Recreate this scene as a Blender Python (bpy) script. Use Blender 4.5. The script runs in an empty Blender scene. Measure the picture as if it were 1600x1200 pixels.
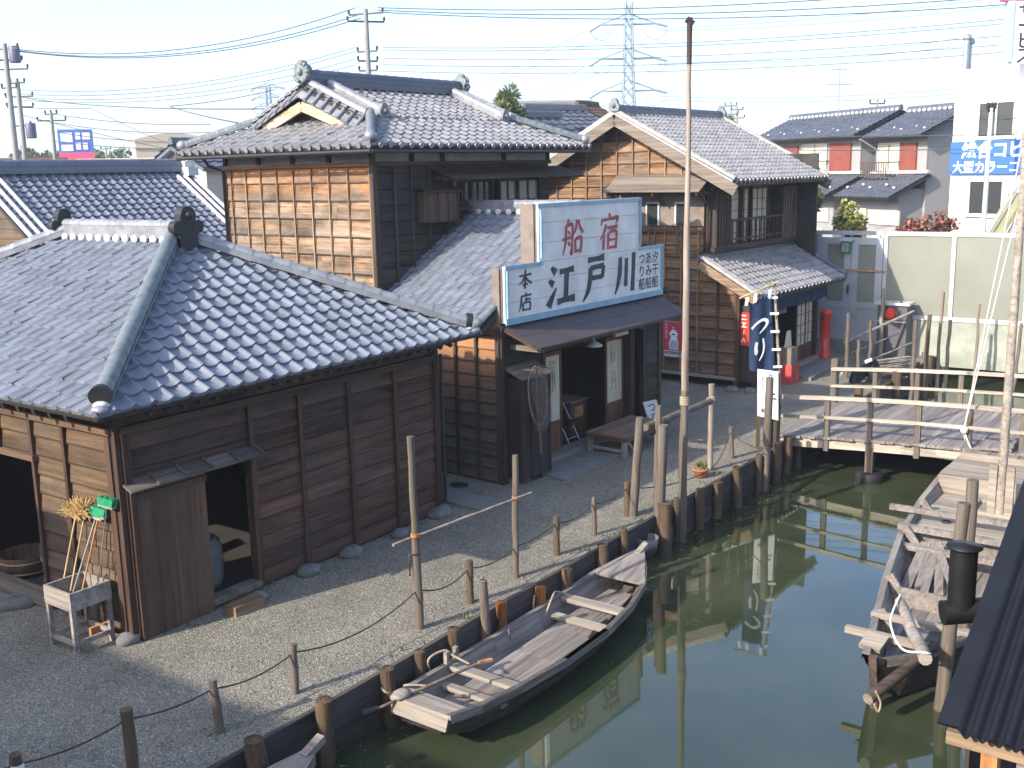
import bpy, bmesh, math, random
from math import sin, cos, tan, pi, radians, sqrt
from mathutils import Vector, Matrix
random.seed(7)
S = bpy.context.scene
COL = S.collection

# ------------------------------------------------------------------ camera
FPX, PITCH, ROLL, CH = 1655.0, radians(11.386), radians(-1.247), 5.6
def cam_axes():
    ct, st = cos(PITCH), sin(PITCH)
    R = Matrix(((1, 0, 0), (0, -st, -ct), (0, ct, -st)))
    c, s = cos(ROLL), sin(ROLL)
    return Matrix(((c, -s, 0), (s, c, 0), (0, 0, 1))) @ R
CM = cam_axes()
cd = bpy.data.cameras.new('camera'); cam = bpy.data.objects.new('camera', cd); COL.objects.link(cam)
cd.sensor_width = 36.0; cd.lens = FPX / 1600 * 36.0; cd.clip_start = 0.1; cd.clip_end = 4000
rx, ry, rz = Vector(CM[0]), -Vector(CM[1]), -Vector(CM[2])
cam.matrix_world = Matrix(((rx.x, ry.x, rz.x, 0), (rx.y, ry.y, rz.y, 0), (rx.z, ry.z, rz.z, CH), (0, 0, 0, 1)))
S.camera = cam

# ------------------------------------------------------------------ light
SUN_AZ, SUN_EL = radians(233), radians(29)      # azimuth clockwise from +Y
w = bpy.data.worlds.new("World"); S.world = w; w.use_nodes = True
wn = w.node_tree.nodes; wl = w.node_tree.links
sky = wn.new('ShaderNodeTexSky'); sky.sky_type = 'NISHITA'; sky.sun_disc = False
sky.sun_elevation = SUN_EL; sky.sun_rotation = SUN_AZ; sky.air_density = 0.7; sky.dust_density = 1.6; sky.ozone_density = 2.0
bg = wn['Background']; wl.new(sky.outputs[0], bg.inputs[0]); bg.inputs[1].default_value = 0.15
sd = bpy.data.lights.new('sun', 'SUN'); sd.energy = 2.6; sd.angle = radians(0.53); sd.color = (1.0, 0.92, 0.80)
so = bpy.data.objects.new('sun', sd); COL.objects.link(so)
sdir = Vector((sin(SUN_AZ) * cos(SUN_EL), cos(SUN_AZ) * cos(SUN_EL), sin(SUN_EL)))
so.rotation_euler = sdir.to_track_quat('Z', 'Y').to_euler(); so.location = (0, 0, 30)
S.view_settings.view_transform = 'Standard'; S.view_settings.look = 'None'
S.view_settings.exposure = 1.74; S.view_settings.gamma = 1.0; S.view_settings.use_curve_mapping = False
S.cycles.max_bounces = 6; S.cycles.diffuse_bounces = 3; S.cycles.glossy_bounces = 4
S.cycles.transparent_max_bounces = 8; S.cycles.use_denoising = True
S.cycles.caustics_reflective = False; S.cycles.caustics_refractive = False

# ------------------------------------------------------------------ placement helpers
def ray(px, py):
    return CM.transposed() @ Vector(((px - 800) / FPX, (py - 600) / FPX, 1.0))
def G(px, py, z=0.0):
    d = ray(px, py); t = (z - CH) / d.z
    return Vector((d.x * t, d.y * t, z))
def at(px, py, Y):
    d = ray(px, py); t = Y / d.y
    return Vector((d.x * t, Y, CH + d.z * t))
AU, AS = radians(38.33), radians(36.0)
SHOP_O = Vector((-0.191, 18.555, 0)); SHED_O = Vector((-4.731, 12.259, 0))
def F(a, u, v, z=0.0):          # canal frame of angle a
    return Vector((sin(a) * u - cos(a) * v, cos(a) * u + sin(a) * v, z))
def C(u, v, z=0.0): return F(AS, u, v, z)   # canal coordinates: u along the bank, v away from the water
B3_O = SHOP_O + F(AU, 9.95, 0.3)

# ------------------------------------------------------------------ mesh builder
class MB:
    def __init__(s): s.v = []; s.f = []; s.sm = []; s.mi = []
    def add(s, vs, fs, smooth=False, mi=0):
        o = len(s.v); s.v += [tuple(v) for v in vs]
        for f in fs:
            s.f.append([o + i for i in f]); s.sm.append(smooth); s.mi.append(mi)
        return s
    def box(s, a, b, mi=0):
        x0, y0, z0 = a; x1, y1, z1 = b
        s.add([(x0,y0,z0),(x1,y0,z0),(x1,y1,z0),(x0,y1,z0),(x0,y0,z1),(x1,y0,z1),(x1,y1,z1),(x0,y1,z1)],
              [(3,2,1,0),(4,5,6,7),(0,1,5,4),(1,2,6,5),(2,3,7,6),(3,0,4,7)], False, mi); return s
    def obox(s, c, ex, ey, ez, mi=0):
        c, ex, ey, ez = map(Vector, (c, ex, ey, ez))
        vs = [c + ex*i + ey*j + ez*k for k in (-1, 1) for i, j in ((-1,-1),(1,-1),(1,1),(-1,1))]
        s.add(vs, [(3,2,1,0),(4,5,6,7),(0,1,5,4),(1,2,6,5),(2,3,7,6),(3,0,4,7)], False, mi); return s
    def bar(s, p, q, wd, h, up=(0,0,1), mi=0):
        p, q, up = Vector(p), Vector(q), Vector(up)
        d = (q - p); L = d.length; d.normalize()
        sd_ = d.cross(up)
        if sd_.length < 1e-4: sd_ = d.cross(Vector((1, 0, 0)))
        sd_.normalize(); u2 = sd_.cross(d)
        return s.obox((p + q) / 2, d * L / 2, sd_ * wd / 2, u2 * h / 2, mi)
    def tube(s, pts, r, n=8, smooth=True, cap=True, mi=0):
        pts = [Vector(p) for p in pts]
        if not isinstance(r, (list, tuple)): r = [r] * len(pts)
        vs = []; ref = None
        for i, p in enumerate(pts):
            d = (pts[min(i+1, len(pts)-1)] - pts[max(i-1, 0)]).normalized()
            if ref is None: ref = Vector((0,0,1)) if abs(d.z) < .9 else Vector((1,0,0))
            a = d.cross(ref)
            if a.length < 1e-5: a = d.cross(Vector((0.3, 1, .2)))
            a.normalize(); b = d.cross(a).normalized()
            ref = a.cross(d)
            for k in range(n):
                t = 2*pi*k/n; vs.append(p + a*(r[i]*cos(t)) + b*(r[i]*sin(t)))
        fs = [(i*n+k, (i+1)*n+k, (i+1)*n+(k+1) % n, i*n+(k+1) % n) for i in range(len(pts)-1) for k in range(n)]
        s.add(vs, fs, smooth, mi)
        if cap:
            m = len(pts) - 1
            s.add(vs[:n], [list(range(n))], False, mi); s.add(vs[m*n:], [list(range(n))[::-1]], False, mi)
        return s
    def lathe(s, prof, c, n=16, smooth=True, mi=0):
        c = Vector(c); vs = [c + Vector((r*cos(2*pi*k/n), r*sin(2*pi*k/n), z)) for r, z in prof for k in range(n)]
        fs = [(i*n+k, i*n+(k+1) % n, (i+1)*n+(k+1) % n, (i+1)*n+k) for i in range(len(prof)-1) for k in range(n)]
        s.add(vs, fs, smooth, mi); return s
    def prism(s, outline, o, ex, ey, th, mi=0):
        """flat outline in the ex/ey plane, extruded th along ex x ey (both ways from o: 0..th)"""
        o, ex, ey = Vector(o), Vector(ex), Vector(ey); nn = ex.cross(ey).normalized()
        n = len(outline)
        a = [o + ex*x + ey*y for x, y in outline]; b = [p + nn*th for p in a]
        s.add(a + b, [list(range(n))[::-1], list(range(n, 2*n))] + [(i, (i+1) % n, n+(i+1) % n, n+i) for i in range(n)], False, mi); return s
    def poly(s, pts, th, mi=0):
        """polygon in space with thickness th below its normal"""
        pts = [Vector(p) for p in pts]; nn = (pts[1]-pts[0]).cross(pts[2]-pts[0]).normalized(); n = len(pts)
        b = [p - nn*th for p in pts]
        s.add(pts + b, [list(range(n)), list(range(n, 2*n))[::-1]] + [(i, n+i, n+(i+1) % n, (i+1) % n) for i in range(n)], False, mi); return s
    def sphere(s, c, r, n=10, m=6, sq=(1,1,1), mi=0, jit=0):
        c = Vector(c); vs = []
        for i in range(m+1):
            t = pi*i/m
            for k in range(n):
                j = 1 + random.uniform(-jit, jit)
                vs.append(c + Vector((r*sin(t)*cos(2*pi*k/n)*sq[0]*j, r*sin(t)*sin(2*pi*k/n)*sq[1]*j, r*cos(t)*sq[2]*j)))
        s.add(vs, [(i*n+k, (i+1)*n+k, (i+1)*n+(k+1) % n, i*n+(k+1) % n) for i in range(m) for k in range(n)], True, mi); return s
    def cut(s, planes):
        me = bpy.data.meshes.new('t'); me.from_pydata(s.v, [], s.f)
        me.polygons.foreach_set('use_smooth', s.sm); me.polygons.foreach_set('material_index', s.mi)
        bm = bmesh.new(); bm.from_mesh(me)
        for co, no in planes:
            bmesh.ops.bisect_plane(bm, geom=bm.verts[:] + bm.edges[:] + bm.faces[:], plane_co=co, plane_no=no, clear_outer=True, dist=1e-5)
        bm.verts.index_update()
        s.v = [tuple(v.co) for v in bm.verts]; s.f = [[v.index for v in f.verts] for f in bm.faces]
        s.sm = [f.smooth for f in bm.faces]; s.mi = [f.material_index for f in bm.faces]
        bm.free(); bpy.data.meshes.remove(me); return s
    def join(s, o):
        k = len(s.v); s.v += o.v; s.f += [[k+i for i in f] for f in o.f]; s.sm += o.sm; s.mi += o.mi; return s
    def build(s, name, mat, parent=None, loc=None, rz=0.0):
        me = bpy.data.meshes.new(name); me.from_pydata(s.v, [], s.f)
        me.polygons.foreach_set('use_smooth', s.sm); me.polygons.foreach_set('material_index', s.mi)
        for m in (mat if isinstance(mat, (list, tuple)) else [mat]): me.materials.append(m)
        me.update()
        o = bpy.data.objects.new(name, me); COL.objects.link(o)
        if parent: o.parent = parent
        if loc is not None: o.location = loc
        o.rotation_euler = (0, 0, rz)
        return o

def tag(o, label=None, cat=None, group=None, kind=None):
    if label: o['label'] = label
    if cat: o['category'] = cat
    if group: o['group'] = group
    if kind: o['kind'] = kind
    return o
def thing(name, loc, label, cat, group=None, ang=None):
    o = bpy.data.objects.new(name, None); COL.objects.link(o); o.location = loc; o.empty_display_size = .2
    if ang is not None: o.rotation_euler = (0, 0, pi/2 - ang)
    return tag(o, label, cat, group)

# ------------------------------------------------------------------ materials
MATS = {}
def newmat(name):
    m = bpy.data.materials.new(name); m.use_nodes = True
    nt = m.node_tree; b = nt.nodes['Principled BSDF']; MATS[name] = m
    return m, nt, b
def N(nt, t, **k):
    n = nt.nodes.new(t)
    for a, v in k.items(): setattr(n, a, v)
    return n
def ramp(nt, src, stops):
    r = N(nt, 'ShaderNodeValToRGB'); e = r.color_ramp.elements
    while len(e) < len(stops): e.new(.5)
    for i, (p, c) in enumerate(stops): e[i].position = p; e[i].color = (*c, 1)
    nt.links.new(src, r.inputs[0]); return r.outputs[0]
def mixc(nt, f, a, b, mode='MIX'):
    m = N(nt, 'ShaderNodeMix', data_type='RGBA', blend_type=mode)
    for i, x in ((0, f), (6, a), (7, b)):
        if hasattr(x, 'is_output'): nt.links.new(x, m.inputs[i])
        elif isinstance(x, (int, float)): m.inputs[i].default_value = x
        else: m.inputs[i].default_value = (*x, 1)
    return m.outputs[2]
def math_(nt, op, a, b=0.0):
    m = N(nt, 'ShaderNodeMath', operation=op)
    for i, x in ((0, a), (1, b)):
        if hasattr(x, 'is_output'): nt.links.new(x, m.inputs[i])
        else: m.inputs[i].default_value = x
    return m.outputs[0]
def coords(nt, scale=(1, 1, 1), loc=(0, 0, 0)):
    tc = N(nt, 'ShaderNodeTexCoord'); mp = N(nt, 'ShaderNodeMapping')
    mp.inputs['Scale'].default_value = scale; mp.inputs['Location'].default_value = loc
    nt.links.new(tc.outputs['Object'], mp.inputs[0]); return mp.outputs[0]
def noise(nt, vec, scale, detail=4, rough=.55, dist=0.0):
    n = N(nt, 'ShaderNodeTexNoise'); n.inputs['Scale'].default_value = scale; n.inputs['Detail'].default_value = detail
    n.inputs['Roughness'].default_value = rough; n.inputs['Distortion'].default_value = dist
    nt.links.new(vec, n.inputs['Vector']); return n.outputs['Fac']
def bump(nt, b, h, strength=.3, dist=.01):
    bp = N(nt, 'ShaderNodeBump'); bp.inputs['Strength'].default_value = strength; bp.inputs['Distance'].default_value = dist
    nt.links.new(h, bp.inputs['Height']); nt.links.new(bp.outputs[0], b.inputs['Normal'])
def island(nt):
    return N(nt, 'ShaderNodeNewGeometry').outputs['Random Per Island']
def plain(name, col, rough=.6, metal=0.0, var=.25, vs=3.0, bs=.0, spec=None):
    m, nt, b = newmat(name)
    f = noise(nt, coords(nt), vs, 5, .6)
    c = ramp(nt, f, [(.3, tuple(x*(1-var) for x in col)), (.7, tuple(min(1, x*(1+var*.6)) for x in col))])
    nt.links.new(c, b.inputs['Base Color']); b.inputs['Roughness'].default_value = rough; b.inputs['Metallic'].default_value = metal
    if spec is not None: b.inputs['Specular IOR Level'].default_value = spec
    if bs: bump(nt, b, noise(nt, coords(nt), vs*9, 4), bs, .01)
    return m
def wood(name, dark, light, axis='x', rough=.8, grey=None, zfade=None, isl=.5, lap=None, fine=1.0, bs=.35, cw=.13, blot=0.0):
    """weathered wood; grain runs along the given local axis; boards (mesh islands) differ in tone"""
    m, nt, b = newmat(name)
    k = 20*fine; sc = {'x': (.8, k, k), 'y': (k, .8, k), 'z': (k, k, .8)}[axis]
    isd = island(nt)
    tc = N(nt, 'ShaderNodeTexCoord'); add = N(nt, 'ShaderNodeVectorMath', operation='ADD')
    comb = N(nt, 'ShaderNodeCombineXYZ'); sh = math_(nt, 'MULTIPLY', isd, 37.0)
    for i in range(3): nt.links.new(sh, comb.inputs[i])
    nt.links.new(tc.outputs['Object'], add.inputs[0]); nt.links.new(comb.outputs[0], add.inputs[1])
    mp = N(nt, 'ShaderNodeMapping'); mp.inputs['Scale'].default_value = sc; nt.links.new(add.outputs[0], mp.inputs[0])
    g1 = noise(nt, mp.outputs[0], 1.0, 6, .62, .35)
    mp2 = N(nt, 'ShaderNodeMapping'); mp2.inputs['Scale'].default_value = tuple(x*.22 for x in sc); nt.links.new(add.outputs[0], mp2.inputs[0])
    g2 = noise(nt, mp2.outputs[0], 1.0, 4, .6, .8)
    f = math_(nt, 'ADD', math_(nt, 'MULTIPLY', g1, .55), math_(nt, 'MULTIPLY', g2, .45))
    c = ramp(nt, f, [(.5 - cw, dark), (.5 + cw*.95, light)])
    if grey is not None:
        gm = ramp(nt, noise(nt, coords(nt), 1.1, 4, .6), [(.42, (0, 0, 0)), (.68, (1, 1, 1))])
        c = mixc(nt, gm, c, mixc(nt, f, tuple(x*.6 for x in grey), tuple(x*1.3 for x in grey)))
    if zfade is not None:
        z0, z1, colr, amt = zfade     # weathering and tone changes that follow the height of the wall
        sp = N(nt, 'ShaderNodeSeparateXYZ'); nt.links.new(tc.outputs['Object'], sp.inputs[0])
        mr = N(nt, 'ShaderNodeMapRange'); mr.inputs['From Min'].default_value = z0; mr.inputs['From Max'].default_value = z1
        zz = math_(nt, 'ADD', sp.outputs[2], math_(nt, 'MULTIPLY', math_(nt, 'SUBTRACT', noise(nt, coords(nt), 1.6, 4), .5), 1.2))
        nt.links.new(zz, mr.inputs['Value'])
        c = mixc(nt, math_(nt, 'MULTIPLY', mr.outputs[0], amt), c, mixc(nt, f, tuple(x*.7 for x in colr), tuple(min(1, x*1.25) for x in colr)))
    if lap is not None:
        z0, h, ga = lap      # shade line painted under each lap, damp dark lower edge, and a greyer exposed lower half of each board
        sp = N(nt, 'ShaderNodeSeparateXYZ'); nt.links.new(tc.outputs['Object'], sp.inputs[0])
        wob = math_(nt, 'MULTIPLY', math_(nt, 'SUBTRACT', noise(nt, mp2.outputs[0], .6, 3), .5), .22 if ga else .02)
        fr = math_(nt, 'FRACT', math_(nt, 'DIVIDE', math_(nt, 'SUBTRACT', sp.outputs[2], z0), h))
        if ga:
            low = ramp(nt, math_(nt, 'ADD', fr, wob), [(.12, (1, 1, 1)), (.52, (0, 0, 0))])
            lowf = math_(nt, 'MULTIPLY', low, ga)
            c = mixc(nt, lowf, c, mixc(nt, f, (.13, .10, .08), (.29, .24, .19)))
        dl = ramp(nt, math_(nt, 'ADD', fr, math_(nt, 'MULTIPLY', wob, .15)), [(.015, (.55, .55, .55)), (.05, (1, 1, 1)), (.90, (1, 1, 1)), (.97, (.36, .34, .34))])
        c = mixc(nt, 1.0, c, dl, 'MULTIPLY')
    if blot:      # weather stains: broad, stretched a little along the grain
        mp3 = N(nt, 'ShaderNodeMapping'); mp3.inputs['Scale'].default_value = tuple({.8: 1.1}.get(x, 3.2) for x in sc); nt.links.new(add.outputs[0], mp3.inputs[0])
        bl_ = ramp(nt, noise(nt, mp3.outputs[0], 1.0, 5, .65, .5), [(.36, (1 - blot,)*3), (.6, (1.06, 1.06, 1.06))])
        c = mixc(nt, 1.0, c, bl_, 'MULTIPLY')
    br = math_(nt, 'ADD', math_(nt, 'MULTIPLY', isd, isl), 1 - isl*.5)
    c = mixc(nt, 1.0, c, N_val(nt, br), 'MULTIPLY')
    nt.links.new(c, b.inputs['Base Color']); b.inputs['Roughness'].default_value = rough
    b.inputs['Specular IOR Level'].default_value = .25
    bump(nt, b, g1, bs, .012)
    return m
def N_val(nt, v):
    c = N(nt, 'ShaderNodeCombineXYZ')
    for i in range(3): nt.links.new(v, c.inputs[i])
    return c.outputs[0]

# tiles: smoked grey clay, each tile its own tone
def tile_mat(name, base, rough=.42, metal=.25, var=.35):
    m, nt, b = newmat(name)
    isd = island(nt); f = noise(nt, coords(nt), 6, 6, .7); f2 = noise(nt, coords(nt, (1.6, 1.6, .5)), 1.1, 6, .7)
    c = ramp(nt, math_(nt, 'ADD', math_(nt, 'MULTIPLY', isd, .24), math_(nt, 'ADD', math_(nt, 'MULTIPLY', f, .42), math_(nt, 'MULTIPLY', f2, .42))),
             [(.25, tuple(x*(1-var) for x in base)), (.8, tuple(x*(1+var) for x in base))])
    nt.links.new(c, b.inputs['Base Color']); b.inputs['Metallic'].default_value = metal
    r = math_(nt, 'ADD', math_(nt, 'MULTIPLY', f, .25), rough - .12); nt.links.new(r, b.inputs['Roughness'])
    bump(nt, b, noise(nt, coords(nt), 60, 3), .12, .004); return m
M_tile = tile_mat('grey clay tile', (.18, .196, .228), .47, .15)
M_tile2 = tile_mat('pale worn clay tile', (.24, .235, .24), .4, .2)
M_tiledk = tile_mat('dark blue grey tile', (.085, .095, .12), .5, .1)
M_tilemid = tile_mat('mid blue grey tile', (.15, .165, .20), .48, .12)
M_ridge = plain('ridge tile grey', (.25, .255, .27), .45, .2, .35, 4, .15)
M_ridgegr = plain('lichened greenish ridge tile', (.16, .185, .19), .6, .1, .35, 7, .2)
M_black = plain('black glazed tile', (.010, .011, .012), .6, 0, .3, 6, .1)
M_plaster = plain('white lime plaster', (.52, .51, .485), .85, 0, .15, 5, .1)
M_frieze = plain('grey stained plaster', (.36, .345, .34), .9, 0, .25, 2.5, .15)
# woods
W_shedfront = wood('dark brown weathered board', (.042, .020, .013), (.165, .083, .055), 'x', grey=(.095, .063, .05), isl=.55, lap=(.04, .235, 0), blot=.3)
W_plateshed = wood('dark brown plate', (.035, .019, .014), (.13, .07, .054), 'x', isl=.3)
W_shedleft = wood('warm brown board', (.05, .030, .017), (.17, .105, .06), 'y', grey=(.12, .09, .062), isl=.45, lap=(.10, .255, 0), blot=.3)
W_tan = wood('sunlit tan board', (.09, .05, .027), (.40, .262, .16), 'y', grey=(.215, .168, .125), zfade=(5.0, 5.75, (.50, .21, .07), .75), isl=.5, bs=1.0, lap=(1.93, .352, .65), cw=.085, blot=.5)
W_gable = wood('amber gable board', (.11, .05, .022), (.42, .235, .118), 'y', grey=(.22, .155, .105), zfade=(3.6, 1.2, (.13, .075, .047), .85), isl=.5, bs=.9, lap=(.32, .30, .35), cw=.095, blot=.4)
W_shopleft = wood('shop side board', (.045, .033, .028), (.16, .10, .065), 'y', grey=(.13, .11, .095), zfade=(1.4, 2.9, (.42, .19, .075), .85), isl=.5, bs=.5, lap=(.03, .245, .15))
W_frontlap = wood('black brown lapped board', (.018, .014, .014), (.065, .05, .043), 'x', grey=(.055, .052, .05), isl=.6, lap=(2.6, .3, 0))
W_front = wood('black brown board', (.018, .014, .014), (.06, .045, .038), 'x', grey=(.05, .047, .046), isl=.6)
W_darkz = wood('black brown upright board', (.02, .015, .014), (.065, .047, .04), 'z', grey=(.06, .052, .05), isl=.6)
W_brownz = wood('brown upright board', (.045, .023, .014), (.145, .078, .047), 'z', grey=(.095, .066, .05), isl=.5)
W_beam = wood('dark timber', (.025, .018, .014), (.085, .057, .042), 'z', isl=.4)
W_beamx = wood('dark timber along', (.025, .018, .014), (.09, .06, .044), 'x', isl=.4)
W_beamy = wood('brown timber across', (.05, .032, .02), (.17, .105, .06), 'y', isl=.4)
W_batten = wood('batten timber', (.03, .017, .012), (.10, .056, .037), 'z', isl=.4)
W_battentan = wood('tan batten', (.12, .07, .035), (.33, .20, .11), 'z', isl=.3)
W_grey = wood('grey weathered timber', (.15, .125, .105), (.36, .315, .27), 'x', isl=.4)
W_greyy = wood('grey weathered timber across', (.15, .125, .105), (.36, .315, .27), 'y', isl=.4)
W_post = wood('weathered grey brown pole', (.055, .042, .032), (.19, .15, .115), 'z', grey=(.13, .115, .1), isl=.4, fine=1.6, bs=.6)
W_pole = wood('pale brown bamboo pole', (.14, .11, .085), (.35, .29, .235), 'z', isl=.3, bs=.5)
W_bark = wood('old bark pile', (.03, .021, .014), (.15, .10, .06), 'z', grey=(.10, .085, .065), isl=.5, fine=1.6, bs=1.0)
W_rust = wood('rusty orange pile', (.07, .026, .01), (.34, .13, .035), 'z', isl=.5, fine=1.6, bs=.8)
W_bank = wood('wet bank board', (.03, .024, .022), (.10, .08, .07), 'x', grey=(.085, .075, .068), isl=.6)
W_boat = wood('silvery boat plank', (.11, .095, .085), (.28, .245, .215), 'x', isl=.35)
W_boatout = wood('dark hull plank', (.05, .038, .034), (.15, .118, .1), 'x', isl=.3)
W_cream = wood('sun bleached plank', (.15, .125, .10), (.36, .31, .255), 'y', isl=.3)
W_deck = wood('bridge deck plank', (.12, .105, .096), (.28, .25, .228), 'x', isl=.45)
W_rail = wood('bleached rail timber', (.22, .185, .145), (.48, .42, .345), 'y', isl=.3)
W_raw = wood('new orange timber', (.30, .13, .05), (.55, .30, .14), 'z', isl=.3)
W_bargex = wood('grey brown hood board', (.075, .06, .05), (.19, .155, .13), 'x', isl=.4)
W_tanbarge = wood('tan barge board', (.13, .085, .05), (.34, .235, .15), 'y', isl=.3)
W_bench = wood('bench top board', (.13, .08, .055), (.29, .19, .135), 'x', isl=.4)
W_straw = wood('straw', (.22, .13, .045), (.55, .37, .15), 'z', isl=.8)
W_bamboo = wood('yellow bamboo stick', (.3, .2, .08), (.6, .44, .22), 'z', isl=.4)
W_bargey = wood('grey barge board', (.09, .072, .057), (.22, .18, .145), 'y', isl=.3)
# others
M_awning = plain('brown sheet metal', (.092, .07, .076), .5, .35, .3, 1.5, .1)
M_white = plain('white painted board', (.60, .59, .56), .6, 0, .22, 1.7, .15)
M_blue = plain('pale blue painted timber', (.19, .33, .42), .55, 0, .2, 4, .08)
M_wedge = plain('rusty grey sheet', (.2, .16, .13), .7, .2, .3, 4, .1)
M_redink = plain('faded red sign paint', (.36, .06, .065), .7, 0, .5, 7)
M_blackink = plain('black sign paint', (.034, .042, .046), .7, 0, .85, 5)
M_ink = plain('black ink', (.015, .015, .016), .6)
M_red = plain('red enamel', (.62, .05, .025), .35, 0, .15, 5)
M_redmatt = plain('dull red board', (.45, .06, .05), .6, 0, .3, 3)
M_navy = plain('navy cotton', (.012, .028, .075), .95, 0, .35, 5, .2)
M_cloth = plain('white cotton', (.78, .78, .76), .95, 0, .08, 5)
M_paper = plain('cream paper', (.55, .5, .37), .9, 0, .25, 6)
M_shoji = plain('pale paper screen', (.5, .45, .36), .8, 0, .25, 5)
M_metal = plain('galvanised metal', (.42, .43, .44), .4, .7, .2, 4)
M_alu = plain('grey aluminium frame', (.44, .47, .49), .45, .3, .1, 2)
M_alulit = plain('white aluminium frame', (.5, .51, .5), .45, .15, .06, 2)
M_panel = plain('beige translucent panel', (.20, .205, .165), .55, 0, .12, .9)
M_panlow = plain('pale lower panel', (.30, .31, .255), .75, 0, .3, 1.6, .1)
M_gutter = plain('dark rain pipe', (.03, .03, .03), .45, .3, .2)
M_corr = plain('black corrugated sheet', (.011, .012, .017), .55, .3, .3, 2, .05)
M_iron = plain('black stove pipe', (.016, .016, .017), .5, .4, .4, 6, .2)
M_conc = plain('grey concrete', (.2, .195, .18), .9, 0, .2, 5, .3)
M_stone = plain('foundation stone', (.17, .165, .15), .9, 0, .35, 6, .5)
M_green = plain('green broom bristle', (.0, .21, .085), .7, 0, .35, 20, .4)
M_terra = plain('terracotta', (.42, .16, .08), .8, 0, .2, 6)
M_rope = plain('tan hemp rope', (.36, .29, .2), .95, 0, .3, 30)
M_ropedk = plain('dark tarred rope', (.07, .055, .042), .95, 0, .3, 30)
M_ropew = plain('white nylon rope', (.75, .74, .7), .8, 0, .1, 20)
M_orrope = plain('orange palm rope', (.42, .17, .05), .95, 0, .3, 30)
M_net = plain('tan fishing net twine', (.2, .175, .14), .95)
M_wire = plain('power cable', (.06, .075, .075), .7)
M_wirepale = plain('haze paled cable', (.12, .16, .17), .7)  # far haze mixed into the cable colour
M_pylon = plain('haze paled lattice steel', (.22, .28, .31), .6, .3, .1)  # pale blue of distant haze painted into the steel colour
M_concpole = plain('concrete pole', (.23, .23, .22), .9, 0, .15, 2)  # lightened to stand for haze over the distance
M_rend = plain('pale house render', (.42, .39, .34), .9, 0, .1, 1)
M_rendgr = plain('grey house render', (.27, .26, .255), .9, 0, .08, 1)
M_wwhite = plain('white building wall', (.72, .72, .71), .8, 0, .10, .8)
M_trans = plain('violet grey transformer', (.10, .095, .16), .5, .1, .2)
M_brick = plain('orange red cladding', (.21, .052, .032), .7, 0, .2, 3)
M_rail = plain('brown balcony rail', (.09, .06, .05), .6, .2)
M_signblue = plain('sign blue', (.035, .12, .45), .5, 0, .06, 1)
M_signred = plain('sign red', (.75, .06, .12), .5, 0, .06, 1)
M_signpale = plain('pale blue sign edge', (.33, .48, .72), .5, 0, .06, 1)
M_beige = plain('beige rendered wall', (.42, .35, .27), .9, 0, .06, .4)
M_cushion = plain('black vinyl', (.015, .015, .017), .4)
M_skin = plain('printed pale face', (.6, .5, .42), .7)
M_posterred = plain('poster red', (.55, .05, .09), .6, 0, .15, 6)
M_posterblue = plain('poster pale blue', (.42, .5, .6), .6, 0, .3, 20)
M_hair = plain('printed black', (.03, .02, .02), .7)
M_greenlamp = plain('green lamp case', (.02, .16, .1), .4)
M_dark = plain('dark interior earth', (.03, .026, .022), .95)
M_rubber = plain('black rubber', (.014, .014, .015), .7)
def glass_mat(name, tint, rough=.06):
    m, nt, b = newmat(name); b.inputs['Base Color'].default_value = (*tint, 1); b.inputs['Roughness'].default_value = rough
    b.inputs['Specular IOR Level'].default_value = .7
    bump(nt, b, noise(nt, coords(nt), 3, 2), .03, .02); return m
M_glass = glass_mat('dark window glass', (.03, .033, .035))
M_curtain = glass_mat('window with pale curtain', (.5, .47, .36), .15)
def leaf_mat(name, a, bcol):
    m, nt, b = newmat(name)
    c = ramp(nt, math_(nt, 'ADD', math_(nt, 'MULTIPLY', island(nt), .7), math_(nt, 'MULTIPLY', noise(nt, coords(nt), 2.5, 3), .4)), [(.15, a), (.85, bcol)])
    nt.links.new(c, b.inputs['Base Color']); b.inputs['Roughness'].default_value = .6
    return m
M_leaf = leaf_mat('green leaf', (.03, .055, .012), (.13, .16, .03))
M_leafy = leaf_mat('yellow green leaf', (.09, .11, .02), (.27, .26, .05))
M_leafred = leaf_mat('red brown leaf', (.11, .04, .03), (.30, .12, .08))
M_pine = leaf_mat('pine needle', (.03, .06, .015), (.16, .19, .05))
M_leafdry = leaf_mat('dry floating leaf', (.08, .06, .03), (.22, .17, .08))
M_bark2 = plain('tree bark', (.08, .055, .04), .95, 0, .4, 12, .5)
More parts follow.
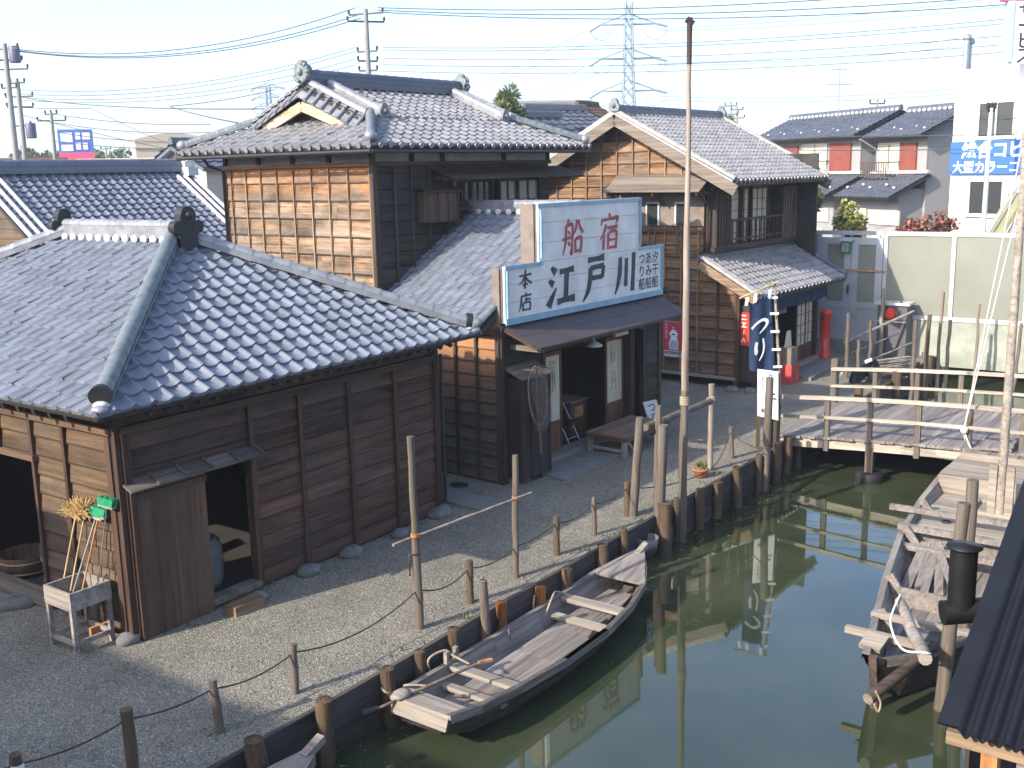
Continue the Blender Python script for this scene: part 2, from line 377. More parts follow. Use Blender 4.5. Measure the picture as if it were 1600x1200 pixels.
# gravel
def gravel():
    m, nt, b = newmat('grey gravel'); co = coords(nt)
    v = N(nt, 'ShaderNodeTexVoronoi', feature='F1'); v.inputs['Scale'].default_value = 58; nt.links.new(co, v.inputs['Vector'])
    v2 = N(nt, 'ShaderNodeTexVoronoi', feature='F1'); v2.inputs['Scale'].default_value = 120; nt.links.new(co, v2.inputs['Vector'])
    bw = N(nt, 'ShaderNodeRGBToBW'); nt.links.new(v.outputs['Color'], bw.inputs[0])
    bw2 = N(nt, 'ShaderNodeRGBToBW'); nt.links.new(v2.outputs['Color'], bw2.inputs[0])
    c = ramp(nt, bw.outputs[0], [(.12, (.11, .105, .095)), (.42, (.19, .182, .163)), (.62, (.24, .228, .20)), (.84, (.29, .275, .235)), (.97, (.50, .48, .44))])
    c2 = ramp(nt, bw2.outputs[0], [(.2, (.68, .68, .68)), (.8, (1.2, 1.18, 1.14))])
    c = mixc(nt, 1.0, c, c2, 'MULTIPLY')
    big = ramp(nt, noise(nt, co, .8, 7, .68), [(.28, (.86, .84, .79)), (.5, (1.14, 1.11, 1.03)), (.72, (1.42, 1.37, 1.24))])
    c = mixc(nt, 1.0, c, big, 'MULTIPLY')
    nt.links.new(c, b.inputs['Base Color']); b.inputs['Roughness'].default_value = .9; b.inputs['Specular IOR Level'].default_value = .25
    h = math_(nt, 'ADD', v.outputs['Distance'], math_(nt, 'MULTIPLY', v2.outputs['Distance'], .6))
    bump(nt, b, math_(nt, 'MULTIPLY', h, -1.0), .7, .02); return m
M_gravel = gravel()
M_earth = plain('distant ground', (.2, .19, .15), .95, 0, .3, .05)
def water():
    m, nt, b = newmat('green canal water'); co = coords(nt)
    c = ramp(nt, noise(nt, co, .35, 4, .6), [(.35, (.018, .028, .012)), (.5, (.036, .047, .023)), (.68, (.055, .064, .037))])
    nt.links.new(c, b.inputs['Base Color']); b.inputs['IOR'].default_value = 1.5
    b.inputs['Specular IOR Level'].default_value = .95
    h = math_(nt, 'ADD', noise(nt, coords(nt, (1, 1, 1)), 2.2, 3, .5), math_(nt, 'MULTIPLY', noise(nt, co, 9, 2, .5), .12))
    b.inputs['Specular Tint'].default_value = (1, .98, .90, 1)
    bump(nt, b, h, .013, .02)
    sc = ramp(nt, noise(nt, co, .9, 6, .7, 1.2), [(.52, (.02, .02, .02)), (.72, (.075, .075, .075))]); nt.links.new(sc, b.inputs['Roughness'])
    return m
M_water = water()
M_mud = plain('canal mud', (.03, .028, .018), .95)

# ------------------------------------------------------------------ building helpers
def clap(mb, o, ex, n, L, z0, z1, bh, openings=(), d0=.032, d1=.004, joint=4.6, jit=.006):
    """overlapping horizontal boards on a wall: o start (x,y), ex along, n outward"""
    ex, n = Vector((*ex, 0)), Vector((*n, 0)); o = Vector((o[0], o[1], 0))
    z = z0; k = 0
    while z < z1 - .03:
        zt = min(z + bh, z1)
        if z1 - zt < .06: zt = z1
        mid = (z + zt) / 2; segs = [(0.0, L)]
        for a0, a1, b0, b1 in openings:
            if b0 < mid < b1:
                ns = []
                for s0, s1 in segs:
                    if a1 <= s0 or a0 >= s1: ns.append((s0, s1))
                    else:
                        if a0 > s0: ns.append((s0, a0))
                        if a1 < s1: ns.append((a1, s1))
                segs = ns
        for s0, s1 in segs:
            cuts = [s0]; x = s0 + joint * random.uniform(.45, 1.0)
            while x < s1 - .4: cuts.append(x); x += joint * random.uniform(.8, 1.1)
            cuts.append(s1)
            for c0, c1 in zip(cuts[:-1], cuts[1:]):
                m = max(1, int((c1 - c0) / .45)); vs = []
                oz = random.uniform(-jit, jit)
                for i in range(m + 1):
                    x = c0 + .0015 + (c1 - c0 - .003) * i / m
                    dz = oz + random.uniform(-jit, jit) * .6; dd = random.uniform(-.003, .004)
                    p = o + ex * x
                    bt = p + n * (d0 + dd) + Vector((0, 0, z - .012 + dz)); tp = p + n * d1 + Vector((0, 0, zt + .004))
                    md = p + n * ((d0 + d1) / 2 + dd + random.uniform(0, .004)) + Vector((0, 0, (z + zt) / 2))
                    vs += [p + Vector((0, 0, z - .012 + dz)), bt, md, tp]
                fs = []
                for i in range(m):
                    a = i * 4; e = a + 4
                    fs += [(a, e, e+1, a+1), (a+1, e+1, e+2, a+2), (a+2, e+2, e+3, a+3)]
                fs += [(0, 1, 2, 3), (m*4+3, m*4+2, m*4+1, m*4)]
                mb.add(vs, fs)
        z = zt; k += 1
def backing(mb, o, ex, n, L, z0, z1, openings=(), th=.06):
    ex, n = Vector((*ex, 0)), Vector((*n, 0)); o = Vector((o[0], o[1], 0))
    def rect(a, b, c, d):
        if b - a < .005 or d - c < .005: return
        cc = o + ex * (a + b) / 2 - n * th / 2 + Vector((0, 0, (c + d) / 2))
        mb.obox(cc, ex * (b - a) / 2, n * th / 2, Vector((0, 0, (d - c) / 2)))
    x = 0.0
    for a0, a1, b0, b1 in sorted(openings):
        rect(x, a0, z0, z1); rect(a0, a1, z0, b0); rect(a0, a1, b1, z1); x = a1
    rect(x, L, z0, z1)
PROF = []
for i in range(9):
    t = i / 8
    PROF.append((t, -.02 * sin(pi * t / .66) if t < .66 else .03 * sin(pi * (t - .66) / .34)))
PROF = [(0, .006), (.1, -.010), (.28, -.020), (.48, -.020), (.66, -.010), (.74, .014), (.83, .032), (.92, .026), (1.0, .008)]
def slope(poly, tw=.265, tl=.235, eave_disc=True, step=.034, simple=False):
    """tiles over one planar roof slope; poly[0]->poly[1] is the eave, seen from outside left to right"""
    poly = [Vector(p) for p in poly]
    ex = (poly[1] - poly[0]).normalized(); n = ex.cross(poly[-1] - poly[0]).normalized()
    up = n.cross(ex)
    us = [(p - poly[0]).dot(ex) for p in poly]; vs_ = [(p - poly[0]).dot(up) for p in poly]
    u0, u1, v1 = min(us), max(us), max(vs_)
    mb = MB(); nc = int(math.ceil((u1 - u0) / tw)); nr = int(math.ceil(v1 / tl))
    tw = (u1 - u0) / nc
    pr = PROF if not simple else PROF[::2]
    k = len(pr)
    for j in range(nr):
        for i in range(nc):
            b = poly[0] + ex * (u0 + i * tw + random.uniform(-.003, .003)) + up * (j * tl + random.uniform(-.007, .007))
            st = step + random.uniform(-.006, .008)
            lo = [b + ex * (t * tw) + n * (h + st) for t, h in pr]
            hi = [b + ex * (t * tw) + n * (h + .002) + up * (tl + .01) for t, h in pr]
            bl = [b + ex * (t * tw) + n * (h - .012 if j else h - .035) for t, h in pr]
            mb.add(lo + hi, [(q, q+1, k+q+1, k+q) for q in range(k-1)], True)
            mb.add(bl + lo, [(q, q+1, k+q+1, k+q) for q in range(k-1)], False)
            if eave_disc and j == 0:      # round end tile
                c = b + ex * (.84 * tw) - n * .008 - up * .022
                m = 10; ring = [c + ex * (.062 * cos(2*pi*q/m)) + n * (.062 * sin(2*pi*q/m)) for q in range(m)]
                r2 = [p - up * .02 for p in ring]
                mb.add(ring + r2, [(q, (q+1) % m, m+(q+1) % m, m+q) for q in range(m)] + [list(range(m, 2*m))[::-1]])
    pl = []
    m = len(poly)
    for i in range(1, m):
        e = poly[(i+1) % m] - poly[i]; no = e.cross(n).normalized()
        pl.append((poly[i], no))
    return mb.cut(pl)
def ridge(mb, p0, p1, wd=.2, h=.2, nl=3, r=.085, seg=.27, taper=.02):
    p0, p1 = Vector(p0), Vector(p1); d = (p1 - p0); L = d.length; d.normalize()
    side = d.cross(Vector((0, 0, 1))).normalized(); up = side.cross(d)
    lh = h / nl
    for k in range(nl):
        ww = wd - taper * 2 * k
        c = (p0 + p1) / 2 + up * (lh * (k + .5))
        mb.obox(c, d * (L / 2), side * (ww / 2), up * (lh * .40))
        mb.obox(c + up * lh * .45, d * (L / 2), side * (ww / 2 - .018), up * (lh * .16))
    m = max(1, int(round(L / seg))); base0 = p0 + up * h
    for k in range(m):
        a = base0 + d * (L * k / m); e = base0 + d * (L * (k + 1) / m)
        n = 9; rr = (r * 1.06, r * .96)
        vs = []
        for p, q in ((a, rr[1]), (a + d * .03, rr[0]), (a + d * .05, rr[0] * .97), (e + d * .012, rr[1] * .97)):
            vs += [p + side * (q * cos(pi * t / (n-1))) + up * (q * sin(pi * t / (n-1)) - .01) for t in range(n)]
        mb.add(vs, [(i*n+t, (i+1)*n+t, (i+1)*n+t+1, i*n+t+1) for i in range(3) for t in range(n-1)], True)
    for p, q in ((base0, -1), (base0 + d * L, 1)):
        ring = [p + side * (r * cos(pi * t / 8)) + up * (r * sin(pi * t / 8) - .01) for t in range(9)]
        mb.add(ring, [list(range(9)) if q < 0 else list(range(9))[::-1]])
    return mb
def ornament(mb, c, facing, s, lobes=3, th=.1):
    """ridge end tile: lobed plate with a boss"""
    c, f = Vector(c), Vector(facing).normalized(); side = f.cross(Vector((0, 0, 1))).normalized(); up = Vector((0, 0, 1))
    out = []
    for i in range(48):
        t = 2 * pi * i / 48 + pi / 2
        r = s * (.72 + .28 * abs(cos((t - pi / 2) * lobes / 2)))
        out.append((r * cos(t) * .9, max(-.75 * s, r * sin(t))))
    mb.prism(out, c - f * th / 2, side, up, -th if side.cross(up).dot(f) < 0 else th)
    mb.sphere(c + f * th * .5, s * .34, 10, 6)
    return mb
def clover(mb, c, facing, s, th=.16):
    c, f = Vector(c), Vector(facing).normalized(); side = f.cross(Vector((0, 0, 1))).normalized(); up = Vector((0, 0, 1))
    def disc_(x, z, r, t): mb.tube([c + side*x + up*z - f*t/2, c + side*x + up*z + f*t/2], r, 18)
    disc_(0, .42*s, .40*s, th); disc_(-.52*s, -.12*s, .30*s, th*.9); disc_(.52*s, -.12*s, .30*s, th*.9)
    mb.obox(c - up*.15*s, side*.42*s, f*th*.42, up*.55*s); mb.sphere(c + up*.42*s + f*th*.5, .2*s, 10, 6, (1, 1, 1))
def fancy_ornament(mb, c, facing, s):
    rs = random.Random(3)
    ornament(mb, c, facing, s, 5, .14)
    c, f = Vector(c), Vector(facing).normalized(); side = f.cross(Vector((0, 0, 1))).normalized()
    for i in range(16):
        t = 2 * pi * i / 16
        mb.sphere(c + side * (s * .8 * cos(t)) + Vector((0, 0, s * .8 * sin(t))) + f * rs.uniform(-.02, .08), s * rs.uniform(.16, .27), 7, 5)

def stroke_poly(pts, n=7):
    """brush stroke: control points (x, y, half width) -> outline"""
    P = [Vector((x, y, w_)) for x, y, w_ in pts]
    if len(P) == 2: P = [P[0], P[0].lerp(P[1], .5), P[1]]
    s = []
    for i in range(len(P) - 1):
        a, b, c, d = P[max(i-1, 0)], P[i], P[i+1], P[min(i+2, len(P)-1)]
        for k in range(n):
            t = k / n
            s.append(.5 * ((2*b) + (c - a)*t + (2*a - 5*b + 4*c - d)*t*t + (3*b - a - 3*c + d)*t**3))
    s.append(P[-1])
    L, R = [], []
    for i, p in enumerate(s):
        q0, q1 = s[max(i-1, 0)], s[min(i+1, len(s)-1)]
        d = Vector((q1.x - q0.x, q1.y - q0.y)); d = d.normalized() if d.length > 1e-6 else Vector((1, 0))
        nx = Vector((-d.y, d.x)); wd = max(p.z, .006)
        L.append((p.x + nx.x*wd, p.y + nx.y*wd)); R.append((p.x - nx.x*wd, p.y - nx.y*wd))
    return L, R
W1, W2_, W3 = .06, .045, .075
GLYPH = {
 '川': [[(.2,.9,.05),(.2,.55,.06),(.13,.25,.05),(.0,.0,.015)], [(.5,.86,.05),(.5,.5,.05),(.5,.16,.055)], [(.84,.98,.06),(.84,.5,.055),(.83,.02,.065)]],
 '戸': [[(.12,.93,.05),(.5,.94,.04),(.86,.96,.06)], [(.24,.72,.045),(.55,.74,.04),(.85,.75,.05)], [(.84,.76,.05),(.8,.45,.045)], [(.24,.47,.04),(.8,.48,.04)], [(.25,.74,.055),(.24,.45,.06),(.15,.15,.05),(-.05,-.08,.012)]],
 '江': [[(.06,.98,.03),(.24,.83,.07)], [(-.02,.66,.03),(.16,.54,.065)], [(-.02,.0,.075),(.1,.2,.05),(.27,.45,.015)], [(.38,.84,.05),(.65,.86,.04),(.95,.88,.055)], [(.67,.85,.06),(.66,.5,.055),(.65,.14,.06)], [(.32,.09,.055),(.65,.12,.045),(1.02,.13,.065)]],
 '船': [[(.27,1.0,.05),(.15,.84,.015)], [(.13,.82,.05),(.12,.4,.045),(.0,.0,.012)], [(.12,.8,.035),(.45,.84,.05),(.46,.4,.045),(.44,.03,.05),(.36,.1,.012)], [(.24,.68,.02),(.34,.58,.045)], [(-.05,.44,.035),(.54,.52,.035)], [(.24,.38,.02),(.34,.26,.045)], [(.7,.97,.05),(.66,.76,.045),(.54,.56,.012)], [(.8,.97,.03),(.86,.77,.045),(1.04,.6,.05)], [(.62,.42,.05),(.64,.03,.045)], [(.62,.42,.035),(.95,.45,.05),(.92,.02,.045)], [(.63,.08,.035),(.92,.09,.035)]],
 '宿': [[(.48,1.02,.03),(.54,.9,.055)], [(.12,.86,.05),(.06,.68,.02)], [(.12,.83,.035),(.6,.86,.035),(.95,.88,.055),(.86,.7,.015)], [(.34,.7,.05),(.2,.45,.04),(.02,.28,.012)], [(.22,.47,.045),(.22,-.02,.045)], [(.4,.6,.035),(.96,.63,.045)], [(.68,.62,.04),(.6,.48,.02)], [(.47,.46,.045),(.47,-.02,.045)], [(.47,.46,.035),(.9,.48,.045),(.89,-.02,.05)], [(.47,.25,.03),(.89,.26,.03)], [(.47,.03,.035),(.89,.04,.035)]],
 '本': [[(.0,.68,.04),(1.0,.74,.05)], [(.5,1.02,.05),(.5,.5,.05),(.5,-.05,.05)], [(.47,.68,.045),(.3,.4,.04),(-.02,.18,.012)], [(.52,.68,.03),(.7,.42,.045),(1.05,.22,.05)], [(.3,.18,.04),(.7,.2,.045)]],
 '店': [[(.5,1.03,.03),(.55,.9,.055)], [(.14,.83,.04),(.97,.87,.05)], [(.15,.84,.05),(.14,.4,.05),(-.03,-.03,.012)], [(.53,.76,.045),(.53,.45,.045)], [(.54,.62,.035),(.9,.64,.045)], [(.3,.42,.045),(.31,-.02,.045)], [(.3,.42,.035),(.87,.44,.045),(.86,-.02,.045)], [(.31,.05,.035),(.86,.05,.035)]],
 'つ': [[(-.02,.56,.07),(.3,.74,.06),(.72,.8,.065),(1.0,.6,.075),(.92,.34,.06),(.5,.08,.02)]],
 'り': [[(.22,.95,.09),(.16,.65,.1),(.18,.4,.09),(.32,.5,.02)], [(.74,1.0,.05),(.82,.6,.055),(.74,.22,.05),(.42,-.08,.02)]],
}
def glyph(mb, ch, o, ex, ey, th=.006, fat=1.25):
    """brush character in the unit box spanned by ex, ey at o"""
    o, ex, ey = Vector(o), Vector(ex), Vector(ey); nn = ex.cross(ey).normalized()
    for k, st in enumerate(GLYPH[ch]):
        L, R = stroke_poly([(x_, y_, w_*fat) for x_, y_, w_ in st]); n = len(L); t = th + .0004 * k
        a = [o + ex*x + ey*y for x, y in L] + [o + ex*x + ey*y for x, y in R]; b = [p + nn*t for p in a]
        fs = [(2*n+i, 3*n+i, 3*n+i+1, 2*n+i+1) for i in range(n-1)]
        fs += [(i, 2*n+i, 2*n+i+1, i+1) for i in range(n-1)] + [(n+i, n+i+1, 3*n+i+1, 3*n+i) for i in range(n-1)]
        mb.add(a + b, fs)
def text(mb, body, size, o, ex, ey, th=.004, offset=0.0, line=1.0, sx=1.0):
    """typeset text as mesh; o is the top centre of the block"""
    cu = bpy.data.curves.new('txt', 'FONT'); cu.body = body; cu.size = 1.0; cu.align_x = 'CENTER'; cu.align_y = 'TOP'
    cu.space_line = line; cu.offset = offset; cu.resolution_u = 3; cu.fill_mode = 'FRONT'
    ob = bpy.data.objects.new('txt', cu); COL.objects.link(ob)
    dg = bpy.context.evaluated_depsgraph_get(); dg.update()
    me = bpy.data.meshes.new_from_object(ob.evaluated_get(dg))
    o, ex, ey = Vector(o), Vector(ex).normalized(), Vector(ey).normalized(); nn = ex.cross(ey).normalized()
    vs = [o + ex*(v.co.x*size*sx) + ey*(v.co.y*size) + nn*th for v in me.vertices]
    mb.add(vs, [list(p.vertices) for p in me.polygons])
    bpy.data.objects.remove(ob); bpy.data.curves.remove(cu); bpy.data.meshes.remove(me)
def natural_post(p0, p1, r0, r1, n=10, seg=6, wob=.012, rough=.07, seed=0):
    rs = random.Random(seed); p0, p1 = Vector(p0), Vector(p1); pts, rr = [], []
    for i in range(seg + 1):
        t = i / seg; j = wob if 0 < i < seg else 0
        pts.append(p0.lerp(p1, t) + Vector((rs.uniform(-j, j), rs.uniform(-j, j), 0))); rr.append((r0 + (r1 - r0)*t) * rs.uniform(1 - rough, 1 + rough))
    mb = MB(); mb.tube(pts, rr, n)
    d = (p1 - p0).normalized()
    m = len(mb.v) - n
    return mb
def sag(p, q, s, n=10):
    p, q = Vector(p), Vector(q); out = []
    for i in range(n + 1):
        t = i / n; v = p.lerp(q, t); v.z -= s * 4 * t * (1 - t); out.append(v)
    return out

# ================================================================== SETTING
WZ = -0.6            # water level
EDGE = 7.86          # canal coordinate of the bank face
def sheet(name, rects, mat, z):
    mb = MB()
    for u0, u1, v0, v1 in rects:
        mb.add([C(u0, v0, z), C(u1, v0, z), C(u1, v1, z), C(u0, v1, z)], [(0, 1, 2, 3)])
    return tag(mb.build(name, mat), kind='structure')
sheet('gravel_ground', [(-40, 31.9, EDGE, 60), (-40, 31.9, -60, -1.5), (-40, -20, -1.5, EDGE)], M_gravel, 0.0)
mbg = MB()
for u0, u1, v0, v1 in ((31.9, 700, -700, 700), (-700, -40, -700, 700), (-40, 31.9, 60, 700), (-40, 31.9, -700, -60)):
    mbg.add([C(u0, v0, 0), C(u1, v0, 0), C(u1, v1, 0), C(u0, v1, 0)], [(0, 1, 2, 3)])
tag(mbg.build('distant_ground', M_earth), kind='structure')
sheet('canal_water', [(-20, 34, -1.5, EDGE)], M_water, WZ)
sheet('canal_bed', [(-20, 34, -1.5, EDGE)], M_mud, -1.6)
# the bank on the far side of the boats and behind the fence
mb = MB(); a, b = C(-20, -1.5), C(31.9, -1.5)
mb.add([C(-20, -1.5, -1.6), C(31.9, -1.5, -1.6), C(31.9, -1.5, 0), C(-20, -1.5, 0)], [(0, 1, 2, 3)])
mb.add([C(33.5, -1.5, -1.6), C(33.5, EDGE, -1.6), C(33.5, EDGE, 0), C(33.5, -1.5, 0)], [(0, 1, 2, 3)])
tag(mb.build('far_bank', M_conc), kind='structure')
# bank wall of planks along the path: a wall, its boards in one part
bw = thing('bank_wall', C(5, EDGE), 'dark plank retaining wall holding the gravel path above the canal', 'retaining wall', ang=AS)
mb = MB()
for lo, hi in ((-.30, .035), (-.66, -.305)):
    x = -8.0
    while x < 26.8:
        L = random.uniform(1.8, 2.6)
        mb.obox(Vector((x + L/2, random.uniform(-.006, .006), (lo + hi)/2)), (L/2 - .004, 0, 0), (0, .03, 0), (0, 0, (hi - lo)/2)); x += L
mb.build('board', W_bank, bw)
mb = MB(); mb.box((-25, .0, -1.6), (26.9, .6, -.02)); mb.build('earth_fill', M_mud, bw)

# ================================================================== THATCH-FREE SHED (nearest building)
shed = thing('timber_shed', SHED_O, 'low brown board shed with grey hipped tile roof and an open doorway', 'shed', ang=AS)
LX, LY = 5.87, 8.2
opf = [(.12, 1.93, .12, 1.95)]; opl = [(1.82, 3.7, .17, 2.05)]
mb = MB(); clap(mb, (0, 0), (1, 0), (0, -1), LX, .04, 2.62, .235, [(.06, 1.97, .0, 2.0)], joint=99); backing(mb, (0, 0), (1, 0), (0, -1), LX, .02, 2.95, opf)
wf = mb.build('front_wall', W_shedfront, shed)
mb = MB(); clap(mb, (0, LY), (0, -1), (-1, 0), LY, .10, 2.62, .255, [(LY-3.74, LY-1.78, 0, 2.09)], joint=99); backing(mb, (0, LY), (0, -1), (-1, 0), LY, .02, 2.95, [(LY-3.7, LY-1.82, .17, 2.05)])
wlft = mb.build('side_wall', W_shedleft, shed)
mb = MB(); mb.box((LX-.06, .06, .02), (LX, LY, 2.95)); mb.box((0, LY-.06, .02), (LX-.06, LY, 2.95)); mb.build('rear_wall', W_front, shed)
for x in (.03, 1.98, 2.88, 3.86, 4.86, LX-.03):
    mb = MB(); mb.bar((x, -.045, .02 if x > 1 else .02), (x, -.045, 2.62), .075, .05, (0, 1, 0)); mb.build('batten', W_batten, wf)
for y in (.03, 1.06, 1.80, 3.72, 2.6, 5.0, 6.0, 7.0):
    z0 = 2.09 if y == 2.6 else .1
    mb = MB(); mb.bar((-.045, y, z0), (-.045, y, 2.6), .06, .045, (1, 0, 0)); mb.build('batten', W_batten, wlft)
mb = MB(); mb.bar((0, -.05, 2.66), (LX, -.05, 2.66), .1, .1); mb.bar((0, -.02, 2.9), (LX, -.02, 2.9), .14, .14); mb.build('wall_plate', W_beamx, shed)
mb = MB(); mb.bar((-.05, 0, 2.665), (-.05, LY, 2.665), .1, .09); mb.bar((-.02, 0, 2.9), (-.02, LY, 2.9), .14, .14)
mb.bar((-.03, 1.75, 2.09), (-.03, 3.8, 2.09), .12, .08); mb.build('wall_plate', W_beamy, shed)
for nm, p, q in (('corner_post', (-.015, -.015, 0), (-.015, -.015, 2.95)), ('corner_board', (-.04, .07, .02), (-.04, .07, 2.6)), ('corner_board', (.06, -.05, .02), (.06, -.05, 2.6)), ('corner_post', (LX, -.02, .02), (LX, -.02, 2.95)), ('door_post', (1.98, -.03, .1), (1.98, -.03, 1.98))):
    mb = MB(); mb.bar(p, q, .1, .1, (0, 1, 0)); mb.build(nm, W_batten, shed)
mb = MB(); mb.box((1.1, -.10, .05), (1.97, .08, .15)); mb.build('door_sill', W_bargey, shed); mb = MB(); mb.box((-.1, 1.75, .04), (.08, 3.8, .19)); mb.build('door_sill', W_bargey, shed)
# sliding plank door hung outside with its rail hood
door = MB()
for i in range(4):
    x0 = .09 + i * .262; door.box((x0, -.115, -.0 - .01 * i), (x0 + .257, -.085 - .008 * (i % 2), 1.90))
door.bar((.09, -.13, 1.82), (1.14, -.13, 1.82), .03, .09)
dr = door.build('sliding_door', W_brownz, shed)
mb = MB(); mb.bar((.07, -.11, -.02), (.07, -.11, 1.93), .07, .06, (0, 1, 0)); mb.build('door_stile', W_batten, dr)
mb = MB()
for i in range(5):
    x0 = -.02 + i * .41
    mb.poly([(x0, -.24, 1.945), (x0 + .4, -.24, 1.945), (x0 + .4, -.02, 2.04), (x0, -.02, 2.04)], .022)
    mb.bar((x0 + .40, -.25, 1.955), (x0 + .40, -.02, 2.056), .035, .03)
mb.bar((0, -.06, 1.94), (2.04, -.06, 1.94), .05, .08); mb.build('rail_hood', W_bargex, shed)
# foundation stones
for i, (px, py, s) in enumerate(((485, 897, .16), (552, 868, .17), (627, 838, .13), (690, 806, .2), (205, 1003, .15), (405, 938, .13))):
    mb = MB(); mb.sphere((0, 0, .02), s, 10, 6, (1.25, 1.0, .62), jit=.12)
    o = mb.build('foundation_stone', M_stone, shed); g = G(px, py); d = g - SHED_O
    o.location = (d.x*sin(AS) + d.y*cos(AS), -d.x*cos(AS) + d.y*sin(AS) + .03, .02)
# roof
RZ0, RZ1 = 3.02, 4.70; O = .56; yA, yB = 2.5, 5.3; xm = LX/2
e = [(-O, -O, RZ0), (LX+O, -O, RZ0), (LX+O, LY+O, RZ0), (-O, LY+O, RZ0)]; a, b = (xm, yA, RZ1), (xm, yB, RZ1)
polys = [[e[0], e[1], a], [e[3], e[0], a, b], [e[1], e[2], b, a], [e[2], e[3], b]]
mb = MB()
for i, p in enumerate(polys): mb.join(slope(p, eave_disc=False))
rf = mb.build('roof', M_tile, shed)
mb = MB()
for p in polys: mb.poly([Vector(q) - Vector((0, 0, .03)) for q in p], .05)
for i in range(24):
    x = .15 + i * (LX - .3) / 23; mb.bar((x, -.52, 2.90), (x, .1, 3.19), .05, .06)
    y = .15 + i * (LY - .3) / 23; mb.bar((-.52, y, 2.90), (.1, y, 3.17), .05, .06)
mb.build('eaves', W_front, rf)
mb = MB(); ridge(mb, (xm, yA - .05, RZ1 + .0), (xm, yB + .05, RZ1 + .0), .24, .2, 3, .09, .28); mb.build('ridge_cap', M_ridge, rf)
mb = MB()
for k in range(12): mb.sphere((xm - .13, yA + .12 + k * .235, RZ1 - .015), .075, 8, 5, (.5, 1.25, .9))
mb.build('ridge_plaster', M_plaster, rf)
for c, tgt, mt in ((e[0], a, M_ridgegr), (e[1], a, M_ridge), (e[3], b, M_ridge), (e[2], b, M_ridge)):
    c, tgt = Vector(c), Vector(tgt); st = c.lerp(tgt, .055)
    mb = MB(); ridge(mb, st + Vector((0, 0, .02)), tgt + Vector((0, 0, .03)), .2, .1, 2, .085 if mt is M_ridge else .105, .3); hp = mb.build('hip_ridge', mt, rf)
    fdir = Vector((c.x - tgt.x, c.y - tgt.y, 0))
    f_ = fdir.normalized(); mb = MB(); mb.tube([st + Vector((0, 0, .12)) + f_*.02, st + Vector((0, 0, .10)) + f_*.11], [.125, .13], 14); mb.build('hip_end_tile', M_black, hp)
    mb = MB(); mb.sphere(st + Vector((0, 0, -.0)) + f_*.07, .10, 10, 6, (1, 1, .55)); mb.build('hip_plaster', M_plaster, hp)
    mb = MB(); mb.sphere(c - f_*.10 + Vector((0, 0, .05)), .10, 10, 6, (1, 1, .6)); mb.build('corner_tile', M_ridge, hp)
mb = MB(); clover(mb, (xm, yA - .28, RZ1 + .22), (0, -1, 0), .33, .16); mb.box((xm-.16, yA-.34, RZ1-.16), (xm+.16, yA-.1, RZ1+.1)); mb.build('ridge_end_tile', M_black, rf)
mb = MB(); clover(mb, (xm, yB + .14, RZ1 + .2), (0, 1, 0), .3, .14); mb.build('ridge_end_tile', M_black, rf)
mb = MB(); mb.tube([(LX+.08, -.1, .2), (LX+.08, -.1, 2.7)], .03, 8); mb.build('rain_pipe', M_gutter, shed)
mb = MB(); mb.box((.06, .06, .0), (LX-.06, LY-.06, .04)); mb.build('earth_floor', M_dark, shed)

def local_shed(x, y, z=0): return SHED_O + F(AS, x, y, z)
def tub(name, x, y, z, r, h, label, mat=W_brownz):
    mb = MB(); mb.lathe([(0, 0), (r*.9, 0), (r, h), (r*.92, h), (r*.84, .06), (0, .06)], (0, 0, 0), 18)
    t = thing(name, local_shed(x, y, z), label, 'tub'); mb.build('staves', mat, t)
    mb = MB()
    for k in (.18, .7):
        rr = r*(.9 + .1*k) + .006; mb.lathe([(rr, h*k), (rr+.006, h*k+.012), (rr, h*k+.024)], (0, 0, 0), 18)
    mb.build('hoop', W_bamboo, t)
tub('wooden_tub', .55, 2.3, .04, .34, .62, 'deep wooden tub just inside the left doorway of the shed')
tub('wooden_bucket', .95, 2.75, .04, .42, .95, 'taller tub in the dark behind the deep tub in the shed')
tub('shallow_tub', .5, 3.3, .04, .38, .3, 'shallow tub at the far side of the left shed doorway')
jar = MB(); jar.lathe([(0, 0), (.24, 0), (.27, .15), (.28, .45), (.26, .6), (.2, .66), (.21, .7), (.17, .7), (.15, .64), (0, .62)], (0, 0, 0), 18)
tag(jar.build('storage_jar', M_stone, None, local_shed(1.55, .62, .04)), 'grey stoneware jar standing inside the front doorway of the shed', 'jar')
mb = MB()
for i in range(3): mb.bar((-.5, i*.11, .02*i), (.5, .1 + i*.11, .02*i), .1, .03)
st = thing('plank_stack', local_shed(1.55, 1.75, .6), 'orange planks stacked on a rack inside the front shed doorway', 'planks', ang=AS)
mb.build('planks', W_beam, st); mb = MB()
for x in (-.42, .42): mb.bar((x, .1, -.56), (x, .1, -.03), .06, .06)
mb.build('rack', W_beam, st)
# stepping block by the door
mb = MB(); mb.box((-.24, -.11, 0), (.24, .11, .13))
tag(mb.build('step_block', wood('worn step timber', (.12, .07, .04), (.3, .19, .11), 'x'), None, G(383, 952), pi/2 - AS), 'worn wooden step block lying on gravel before the shed doorway', 'step')
mb = MB(); mb.sphere((0, 0, .02), .3, 12, 6, (1.3, .8, .35), jit=.1)
tag(mb.build('step_stone', M_stone, None, G(22, 945), .4), 'flat stone in front of the left doorway of the shed', 'stone')

